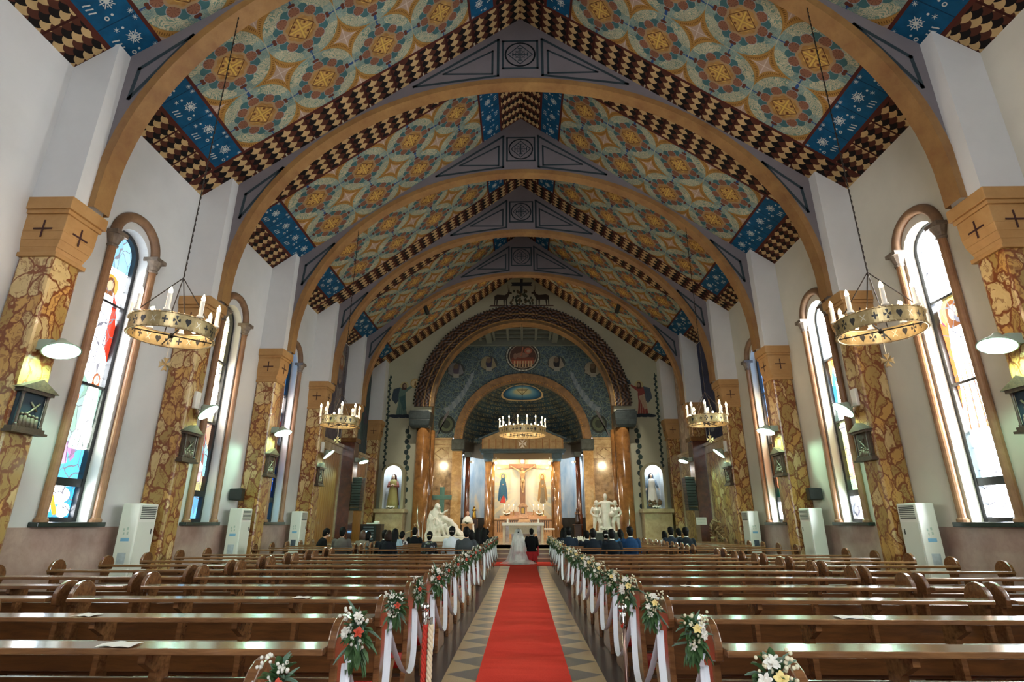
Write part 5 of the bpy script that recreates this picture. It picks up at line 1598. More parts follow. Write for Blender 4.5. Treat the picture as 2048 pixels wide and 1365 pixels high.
def bouquet(side, variant):
    """hangs on the aisle face of a pew end; local x points to the aisle"""
    R = random.Random(50 + variant + (0 if side < 0 else 10)); random.seed(variant)
    root = thing('pew_bouquet', 'x', 'bouquet', (0, 0, 0))
    m = MB()
    for k in range(70):
        w = R.uniform(0, 2 * pi); e = R.uniform(-1.2, 1.2)
        d = Vector((cos(w) * cos(e) * .8 + .25, -abs(sin(w)) * cos(e), sin(e) * 1.25))
        b0 = Vector((.05, -.03, 0)) + Vector((d.x * .03, d.y * .03, d.z * .07))
        leaf(m, b0, d, R.uniform(.07, .12) * (1.2 if k < 12 else 1), R.uniform(.028, .048))
    m.build('foliage', M_LEAF, root)
    m = MB()
    for k in range(16):
        leaf(m, (.05, -.03, R.uniform(-.04, .08)), (R.uniform(-.5, .8), R.uniform(-.9, .2), R.uniform(-.6, 1.3)), R.uniform(.13, .19), .018, .15)
    m.build('grass_sprig', M_LEAF2, root)
    for k in range(5 if side > 0 else 3):
        m = MB(); w = R.uniform(0, 2 * pi); p = (.06 + .05 * cos(w), -.11, .03 + .09 * sin(w))
        lily(m, p, (cos(w) * .5, -.9, sin(w) * .5 + .2), .032, 6, .9)
        m.build('white_flower', M_PETAL, root)
    m = MB()
    for k in range(44):
        st = ((-.01, .13), (.10, .11), (.08, -.03), (.02, .03))[k % 4]
        m.ball((.0 + st[0] + R.uniform(-.035, .035), -.10 + R.uniform(-.03, .02), st[1] + R.uniform(-.04, .04)), R.uniform(.007, .012), 6, 4)
    m.build('bud_blossoms', M_BUD if side > 0 else M_PETAL, root, smooth=True)
    m = MB()
    c = (.09, -.13, .03) if side < 0 else (.05, -.13, .06)
    for q, rr in ((5, .034), (6, .028), (5, .020)): lily(m, c, (.3, -.85, .35), rr, q, 1.3)
    m.build('orange_bloom' if side < 0 else 'yellow_bloom', M_ORANGE if side < 0 else M_YELLOW, root)
    # bow and tails tied to the panel
    m = MB()
    for q in (-1, 1):
        loop = [(0.02, -.03, -.13), (.03 + .02 * q, -.03 + q * .03, -.10), (.04, -.04 + q * .06, -.13), (.03, -.04 + q * .05, -.17), (0.02, -.03, -.14)]
        m.tube(loop, (.018, .0025), 6)
        m.tube([(.02, -.04, -.14), (.03, -.05 + q * .02, -.24), (.03, -.06 + q * .035, -.36 - .05 * variant * .5)], [(.010, .002), (.014, .002), (.015, .002)], 6)
    m.ball((.025, -.045, -.135), .018, 6, 5)
    m.build('ribbon_bow', M_RIBBON, root)
    return root
BP = {(s, v): bouquet(s, v) for s in (-1, 1) for v in (0, 1, 2)}
used = set()
for k, y in enumerate(ROWS):
    for s in (-1, 1):
        v = (k * 2 + (s > 0)) % 3; P = BP[(s, v)]
        lab = ('white and %s pew bouquet on the %s, %s' % ('orange' if s < 0 else 'yellow', SIDE[s], row_words(k)))
        loc = (s * .975, y - .12, .905); rz = 0 if s < 0 else pi
        if s > 0: loc = (s * .975, y - .12, .905)
        if (s, v) in used: o = copy_tree(P, label=lab, loc=loc)
        else: o = P; o.location = loc; o['label'] = lab; used.add((s, v))
        if s > 0: o.scale = (-1, 1, 1)
        sc = .80 + .10 * sin(k * 2.3 + s); o.scale = (o.scale[0] * sc, sc, sc)
        o['group'] = 'bouquets tied to the pew ends'
for s in (-1, 1):
    for k in range(len(ROWS) - 1):
        y0, y1 = ROWS[k] - .12, ROWS[k + 1] - .12
        R = random.Random(k * 7 + s); dip = .40 + R.uniform(-.05, .07) if y1 - y0 < 1.5 else .50
        x = s * (1.0 + .0); pts = []
        for t in [i / 18 for i in range(19)]:
            u = 2 * t - 1
            z = .76 - dip * (1 - abs(u) ** 2.1)
            pts.append((x - s * (.02 + .07 * (1 - u * u)), y0 + (y1 - y0) * t, z))
        m = MB(); m.tube(pts, (.024, .0022), 6)
        o = m.build('ribbon_swag', M_RIBBON); gap = k == 10
        tag(o, 'white satin ribbon swag hanging across the cross gap, %s' % SIDE[s] if gap else 'white satin ribbon swag, %s, hanging forward from the %s' % (SIDE[s], row_words(k)), 'ribbon', 'ribbon swags between the pew ends')

# loose sheets left on book ledges
for k, (x, row, dx, lab) in enumerate(((-2.25, 1, .20, 'white folded sheet lying on the ledge, tenth row behind the gap'), (-2.0, 3, .16, 'white leaflet lying on the ledge, eighth row behind the gap'), (-1.35, 5, .14, 'small white leaflet on the ledge, sixth row behind the gap'),
                                       (2.35, 2, .20, 'crumpled white cloth on the ledge, ninth row behind the gap'), (-3.2, 2, .15, 'white sheet on the ledge, ninth row behind the gap'), (1.75, 4, .13, 'pale leaflet on the ledge, seventh row behind the gap'))):
    y = ROWS[row]; m = MB()
    m.grid(lambda u, v: (x - dx / 2 + dx * u, y - .205 + .13 * v + .01 * sin(u * 5), .851 + .006 * abs(sin(u * 6 + v * 3 + k))), 8, 4)
    o = m.build('hymn_leaflet', M_LINEN, fixn=False); tag(o, lab + (", bride's side" if x < 0 else ", groom's side"), 'leaflet', 'leaflets on the book ledges')

# rope stanchions
for s, y in ((-1, 4.25), (1, 4.25)):
    x = s * .70
    root = thing('rope_post', 'slim metal rope post with ball top at the carpet edge, ' + SIDE[s], 'stanchion', (x, y, 0))
    m = MB(); m.lathe([(.13, 0), (.13, .015), (.03, .035), (.014, .05)], 20, (x, y, 0)); m.build('foot', M_CHROME, root, world=True, smooth=False)
    m = MB(); m.lathe([(.014, .04), (.014, .90)], 12, (x, y, 0)); m.build('pole', plain('bronzed_post', '#7c6358', .25, .8), root, world=True, smooth=True)
    m = MB(); m.ball((x, y, .925), .032, 14, 10); m.build('ball_finial', M_CHROME, root, world=True, smooth=True)
    m = MB(); m.lathe([(.02, .80), (.022, .84), (.018, .86), (.022, .885), (.012, .90)], 12, (x, y, 0)); m.build('collar', M_CHROME, root, world=True, smooth=True)
    if s < 0:
        for q, (nm, c, dx, lab) in enumerate((('red_rope', '#b8301e', .015, 'twisted red rope hooked on the metal post and hanging down'), ('cream_rope', '#d8c7a4', .055, 'twisted cream rope hooked on the metal post beside the red rope'))):
            r2 = thing(nm, lab, 'rope', (x + dx, y - .04, .2))
            m = MB()
            for ph in (0, pi * 2 / 3, pi * 4 / 3):
                pts = [(x + dx + .010 * cos(ph + z * 60) , y - .045 + .010 * sin(ph + z * 60), .82 - z) for z in [i * .012 for i in range(62)]]
                m.tube(pts, .0105, 6)
            m.build('strands', plain(nm + '_fibre', c, .8), r2, world=True, smooth=True)
            m = MB(); m.tube([(x, y, .85), (x + dx, y - .03, .86), (x + dx, y - .045, .80)], .010, 8); m.build('hook_cap', M_CHROME, r2, world=True)

# notice board leaning on the second pew near the groom's side
root = thing('reserved_sign', "dark board with white lettering on the rearmost pew of the groom's side", 'sign', (1.55, 2.32, .55))
m = MB(); m.box(1.30, 1.78, 2.26, 2.28, .62, .845); m.build('board', plain('dark_sign_board', '#3a3228', .6), root, world=True)
m = MB()
fs = lambda a, b, d: (1.33 + a, 2.258 - d, .70 + b)
def strokes(x0, L):
    for (a, b, c_, d_) in L: line2(m, [(x0 + a, b), (x0 + c_, d_)], .009, fs, .001, False)
strokes(.02, [(0, .07, .04, .07), (.02, .09, .02, .07), (0, .045, .045, .045), (.02, .045, .02, 0), (.055, .08, .09, .09), (.06, .08, .06, .0), (.06, .05, .095, .05), (.08, .05, .08, 0)])
strokes(.15, [(0, .08, .09, .08), (.045, .1, .045, .05), (.01, .05, .08, .05), (.01, .05, .0, 0), (.03, .03, .06, .03), (.08, .05, .09, 0)])
strokes(.28, [(0, .09, .03, .09), (.015, .1, .015, 0), (.0, .05, .03, .05), (.045, .09, .09, .09), (.045, .09, .045, .0), (.09, .09, .09, 0), (.055, .05, .08, .05), (.055, .02, .08, .02)])
m.build('lettering', M_WHITE, root, world=True)

# ------------------------------------------------------------------ chandeliers
def m_band():
    g = G('pierced_metal_band')
    x, y, z = g.obj()
    u, v = g.uv()       # u in cells around, v -1..1 across
    uc = g.fract(u) - .5; kind = g.mod(g.floor(u), 4.0)
    r = g.hyp(uc, v * .5); th = g.m('ARCTAN2', v * .5, uc)
    t4 = g.abs(g.mod(th + pi / 4, pi / 2) - pi / 4)
    malt = g.lt(r, .33) * g.lt(t4, .42) * g.gt(r, .05)
    plus = g.lt(g.mn(g.abs(uc), g.abs(v * .5)), .07) * g.lt(r, .26)
    heart = g.lt(g.hyp(g.abs(uc) - .12, v * .5 - .07), .15) + g.lt(g.abs(uc) * 1.25 - v * .5, .32) * g.lt(v, .0) * g.lt(g.abs(uc), .2)
    xx = g.lt(g.abs(g.abs(uc) - g.abs(v * .5)), .04) * g.lt(r, .3)
    hole = malt * g.lt(kind, .5) + heart * g.band(kind, .5, 1.5) + plus * g.gt(kind, 2.5)
    hole = g.m('MINIMUM', hole, 1.0)
    n, _ = g.noise(g.coord(), 14.0, 3.0)
    c = g.mix(n, srgb('#8c7548'), srgb('#cbb98c'))
    c = g.mix(xx * g.band(kind, 1.5, 2.5), c, srgb('#d9d6c4'))
    c = g.mix(hole, c, (.012, .01, .008))
    return g.done(c, .38, g.inv(hole) * .75)
M_BAND = m_band()
def chandelier(cx, cy, zc, R, H, ncan, cells, zhook, lab, power):
    root = thing('ring_chandelier', lab, 'chandelier', (cx, cy, zc))
    m = MB(); N = 64
    for rr in (R, R - .012):
        m.grid(lambda u, v: (cx + rr * cos(2 * pi * u), cy + rr * sin(2 * pi * u), zc - H / 2 + H * v), N, 1, uv=lambda u, v: (u * cells, v * 2 - 1))
    m.build('pierced_band', M_BAND, root, world=True)
    m = MB()
    for z in (zc - H / 2, zc + H / 2):
        m.tube([(cx + (R - .006) * cos(2 * pi * k / N), cy + (R - .006) * sin(2 * pi * k / N), z) for k in range(N + 1)], .012, 6, cap=False)
    for k in range(cells * 2):
        w = 2 * pi * k / (cells * 2)
        for z in (zc - H / 2, zc + H / 2): m.ball((cx + (R + .012) * cos(w), cy + (R + .012) * sin(w), z), .014, 6, 4)
    m.build('rim', M_BRASS, root, world=True, smooth=True)
    m = MB()
    for a in range(2): 
        w = pi / 4 + a * pi / 2
        m.tube([(cx - R * .98 * cos(w), cy - R * .98 * sin(w), zc - H * .35), (cx + R * .98 * cos(w), cy + R * .98 * sin(w), zc - H * .35)], .010, 6)
    m.lathe([(.02, zc - H * .55), (.04, zc - H * .4), (.02, zc - H * .2)], 8, (cx, cy, 0))
    m.build('cross_rod', M_CHAIN, root, world=True)
    zj = zc + R * 1.55 if R < 1 else zc + 1.35
    m = MB()
    for a in range(4):
        w = pi / 4 + a * pi / 2
        m.tube([(cx + R * cos(w), cy + R * sin(w), zc + H / 2), (cx, cy, zj)], .008, 5)
    m.build('hanging_chain', M_CHAIN, root, world=True)
    m = MB(); n = int((zhook - zj) / .05)
    m.tube([(cx + .007 * (k % 2), cy, zj + (zhook - zj) * k / n) for k in range(n + 1)], [.014 if k % 2 else .007 for k in range(n + 1)], 5)
    m.build('long_chain', M_CHAIN, root, world=True)
    cl = .28 if R < 1 else .40
    for k in range(ncan):
        w = 2 * pi * (k + .5) / ncan; x, y = cx + (R - .0) * cos(w), cy + (R - .0) * sin(w)
        z0 = zc + H / 2
        m = MB(); m.lathe([(.012, z0), (.05, z0 + .02), (.045, z0 + .05), (.031, z0 + .05), (.030 if R < 1 else .022, z0 + cl)], 10, (x, y, 0))
        c = m.build('candle', M_IVORY, root, world=True, smooth=False)
        m = MB(); m.lathe([(.012, 0), (.030, .025), (.022, .065), (.002, .11)], 8, (x, y, z0 + cl))
        b = m.build('bulb', M_FLAME, c, world=False, smooth=True)
        # the bulb's mesh is in world axes: bring it under the candle
        b.location = -root.location
        add_point('candle_light', (x, y, z0 + cl + .05), power, (1, .79, .56), .03)
    nlow = ncan // 2 if R < 1 else ncan
    for k in range(nlow):
        w = 2 * pi * k / nlow; x, y = cx + (R - .05) * cos(w), cy + (R - .05) * sin(w)
        m = MB(); m.ball((x, y, zc + H / 2 + .05), .028, 8, 6); m.build('low_bulb', M_FLAME, root, world=True, smooth=True)
    if R < 1:
        m = MB(); zp = zc - H / 2 - .42
        m.tube([(cx, cy, zc - H / 2), (cx, cy, zp + .08)], .004, 4)
        for ax in (0, 1):
            fr = (lambda a, b, d: (cx + a, cy + d, zp + b)) if ax == 0 else (lambda a, b, d: (cx + d, cy + a, zp + b))
            for a in range(4):
                w = a * pi / 2
                pts = [(0, 0), (.10 * cos(w) - .05 * sin(w), .10 * sin(w) + .05 * cos(w)), (.085 * cos(w), .085 * sin(w)), (.10 * cos(w) + .05 * sin(w), .10 * sin(w) - .05 * cos(w))]
                m.prism(pts, fr, -.004, .004)
        m.build('pendant_cross', M_BRASS, root, world=True)
    return root
for s in (-1, 1):
    for i in (2, 4):
        chandelier(s * 5.33, PN[i] + .37, 4.27, .57 if i == 2 else .54, .22, 8, 24, 10.60,
                   'pierced ring chandelier with electric candles, %s, %s the altar' % (SIDE[s], 'further from' if i == 2 else 'nearer to'), P_CANDLE)
chandelier(0.0, 28.1, 5.92, 1.20, .36, 16, 40, 11.95, 'large ring chandelier with sixteen electric candles hanging under the carved chancel arch', P_CANDLE * 1.8)

# ------------------------------------------------------------------ fixtures on the pillars
M_LAMPBOX = plain('grey_green_lamp_housing', '#9fb0a0', .5)
COLF = (.52, 1.0, .72)
PO = ['', '', 'sixth', 'fifth', 'fourth', 'third', 'second']
def flood(i, s):
    y0 = PN[i] + .34; odd = i in (3, 5)
    lab = 'round reflector lamp on the %s pillar from the front, %s' % (PO[i], SIDE[s])
    root = thing('reflector_lamp', lab, 'lamp', (s * 7.2, y0, 3.9), group='reflector lamps on the pillars')
    if odd: c = Vector((s * 7.0, y0 + .22, 3.82)); nrm = Vector((-s * .55, .1, -.62)).normalized()
    else: c = Vector((s * 6.90, y0 - .04, 3.93)); nrm = Vector((-s * .30, -.12, -.92)).normalized()
    if i == 6: c.x += -s * .12
    Rr = .235 if i < 6 else .2
    q = nrm.to_track_quat('-Z', 'Y').to_matrix()
    def T(x, y, z): v = q @ Vector((x, y, z)) + c; return (v.x, v.y, v.z)
    m = MB(); n = 24
    prof = [(.05, .20), (.08, .15), (Rr, .02), (Rr + .012, 0), (Rr - .01, -.0)]
    vs = []; 
    for r, z in prof:
        for k in range(n): vs.append(T(r * cos(2 * pi * k / n), r * sin(2 * pi * k / n), z))
    fs = [(a * n + k, a * n + (k + 1) % n, (a + 1) * n + (k + 1) % n, (a + 1) * n + k) for a in range(len(prof) - 1) for k in range(n)]
    fs.append(list(range(n)))
    m.add(vs, fs); m.build('reflector', M_LAMPBOX, root, world=True, smooth=True)
    m = MB(); m.add([T((Rr - .01) * cos(2 * pi * k / n), (Rr - .01) * sin(2 * pi * k / n), -.004) for k in range(n)], [list(range(n))])
    m.build('lens', M_FLOOD, root, world=True, fixn=False)
    m = MB()
    if odd:
        m.box(*sorted((s * 7.22, s * 7.14)), y0 - .09, y0 + .09, 3.86, 4.24); m.build('tube_sconce', M_WHITE, root, world=True, bevel=.02)
        m = MB(); m.tube([(s * 7.18, y0, 3.9), (s * 7.12, y0 + .12, 3.84), T(0, 0, .16)], .015, 8)
    else:
        m.box(*sorted((s * 7.22, s * 7.02)), y0 - .13, y0 + .13, 3.94, 4.10)
        m.tube([(s * 7.08, y0, 4.0), T(0, 0, .16)], .04, 8)
    m.build('bracket', M_LAMPBOX, root, world=True)
    p = c + nrm * .03
    add_spot('reflector_light', p, nrm + Vector((s * .12, 0, 0)), P_FLOOD, COLF, radians(165), .12, .3)
for i in range(2, 7):
    for s in (-1, 1): flood(i, s)

M_SHRINE = wood('dark_shrine_wood', '#2b1d14', '#5c4634', .5, .1)
M_RELIEF = m_stone('bronze_relief', '#3e352a', '#8a7c64', 18.0, .5)
def shrine(i, s):
    yc = PN[i] + .34; z0 = 2.70; X = lambda d: s * (7.22 - d)
    root = thing('station_relief', 'small gabled relief shrine on the %s pillar from the front, %s' % (PO[i], SIDE[s]), 'shrine', (X(0), yc, z0), group='carved stations on the pillars')
    def bx(m, d0, d1, ya, yb, za, zb): a, b = sorted((X(d0), X(d1))); m.box(a, b, yc + ya, yc + yb, za, zb)
    m = MB(); bx(m, 0, .05, -.22, .22, z0 + .05, z0 + .62); m.build('backboard', plain('night_blue_board', '#1c2d3a', .6) if i == 2 else M_SHRINE, root, world=True)
    m = MB(); bx(m, 0, .15, -.30, .30, z0, z0 + .035); bx(m, 0, .12, -.27, .27, z0 + .035, z0 + .09); m.build('base', M_SHRINE, root, world=True)
    m = MB(); bx(m, 0, .13, -.27, .27, z0 + .58, z0 + .63)
    m.prism([(-.33, z0 + .63), (.33, z0 + .63), (0, z0 + .80)], lambda a, b, d: (X(d), yc + a, b), 0, .15); m.build('gable_roof', M_SHRINE, root, world=True)
    for q in (-1, 1):
        m = MB(); m.lathe([(.028, z0 + .09), (.028, z0 + .12), (.018, z0 + .13), (.018, z0 + .54), (.03, z0 + .58)], 10, (X(.09), yc + q * .21, 0)); m.build('small_column', M_SHRINE, root, world=True)
    m = MB(); R = random.Random(i * 10 + s)
    for k in range(5):
        a = -.13 + k * .065; h = R.uniform(.14, .24)
        m.lathe([(.035, z0 + .09), (.025, z0 + .09 + h * .7), (.012, z0 + .09 + h * .78)], 8, (X(.07), yc + a, 0)); m.ball((X(.07), yc + a, z0 + .09 + h * .9), .022, 8, 6)
    m.tube([(X(.06), yc - .15, z0 + .16), (X(.07), yc + .12, z0 + .46)], .014, 6); m.tube([(X(.06), yc - .02, z0 + .46), (X(.07), yc + .10, z0 + .34)], .014, 6)
    m.build('relief_group', M_RELIEF, root, world=True, smooth=True)
for i in range(2, 6):
    for s in (-1, 1): shrine(i, s)

# ------------------------------------------------------------------ air conditioners, small loudspeakers
M_SLOT = plain('dark_vent_slot', '#2c2e2c', .5)
M_PANELW = plain('warm_white_panel', '#dcdcd0', .35, var=.02)
for i in (3, 4, 5):
    for s in (-1, 1):
        y0, y1 = PN[i] - .66, PN[i] - .12
        a, b = sorted((s * 7.60, s * 7.26))
        extra = {(3, -1): 'with stickers and a pouch', (4, -1): 'with a small white pouch', (5, -1): 'with a dark controller', (3, 1): 'with a clear plastic pouch', (4, 1): 'with plain white cover', (5, 1): 'with a blue sticker'}[(i, s)]
        root = thing('air_conditioner', 'white air conditioner %s, %s pillar from the front, %s' % (extra.replace('with ', 'with '), PO[i], SIDE[s]), 'air conditioner', ((a + b) / 2, (y0 + y1) / 2, 0), group='air conditioners along the walls')
        m = MB(); m.box(a, b, y0, y1, 0, 1.84); m.build('body', M_WHITE, root, world=True, bevel=.02)
        X = s * 7.26
        fx = lambda p, q, d: (X - s * d, p, q)
        m = MB(); m.box(*sorted((X, X - s * .004)), y0 + .06, y1 - .05, 1.56, 1.80)
        m.build('vent_recess', M_SLOT, root, world=True)
        m = MB()
        for k in range(7): m.box(*sorted((X - s * .002, X - s * .016)), y0 + .05, y1 - .04, 1.585 + k * .032, 1.600 + k * .032)
        m.build('louvre', M_PANELW, root, world=True)
        m = MB(); m.box(*sorted((X, X - s * .006)), y0 + .04, y1 - .04, .42, 1.50); m.build('front_panel', M_PANELW, root, world=True)
        m = MB(); m.box(*sorted((X - s * .006, X - s * .010)), y1 - .12, y1 - .09, 1.28, 1.38); m.build('badge', M_SLOT, root, world=True)
        m = MB()
        for k in range(5): m.box(*sorted((X, X - s * .004)), y0 + .05, y1 - .05, .10 + k * .05, .11 + k * .05)
        m.build('intake_slot', M_SLOT, root, world=True)
        cx = (a + b) / 2
        fy = lambda p, q, d: (cx + p, y0 - d, q)
        if extra != 'with plain white cover':
            m = MB()
            m.add([fy(-.08, 1.16, .002), fy(.08, 1.16, .002), fy(.08, 1.22, .002), fy(-.08, 1.22, .002)], [(0, 1, 2, 3)]); m.build('blue_sticker', plain('light_blue_sticker', '#7fb2d4', .5), root, world=True)
            m = MB()
            for dx, dz, w in ((-.05, 1.34, .03), (.02, 1.36, .035), (-.04, 1.27, .025), (.03, 1.28, .03)): m.add([fy(dx - w / 2, dz, .002), fy(dx + w / 2, dz, .002), fy(dx + w / 2, dz + .05, .002), fy(dx - w / 2, dz + .05, .002)], [(0, 1, 2, 3)])
            m.build('energy_label', plain('pastel_print', '#b9c6b8', .5, var=.4, scale=40), root, world=True)
            m = MB(); m.grid(lambda u, v: fy(-.08 + .16 * u, .72 + .24 * v, .006 + .014 * sin(pi * u) * sin(pi * v)), 6, 6)
            m.build('document_pouch', plain('frosted_pouch', '#b4bcc2' if i != 5 else '#4a5560', .3, var=.3, scale=18), root, world=True, smooth=True, fixn=False)
for s in (-1, 1):
    for i in (4,):
        root = thing('wall_loudspeaker', 'small black loudspeaker box on the wall above an air conditioner, ' + SIDE[s], 'loudspeaker', (s * 7.7, 14.95, 2.05))
        m = MB(); m.add([(s * 7.76, 14.72, 2.05), (s * 7.76, 15.16, 2.05), (s * 7.52, 15.10, 2.05), (s * 7.46, 14.80, 2.05), (s * 7.76, 14.72, 2.34), (s * 7.76, 15.16, 2.34), (s * 7.52, 15.10, 2.36), (s * 7.46, 14.80, 2.36)], [(0, 1, 2, 3), (4, 5, 6, 7), (0, 1, 5, 4), (1, 2, 6, 5), (2, 3, 7, 6), (3, 0, 4, 7)])
        m.build('cabinet', M_BLACK, root, world=True, bevel=.02)
        m = MB(); m.box(*sorted((s * 7.76, s * 7.79)), 14.88, 15.0, 2.12, 2.28); m.build('wall_bracket', M_CHROME, root, world=True)
# organ and amplifier rack at the front, notice on the granite
root = thing('amplifier_rack', "dark amplifier rack with lit screens near the side altar on the bride's side", 'rack', (-6.6, 24.9, .6))
m = MB(); m.box(-7.05, -6.15, 24.7, 25.3, .6, 1.42); m.build('case', M_DARKWOOD, root, world=True, bevel=.01)
m = MB(); m.box(-6.98, -6.35, 24.68, 24.70, .70, 1.36); m.build('front', M_BLACK, root, world=True)
m = MB()
for k in range(5): m.box(-6.90, -6.45, 24.665, 24.68, .78 + k * .12, .84 + k * .12)
m.build('equipment_face', plain('grey_equipment', '#5a5f66', .4), root, world=True)
m = MB(); m.box(-6.85, -6.70, 24.66, 24.666, 1.08, 1.13); m.build('screen', emit('small_screen', '#8fd0ff', 3.0), root, world=True)
m = MB(); m.box(-6.8, -6.3, 24.75, 25.1, 1.42, 1.47); m.ball((-6.4, 24.9, 1.50), .09, 10, 6, (1.5, 1, .6)); m.build('papers', M_LINEN, root, world=True)
root = thing('paper_notice', "white paper notice on the granite casing below the loudspeaker, groom's side", 'notice', (7.12, PN[6], 1.45))
m = MB(); m.box(6.98, 7.40, PN[6] + .008, PN[6] + .016, 1.40, 1.68); m.build('paper', M_LINEN, root, world=True)
m = MB()
for k in range(5): m.box(7.03, 7.35, PN[6] + .004, PN[6] + .008, 1.45 + k * .045, 1.455 + k * .045)
m.build('printed_line', M_SLOT, root, world=True)
# ------------------------------------------------------------------ people
def bake(mb, name, vox, it=3, fac=.5):
    """one continuous skin out of overlapping tapered volumes"""
    o = mb.build(name + '_tmp', M_WHITE)
    m = o.modifiers.new('v', 'REMESH'); m.mode = 'VOXEL'; m.voxel_size = vox; m.use_smooth_shade = True
    if it: n = o.modifiers.new('s', 'SMOOTH'); n.iterations = it; n.factor = fac
    dg = bpy.context.evaluated_depsgraph_get(); dg.update()
    me = bpy.data.meshes.new_from_object(o.evaluated_get(dg))
    me.name = name; me.materials.clear()
    old = o.data; bpy.data.objects.remove(o); bpy.data.meshes.remove(old)
    for p in me.polygons: p.use_smooth = True
    return me
def part(name, me, mat, parent, loc=None):
    o = bpy.data.objects.new(name, me); COL.objects.link(o); o.parent = parent
    if not me.materials: me.materials.append(mat)
    o.material_slots[0].link = 'OBJECT'; o.material_slots[0].material = mat
    if loc: o.location = loc
    return o
def seg(m, a, b, ra, rb, n=10):
    m.tube([a, b], [ra, rb], n); m.ball(a, ra, n, 7); m.ball(b, rb, n, 7)
def limb(m, pts, rs, n=10):
    for i in range(len(pts) - 1): seg(m, pts[i], pts[i + 1], rs[i], rs[i + 1], n)
def hand(m, w, d, up, s=1.0, side=1):
    """palm, four bent fingers of different lengths and a side thumb; w wrist, d pointing direction"""
    w = Vector(w); d = Vector(d).normalized(); up = Vector(up).normalized(); r = d.cross(up).normalized() * side
    P = lambda a, b, c: w + d * a * s + r * b * s + up * c * s
    m.tube([w, P(.04, 0, 0), P(.09, 0, 0)], [.026 * s, (.036 * s), .034 * s], 8)
    for k, (L, o) in enumerate(((.070, .030), (.080, .010), (.074, -.011), (.058, -.031))):
        limb(m, [P(.085, o, 0), P(.085 + L * .5, o * 1.1, -.010), P(.085 + L * .8, o * 1.15, -.032), P(.085 + L * .85, o * 1.15, -.05)], [.0095 * s, .009 * s, .008 * s, .007 * s], 6)
    limb(m, [P(.025, .03, 0), P(.055, .058, -.008), P(.085, .062, -.022)], [.012 * s, .011 * s, .009 * s], 6)
def head(m, c, s=1.0, face=(0, 1)):
    c = Vector(c); fx, fy = face
    F = Vector((fx, fy, 0)).normalized(); Rr = Vector((F.y, -F.x, 0))
    P = lambda f, r, z: c + F * f * s + Rr * r * s + Vector((0, 0, z * s))
    M = Matrix((Rr, F, Vector((0, 0, 1)))).transposed()
    m.ball(P(-.008, 0, .012), .1 * s, 14, 10, (.76, .95, 1.06), M)
    m.ball(P(.022, 0, -.055), .062 * s, 12, 8, (.92, 1.0, .95), M)
    m.ball(P(.096, 0, -.022), .014 * s, 8, 6, (.9, 1.0, 1.6), M)
    m.ball(P(.078, 0, -.060), .018 * s, 8, 6, (1.3, .6, .55), M)
    for q in (-1, 1): m.ball(P(-.008, q * .080, -.012), .024 * s, 8, 6, (.35, .7, 1.1), M)
def seated(sex, arms='lap'):
    m = MB(); k = 1.0 if sex == 'm' else .92; sh = .185 if sex == 'm' else .158
    head(m, (0, .035, 1.20))
    m.tube([(0, .005, 1.02), (0, .012, 1.13)], [.056 * k, .050 * k], 10)
    m.tube([(0, -.01, .50), (0, -.02, .68), (0, -.02, .86), (0, -.005, .98), (0, 0, 1.04)], [(.15, .11), (.12, .09), (.155, .105), (.15, .085), (.06, .06)], 14)
    for q in (-1, 1):
        limb(m, [(q * .085, .0, .53), (q * .11, .42, .52)], [.085, .055])
        limb(m, [(q * .11, .42, .52), (q * .11, .30, .12)], [.055, .036])
        limb(m, [(q * .11, .27, .06), (q * .12, .44, .04)], [.036, .030])
        limb(m, [(q * sh, -.005, .965), (q * (sh + .045), .07, .70)], [.055 * k, .040 * k])
        limb(m, [(q * (sh + .045), .07, .70), (q * .09, .28, .61)], [.040 * k, .026 * k])
        hand(m, (q * .09, .28, .61), (-q * .25, 1, -.15), (0, 0, 1), .95, -q)
    return m
BODY = {x: bake(seated(x), 'seated_body_' + x, .0105, 2) for x in 'mf'}
def jacket(sex):
    m = MB(); sh = .185 if sex == 'm' else .158; k = 1.0 if sex == 'm' else .88
    m.tube([(0, -.01, .47), (0, -.02, .66), (0, -.02, .86), (0, -.005, .975), (0, 0, 1.035), (0, .005, 1.06)], [(.205 * k, .145), (.175 * k, .125), (.20 * k, .135), (.185 * k, .115), (.085, .08), (.068, .068)], 18)
    for q in (-1, 1):
        limb(m, [(q * sh, -.005, .965), (q * (sh + .055), .07, .70)], [.075 * k, .062 * k])
        limb(m, [(q * (sh + .055), .07, .70), (q * .12, .245, .625)], [.060 * k, .044 * k])
    return bake(m, 'jacket_' + sex, .014, 3)
JAC = {x: jacket(x) for x in 'mf'}
def trousers():
    m = MB()
    m.tube([(0, -.02, .45), (0, -.01, .56)], [(.17, .13), (.16, .12)], 14)
    for q in (-1, 1):
        limb(m, [(q * .09, .02, .53), (q * .115, .43, .52)], [.098, .075]); limb(m, [(q * .115, .43, .52), (q * .115, .30, .13)], [.075, .056])
    return bake(m, 'trousers', .016, 2)
TRO = trousers()
def skirt():
    m = MB(); m.tube([(0, 0, .47), (0, .2, .52), (0, .46, .50), (0, .46, .42), (0, .42, .30)], [(.18, .13), (.19, .12), (.17, .10), (.17, .09), (.19, .10)], 16)
    return bake(m, 'skirt', .018, 2)
SKI = skirt()
def shoes():
    m = MB()
    for q in (-1, 1): limb(m, [(q * .11, .25, .045), (q * .12, .46, .038)], [.042, .036])
    return bake(m, 'shoes', .012, 1)
SHO = shoes()
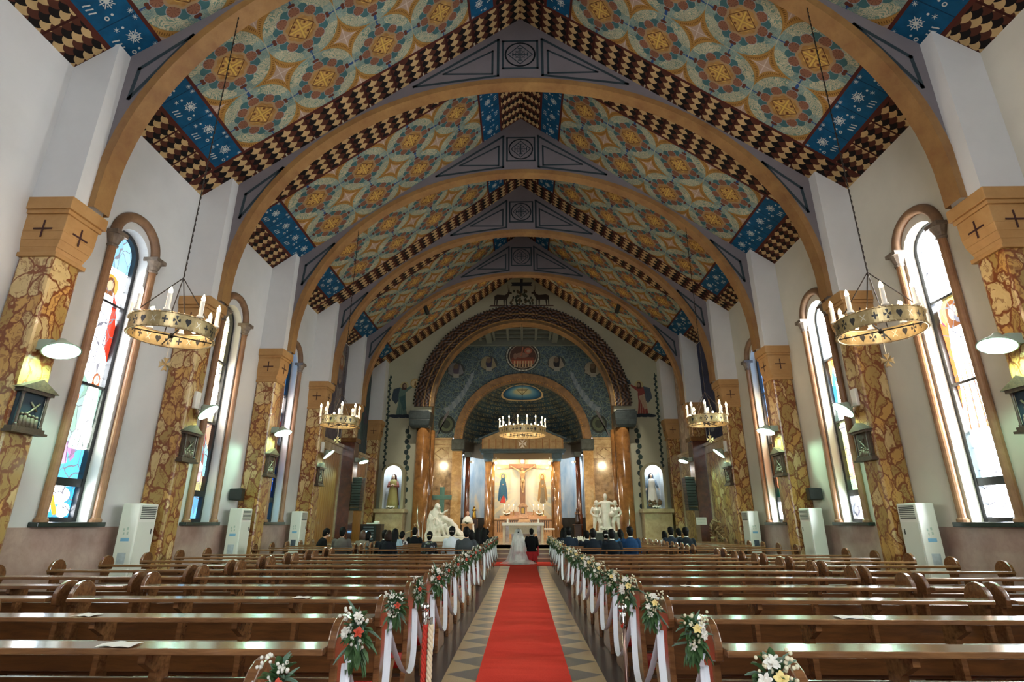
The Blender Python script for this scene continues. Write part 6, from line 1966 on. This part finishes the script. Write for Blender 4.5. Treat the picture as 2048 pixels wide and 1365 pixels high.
def hair_mesh(kind):
    m = MB(); c = (0, .035, 1.20)
    m.ball((0, .014, 1.222), .112, 16, 12, (.80, .94, 1.0))
    m.ball((0, -.018, 1.175), .095, 12, 10, (.80, .72, 1.05))
    if kind == 'crop':
        for k in range(26):
            R = random.Random(k); a = R.uniform(0, 2 * pi); e = R.uniform(.1, 1.4)
            m.ball((.085 * cos(a) * cos(e), .012 + .1 * sin(a) * cos(e), 1.228 + .10 * sin(e)), .020, 6, 5)
    if kind == 'long':
        m.tube([(0, -.03, 1.22), (0, -.06, 1.12), (0, -.095, 1.0), (0, -.125, .88), (0, -.12, .80)], [(.085, .07), (.092, .06), (.10, .045), (.085, .035), (.05, .02)], 12)
        for q in (-1, 1): m.tube([(q * .07, .03, 1.22), (q * .085, .0, 1.12), (q * .10, -.02, 1.0)], [.03, .032, .02], 8)
    if kind == 'bob':
        m.tube([(0, -.02, 1.24), (0, -.03, 1.15), (0, -.035, 1.06)], [(.092, .085), (.105, .085), (.098, .07)], 12)
    if kind == 'updo':
        m.ball((0, -.085, 1.17), .055, 12, 8)
    if kind == 'tied':
        m.ball((0, -.09, 1.19), .035, 10, 8); m.tube([(0, -.10, 1.18), (0, -.14, 1.06), (0, -.13, .93)], [.028, .035, .012], 8)
    return bake(m, 'hair_' + kind, .010, 2)
HAIR = {k: hair_mesh(k) for k in ('crop', 'long', 'bob', 'updo', 'tied')}
m = MB(); m.tube([(0, .002, 1.045), (0, .008, 1.085)], [(.066, .066), (.060, .060)], 14); COLLAR = bake(m, 'shirt_collar', .007, 1)
m = MB(); m.ball((-.03, .112, 1.205), .009, 6, 5); m.ball((.03, .112, 1.205), .009, 6, 5); EYES = bake(m, 'eyes', .004, 0)
m = MB(); m.tube([(0, .10, 1.165), (0, .135, 1.155), (0, .115, 1.125)], [(.055, .02), (.045, .03), (.05, .02)], 10); MASK = bake(m, 'face_mask', .008, 1)
M_SKIN = plain('skin', '#d9a98a', .5, var=.04, spec=.4)
M_HAIRB = plain('black_hair', '#0b0908', .6, var=.3, scale=30, spec=.15)
M_HAIRN = plain('dark_brown_hair', '#2a1a13', .6, var=.3, scale=30, spec=.15)
M_EYE = plain('dark_eye', '#17110e', .3)
def cloth(name, c, rough=.9, var=.1, scale=12): return plain(name, c, rough, var=var, scale=scale, spec=.2)
def person(x, y, lab, sex='m', hairk='crop', top='#22252c', bottom='#1b1c20', dress=None, collar=True, mask=False, hm=None, ribbon=None, topmat=None, rz=0.0, z=0.0, s=1.0, group='wedding guests in the pews', nolegs=False, pitch=0.0):
    root = thing('person', lab, 'person', (x, y, z), rz, group)
    root.scale = (s, s, s); root.rotation_euler[0] = pitch
    part('body', BODY[sex], M_SKIN, root)
    tm = topmat or cloth('cloth_' + top.strip('#'), top)
    part('jacket' if sex == 'm' else 'top_garment', JAC[sex], tm, root)
    if sex == 'm' or dress is None: part('trousers', TRO, cloth('cloth_' + bottom.strip('#'), bottom), root)
    else: part('skirt', SKI, cloth('cloth_' + dress.strip('#'), dress), root)
    part('shoes', SHO, M_BLACK, root)
    part('hair', HAIR[hairk], hm or M_HAIRB, root)
    part('eyes', EYES, M_EYE, root)
    if collar: part('shirt_collar', COLLAR, M_LINEN, root)
    if mask: part('face_mask', MASK, M_WHITE, root)
    if ribbon:
        m = MB()
        for q in (-1, 1): m.ball((q * .030, -.115, 1.20), .028, 8, 6, (1.2, .5, .8))
        m.ball((0, -.12, 1.20), .012, 6, 5); m.build('hair_ribbon', ribbon, root, smooth=True)
    return root
R0 = lambda k: 14.7 + k + .23
g = G('dark_floral_cloth'); q = g.voronoi(g.coord(), 18.0); cr, cg, cb = g.sep(q.outputs['Color'])
M_FLORAL = g.done(g.mix(g.gt(cr, .72), srgb('#15171f'), g.mix(cg, srgb('#8d8fa0'), srgb('#5a6a4c'))), .8)
g = G('grey_patterned_cloth'); q = g.voronoi(g.coord(), 22.0); cr, cg, cb = g.sep(q.outputs['Color'])
M_PATT = g.done(g.mix(g.gt(cr, .6), srgb('#4a4248'), srgb('#d8d2d0')), .8)
person(-5.03, R0(1), 'person seated in a grey-brown sweater with short black hair, alone by the plank panelling', top='#59534f', collar=False, s=1.03)
person(-6.12, R0(2), 'person in black bowing forward with a white face mask beside the marble pillar', top='#0f0f11', collar=False, mask=True, rz=-1.0, s=1.02, pitch=-.22)
person(-4.73, R0(2), 'person with tied light-brown hair and taupe top', 'f', 'bob', '#7d7264', dress='#4a4540', collar=False, hm=plain('brown_hair', '#4c3424', .5, var=.3, scale=30), s=.96)
person(-4.85, R0(3), 'small dark-haired person in black with a white mask behind the taupe top', 'f', 'bob', '#17171a', dress='#17171a', mask=True, collar=False, rz=-.5, s=.93)
person(-3.50, R0(0), 'person in black with brown shoulder-length hair, last occupied pew on bride\'s side', 'f', 'bob', '#14161d', dress='#14161d', hm=M_HAIRN, collar=False, s=.98)
person(-3.84, R0(1), 'person in black with short black hair at the inner pew end', 'm', 'crop', '#16191f', s=.97)
person(-3.78, R0(2), 'person in light blue blouse with long straight black hair', 'f', 'long', '#9db8c4', dress='#55606a', collar=False, s=1.0)
person(-3.78, R0(3), 'person in greyish patterned dress with bobbed hair', 'f', 'updo', '#6b5f62', dress='#6b5f62', topmat=M_PATT, collar=False, rz=-.4, s=.93)
person(-3.58, R0(4), 'person in black suit with white collar, in front of the side altar', top='#101216', s=1.0)
person(-2.59, R0(1), 'person in dark floral top with low tied hair, alone in mid pew', 'f', 'updo', '#15171f', dress='#15171f', topmat=M_FLORAL, collar=False, ribbon=M_BRASS, s=.95)
person(-1.97, R0(1), 'person in white blouse with a neat updo and silver comb', 'f', 'updo', '#d6dbe2', dress='#9aa0aa', collar=False, ribbon=M_CHROME, s=1.05)
person(-1.47, R0(0), 'person in dark grey suit beside the aisle, broad back', top='#43474a', collar=False, s=1.04)
person(-1.44, R0(1), 'person with wavy black hair just in front of the dark grey suit', 'f', 'bob', '#17181c', dress='#17181c', collar=False, s=.98)
person(-1.42, R0(3), 'person in black with long loose black hair, third front row by the aisle', 'f', 'long', '#121317', dress='#121317', collar=False, s=1.0)
person(-1.30, R0(4), 'person in black and pale sleeve with long black hair near the aisle', 'f', 'long', '#15171c', dress='#15171c', collar=False, s=1.0)
person(-1.32, R0(6), 'person in black suit in the foremost pew of the bride\'s side', top='#121317', s=.95, collar=False)
person(1.33, R0(4), 'person in black with pale shawl at the aisle end, groom\'s side', 'f', 'long', '#1a1c22', dress='#1a1c22', collar=False, s=1.0)
person(1.34, R0(2), 'person in dark navy suit at the aisle end, groom\'s side', top='#232d3b', s=1.03)
person(1.87, R0(2), 'person in black suit half hidden by a darker suit, groom\'s side', top='#1b2029', s=.95)
person(1.93, R0(1), 'person in charcoal suit with side-turned head, groom\'s side', top='#1c232d', rz=-.15, s=1.0)
person(2.42, R0(2), 'person with white bow in black hair, groom\'s side', 'f', 'updo', '#1e1c22', dress='#1e1c22', collar=False, ribbon=M_LINEN, s=.96)
person(2.29, R0(0), 'person in black suit in the rearmost occupied pew, groom\'s side', top='#191f27', s=1.0)
person(2.85, R0(2), 'person in bright blue dress with tied hair, groom\'s side', 'f', 'tied', '#4f8cc0', dress='#4f8cc0', collar=False, s=.98)
person(2.95, R0(1), 'person in rich navy blue suit, groom\'s side', top='#1b3a5e', bottom='#1b3a5e', s=1.04)
person(4.62, R0(4), 'person in white blouse with bobbed hair, outer pews of groom\'s side', 'f', 'bob', '#dfd6d2', dress='#3a3a40', collar=False, s=.93)
person(4.58, R0(3), 'person in slate suit beside the white blouse, outer pews of groom\'s side', top='#2a323e', s=1.02)
person(5.10, R0(4), 'person in black suit turned sideways, furthest along the outer pew', top='#1d2127', rz=.5, s=.98)
person(4.76, R0(2), 'person in broad black suit at the outer pews of groom\'s side', top='#1c2229', s=1.02)

# the couple, seated on red stools at the steps
def stool(x, lab):
    root = thing('red_chair', lab, 'chair', (x, 21.95, 0.01))
    m = MB(); m.box(x - .22, x + .22, 21.78, 22.15, .36, .45); m.build('seat', M_RED, root, world=True, bevel=.02)
    m = MB()
    m.grid(lambda u, v: (x - .22 + .44 * u, 21.785 + .008 * sin(u * 40), .12 + .28 * v), 40, 2)
    m.build('skirt', M_RED, root, world=True, smooth=True, fixn=False)
    for a in (x - .19, x + .19):
        for b in (21.81, 22.12):
            m = MB(); m.box(a - .02, a + .02, b - .02, b + .02, .01, .38); m.build('leg', M_RED, root, world=True)
    m = MB(); m.box(x - .27, x - .22, 21.85, 22.2, .30, .62); m.box(x + .22, x + .27, 21.85, 22.2, .30, .62); m.build('armrest', M_RED, root, world=True, bevel=.015)
stool(-.20, 'red upholstered chair under the seated bride'); stool(.32, 'red upholstered chair under the groom in black')
gr = person(.32, 21.95, 'groom in black suit seated on a red chair facing the altar', top='#0c0d10', bottom='#0c0d10', group='bridal couple', s=.94, z=.02)
br = person(-.18, 21.95, 'bride in white strapless gown under a long sheer veil, seated facing the altar', 'f', 'updo', '#efe9e4', dress='#efe9e4', collar=False, group='bridal couple', s=.94, z=.02)
m = MB()
m.grid(lambda u, v: ((.23 + .16 * v) * cos(2 * pi * u) * (1 + .04 * sin(12 * 2 * pi * u)), .10 + (.24 + .16 * v) * sin(2 * pi * u) * (1 + .04 * sin(12 * 2 * pi * u)), .50 - .47 * v), 72, 8)
m.build('gown_skirt', cloth('bridal_satin', '#f0ebe6', .5, .03), br, smooth=True)
g = G('sheer_veil'); n, _ = g.noise(g.coord(), 6.0, 2.0)
M_VEIL = g.done((.95, .95, .96), .6, alpha=g.m('MULTIPLY_ADD', n, .40, .24))
def veil(u, v):
    a = pi * (1.06 + .88 * u) if False else pi * (-.12 - .76 * u) - 0
    t = v; r = .11 + .34 * t ** .8 + (.10 * max(0, t - .7) * 3)
    z = 1.30 - 1.27 * t ** 1.15
    fold = 1 + .06 * t * sin(u * 44 + 2 * t)
    x = r * cos(a) * fold * 1.0; y = .03 + r * sin(a) * fold * .9
    if t > .92: y -= (t - .92) * 6.0 * (.5 + .5 * sin(pi * u)); x *= 1 + (t - .92) * 5
    return (x, y, max(.012 + .004 * sin(u * 30), z))
m = MB(); m.grid(veil, 60, 34); m.build('veil', M_VEIL, br, smooth=True, fixn=False)

# ------------------------------------------------------------------ statues
def robed(root, cx, cy, z0, h, robe, mantle=None, skin=None, hairc=None, arms='fold', vox=.012, mantle_side=1, prefix=''):
    """standing robed figure; each material a part of its own"""
    skin = skin or robe
    k = h / 1.7
    m = MB(); rip = lambda w, z: .05 * sin(9 * w + 3 * z) + .03 * sin(17 * w)
    m.lathe([(.30 * k, 0), (.27 * k, .3 * k), (.21 * k, .8 * k), (.17 * k, 1.05 * k), (.20 * k, 1.25 * k), (.17 * k, 1.38 * k), (.07 * k, 1.45 * k)], 40, (cx, cy, z0), 1, .72, rip=rip)
    m.build(prefix + 'robe', robe, root, world=True, smooth=True)
    m = MB(); head(m, (cx, cy - .02 * k, z0 + 1.575 * k), k * 1.0, (0, -1)); m.tube([(cx, cy, z0 + 1.42 * k), (cx, cy, z0 + 1.52 * k)], .05 * k, 8)
    if arms == 'fold':
        for q in (-1, 1): hand(m, (cx + q * .07 * k, cy - .17 * k, z0 + 1.10 * k), (-q * .5, -.1, 1), (0, -1, 0), k * .8, q)
    elif arms == 'open':
        for q in (-1, 1): hand(m, (cx + q * .30 * k, cy - .12 * k, z0 + .92 * k), (q * .4, -.6, -.6), (0, -.5, .8), k * .8, q)
    me = bake(m, 'statue_flesh', .008 * max(.6, k)); o = part(prefix + 'head_and_hands', me, skin, root); o.location = -world_loc(root)
    m = MB()
    for q in (-1, 1):
        if arms == 'fold': m.tube([(cx + q * .19 * k, cy, z0 + 1.33 * k), (cx + q * .26 * k, cy - .03 * k, z0 + 1.08 * k), (cx + q * .09 * k, cy - .16 * k, z0 + 1.10 * k)], [.07 * k, .065 * k, .05 * k], 10)
        else: m.tube([(cx + q * .19 * k, cy, z0 + 1.33 * k), (cx + q * .25 * k, cy - .03 * k, z0 + 1.1 * k), (cx + q * .29 * k, cy - .11 * k, z0 + .94 * k)], [.07 * k, .06 * k, .055 * k], 10)
    m.build(prefix + 'sleeve', robe if not mantle else mantle, root, world=True, smooth=True)
    if mantle:
        m = MB()
        def mt(u, v):
            a = pi * (.12 + .76 * u); t = v; rr = (.13 + .20 * t) * k * (1 + .05 * sin(30 * u))
            return (cx + rr * 1.05 * cos(a), cy + .03 * k + rr * .85 * sin(a) - .02, z0 + (1.66 - 1.5 * t) * k)
        m.grid(mt, 30, 14); m.build(prefix + 'mantle', mantle, root, world=True, smooth=True, fixn=False)
        m = MB(); m.ball((cx, cy + .025 * k, z0 + 1.60 * k), .12 * k, 14, 10, (.85, .9, 1.05)); m.build(prefix + 'veil', hairc or mantle, root, world=True, smooth=True)
    return root
def flowers(x, y, z, w, lab, n=9):
    root = thing('flower_arrangement', lab, 'flowers', (x, y, z)); R = random.Random(int(abs(x * 100)) + int(y)); random.seed(3)
    m = MB()
    for k in range(18): leaf(m, (x + R.uniform(-w, w) * .5, y + R.uniform(-.08, .08), z + .04), (R.uniform(-1, 1), R.uniform(-1, .3), R.uniform(.1, 1)), R.uniform(.12, .2) * w / .3, .05)
    m.build('foliage', M_LEAF, root, world=True)
    for k in range(n):
        m = MB(); lily(m, (x + w * (k / (n - 1) * 2 - 1) * .8, y - .06 - R.uniform(0, .06), z + .08 + R.uniform(0, .12) * w / .3), (R.uniform(-.5, .5), -1, .5), .075 * w / .3, 6, .6); m.build('white_flower', M_PETAL, root, world=True)
    m = MB(); m.lathe([(.06, 0), (.09, .05)], 12, (x, y, z)); m.build('bowl', M_DARKSTONE, root, world=True)
M_RUST = plain('rust_red_robe', '#8c4a40', .6); M_OLIVE = plain('olive_gold_robe', '#a39a5c', .6); M_PINKISH = plain('pale_rose_cloth', '#d8b4a4', .6)
M_WROBE = plain('white_painted_robe', '#e9e6dc', .6, var=.04); M_BLUEM = plain('grey_blue_mantle', '#7389a0', .6)
root = thing('madonna_statue', "painted statue in olive robe and rust mantle in the niche on the bride's side", 'statue', (-6.38, 27.55, 2.12))
robed(root, -6.38, 27.52, 2.13, 1.62, M_OLIVE, M_RUST, plain('painted_flesh', '#e2c4ac', .5), M_HAIRN)
root = thing('lourdes_statue', "painted statue in white robe and grey-blue mantle in the niche on the groom's side", 'statue', (6.32, 27.55, 2.12))
robed(root, 6.30, 27.52, 2.22, 1.55, M_WROBE, M_BLUEM, plain('painted_flesh_2', '#e2c4ac', .5), M_HAIRN, 'open')
root = thing('rock_base', "small painted rocks and dark shrubs at the feet of the blue-mantled statue", 'rockwork', (6.45, 27.42, 2.12))
m = MB(); R = random.Random(4)
for k in range(16): m.ball((6.38 + R.uniform(-.3, .3), 27.36 + R.uniform(-.03, .05), 2.19 + R.uniform(0, .28)), R.uniform(.05, .09), 7, 5)
m.tube([(6.58, 27.42, 2.2), (6.60, 27.42, 2.55)], [.08, .04], 8)
m.build('rocks', m_stone('mossy_rock', '#2f3427', '#8a6a44', 9, .8), root, world=True)
flowers(-6.35, 27.15, 2.10, .22, "white lilies at the feet of the statue on the bride's side", 5)
flowers(6.35, 27.12, 2.10, .20, "white bouquet at the feet of the statue on the groom's side", 6)
flowers(2.45, 24.9, .60, .42, "large white flower arrangement by the steps on the groom's side", 8)
flowers(-.98, 34.05, 1.88, .22, "low white flowers on the high altar, bride's side", 5)
flowers(.98, 34.05, 1.88, .22, "low white flowers on the high altar, groom's side", 5)
flowers(3.85, 26.72, 1.10, .28, "white flowers at the foot of the three-figure marble group", 6)
flowers(-2.73, 27.95, 1.42, .20, "small flowers in front of the white bust", 5)
flowers(-.15, 26.6, .60, .34, "pale flowers on the floor before the altar table", 6)

# seated marble mourner with drapery, green cross behind
root = thing('marble_pieta', "large white marble seated mourner with cascading drapery on the bride's side of the sanctuary", 'statue', (-3.6, 27, .6))
m = MB(); R = random.Random(9)
m.ball((-4.08, 26.95, 2.20), .15, 14, 10, (.9, .95, 1.1)); m.ball((-4.0, 26.86, 2.16), .09, 12, 9)
m.tube([(-4.1, 27, 2.12), (-4.15, 27.02, 1.85), (-4.12, 27.0, 1.5), (-3.95, 26.95, 1.2)], [.16, .27, .34, .42], 14)
m.tube([(-4.3, 27.05, 2.0), (-4.42, 27.05, 1.6), (-4.45, 27.0, 1.1)], [.12, .14, .12], 10)
m.tube([(-3.95, 26.8, 1.92), (-3.80, 26.75, 1.85), (-3.66, 26.72, 1.98)], [.08, .06, .05], 8)
hand(m, (-3.66, 26.72, 1.98), (.8, 0, .5), (0, -1, 0), 1.1, 1)
for (x, z, r) in ((-3.75, 1.55, .27), (-3.5, 1.42, .26), (-3.3, 1.22, .26), (-3.1, 1.02, .22), (-2.9, .92, .18), (-3.7, 1.15, .34), (-4.1, 1.05, .36)): m.ball((x, 26.95, z), r, 12, 9)
limb(m, [(-3.72, 26.75, 1.66), (-3.38, 26.7, 1.50), (-3.12, 26.7, 1.12), (-2.9, 26.68, .92)], [.14, .12, .10, .07])
for k in range(22):
    a = R.uniform(-4.4, -3.0); z1 = 1.0 + (1.0 - (a + 4.4) / 1.5) * .9
    m.tube([(a, 26.62 + R.uniform(-.05, .05), z1), (a + R.uniform(-.12, .12), 26.60, z1 * .7 + .3), (a + R.uniform(-.2, .25), 26.6, .86)], [.03, .05, .045], 6)
me = bake(m, 'pieta_body', .028, 2); o = part('draped_figure', me, M_WHITEMARBLE, root); o.location = -world_loc(root)
m = MB(); m.box(-4.55, -2.6, 26.55, 27.5, .6, .88); m.build('plinth', M_WHITEMARBLE, root, world=True, bevel=.03)
root = thing('green_cross', 'patinated green metal cross standing behind the marble mourner', 'cross', (-4.1, 28.6, .6))
m = MB(); m.box(-4.22, -3.98, 28.5, 28.66, .6, 3.2); m.box(-4.62, -3.62, 28.49, 28.67, 2.58, 2.80); m.build('cross_body', plain('green_patina', '#5a7466', .35, .6, var=.25, scale=4), root, world=True, bevel=.01)

# three marble figures
root = thing('marble_group', "white marble group of a robed figure between two leaning companions, groom's side", 'statue', (3.9, 27, .6))
m = MB(); m.box(3.15, 4.65, 26.6, 27.4, .6, 1.02); m.build('pedestal', M_BRONZEST, root, world=True, bevel=.02)
m = MB(); m.box(3.20, 4.60, 26.65, 27.35, 1.02, 1.10); m.build('slab', M_WHITEMARBLE, root, world=True, bevel=.02)
def fig_body(parts):
    m = MB(); parts(m); return bake(m, 'marble_body', .016, 2)
def centre(m):
    head(m, (3.92, 26.95, 2.66), 1.22, (0, -1)); m.tube([(3.92, 27, 2.45), (3.92, 27, 2.58)], .06, 8)
    m.lathe([(.29, 1.1), (.26, 1.4), (.23, 1.9), (.22, 2.2), (.21, 2.38), (.08, 2.48)], 32, (3.92, 27, 0), 1, .7, rip=lambda w, z: .05 * sin(11 * w))
    for q in (-1, 1): limb(m, [(3.92 + q * .17, 27, 2.38), (3.92 + q * .34, 26.98, 2.33), (3.92 + q * .46, 26.93, 2.30)], [.08, .065, .045]); hand(m, (3.92 + q * .46, 26.93, 2.30), (q, -.2, -.2), (0, 0, 1), .9, q)
def sidef(q):
    def f(m):
        x = 3.92 + q * .46
        head(m, (x - q * .02, 26.93, 2.36), 1.16, (-q * .5, -1)); m.tube([(x, 26.97, 2.16), (x, 26.95, 2.30)], .055, 8)
        m.tube([(x, 27, 1.72), (x, 27, 1.86), (x, 26.98, 2.05), (x, 26.97, 2.18)], [(.16, .13), (.145, .12), (.20, .14), (.08, .07)], 14)
        limb(m, [(x + q * .06, 27, 1.76), (x + q * .09, 26.95, 1.44), (x + q * .13, 27.0, 1.14)], [.115, .085, .055])
        limb(m, [(x - q * .06, 27, 1.76), (x - q * .16, 26.86, 1.46), (x - q * .12 , 26.92, 1.14)], [.115, .085, .055])
        for s_ in (q * .13, -q * .12): limb(m, [(x + s_, 26.94, 1.13), (x + s_, 26.80, 1.12)], [.04, .03])
        limb(m, [(x + q * .16, 26.98, 2.12), (x + q * .25, 26.98, 1.92), (x + q * .13, 26.9, 1.78)], [.07, .055, .042]); hand(m, (x + q * .13, 26.9, 1.78), (-q, -.3, -.2), (0, -1, 0), .85, q)
        limb(m, [(x - q * .16, 26.96, 2.12), (x - q * .20, 26.9, 1.92), (x - q * .14, 26.82, 1.82)], [.07, .055, .042]); hand(m, (x - q * .14, 26.82, 1.82), (0, -.6, -.8), (-q, 0, 0), .85, -q)
    return f
for nm, fn in (('robed_figure', centre), ('companion_figure', sidef(-1)), ('companion_figure', sidef(1))):
    o = part(nm, fig_body(fn), M_WHITEMARBLE, root); o.location = -world_loc(root)
m = MB(); m.ball((4.17, 26.80, 1.86), .13, 16, 12); m.build('marble_globe', M_WHITEMARBLE, root, world=True, smooth=True)

# bust, small statues, oddments of the sanctuary
root = thing('white_bust', "white-robed bust with ruddy head on a draped pedestal on the bride's side", 'bust', (-2.65, 27.3, .6))
m = MB(); m.box(-2.92, -2.38, 27.1, 27.55, .6, 1.38); m.box(-2.96, -2.34, 27.06, 27.6, 1.38, 1.42); m.build('pedestal', M_OAK2, root, world=True, bevel=.01)
m = MB(); m.tube([(-2.36, 27.1, 1.40), (-2.33, 27.08, 1.0), (-2.30, 27.08, .62)], [(.06, .02), (.07, .03), (.09, .03)], 8); m.build('white_drape', M_LINEN, root, world=True, smooth=True)
m = MB(); m.lathe([(.28, 0), (.26, .12), (.20, .26), (.08, .36)], 28, (-2.66, 27.3, 1.42), 1, .7, rip=lambda w, z: .04 * sin(8 * w)); m.build('shoulders', M_WROBE, root, world=True, smooth=True)
m = MB(); head(m, (-2.66, 27.28, 1.90), 1.0, (0, -1)); m.tube([(-2.66, 27.3, 1.72), (-2.66, 27.3, 1.84)], .055, 8)
me = bake(m, 'bust_head', .01); o = part('head', me, plain('ruddy_head', '#cf9a82', .5), root); o.location = -world_loc(root)
root.location.y += .9; root.location.x -= .08
root = thing('gilded_statuette', 'small gilded standing statuette on a shelf beside the white bust', 'statue', (-2.48, 28, .6))
m = MB(); m.box(-2.66, -2.30, 27.85, 28.15, .6, 1.66); m.build('stand', M_DARKWOOD, root, world=True, bevel=.01)
robed(root, -2.48, 28.0, 1.66, .60, M_GOLD, M_GILT, M_GOLD, M_GOLD, vox=.01)
root.location.y += .9
root = thing('wooden_madonna', "small dark wooden statuette on a pedestal on the groom's side of the altar", 'statue', (2.72, 28.5, .6))
m = MB(); m.box(2.56, 2.88, 28.35, 28.65, .6, 1.36); m.box(2.48, 2.95, 28.3, 28.7, 1.34, 1.40); m.build('stand', M_DARKWOOD, root, world=True, bevel=.01)
robed(root, 2.72, 28.5, 1.40, .76, M_DARKWOOD, M_COLRED, M_COLRED, M_DARKWOOD, vox=.01)
root = thing('processional_pole', "slender white pole standing beside the marble mourner", 'pole', (-4.62, 26.3, .6))
m = MB(); m.lathe([(.12, .6), (.12, .62), (.014, .64), (.014, 1.78)], 12, (-4.62, 26.3, 0)); m.build('pole', M_WHITE, root, world=True)
root = thing('folding_stand', "beige jointed stand with white cylinder near the granite column, bride's side", 'stand', (-4.7, 24.9, .6))
m = MB(); m.tube([(-5.25, 24.9, .6), (-5.25, 24.9, 1.0), (-4.85, 24.9, 1.15), (-4.65, 24.9, 1.22), (-4.75, 24.9, 1.42), (-4.6, 24.9, 1.42), (-4.52, 24.9, 1.15), (-4.45, 24.9, .6)], .018, 8); m.build('frame', plain('beige_tube', '#c7ac80', .4), root, world=True)
m = MB(); m.lathe([(.045, .98), (.045, 1.22)], 14, (-4.66, 24.86, 0)); m.build('cylinder', M_WHITE, root, world=True)
root = thing('driftwood_shrine', "gnarled driftwood sculpture with dark hollow by the leaf-painted panel, groom's side", 'sculpture', (7.25, 21.2, 0))
m = MB(); R = random.Random(12)
for k in range(26):
    w = 2 * pi * k / 26; c = (7.12, 21.3 + .34 * cos(w), 1.18 + .24 * sin(w))
    m.tube([c, (c[0] + R.uniform(-.08, .05), c[1] + R.uniform(-.2, .2), c[2] + R.uniform(-.14, .2)), (c[0], c[1] + .45 * cos(w + .4) , c[2] + .22 * sin(w + .5))], [.06, .045, .015], 6)
m.tube([(7.15, 21.3, .6), (7.15, 21.25, .95)], [.22, .30], 10)
m.build('roots', m_stone('pale_driftwood', '#5c4228', '#b59668', 8, .6), root, world=True)
m = MB(); m.box(6.95, 7.4, 21.0, 21.6, 0, .62); m.build('stand', M_DARKWOOD, root, world=True, bevel=.02)
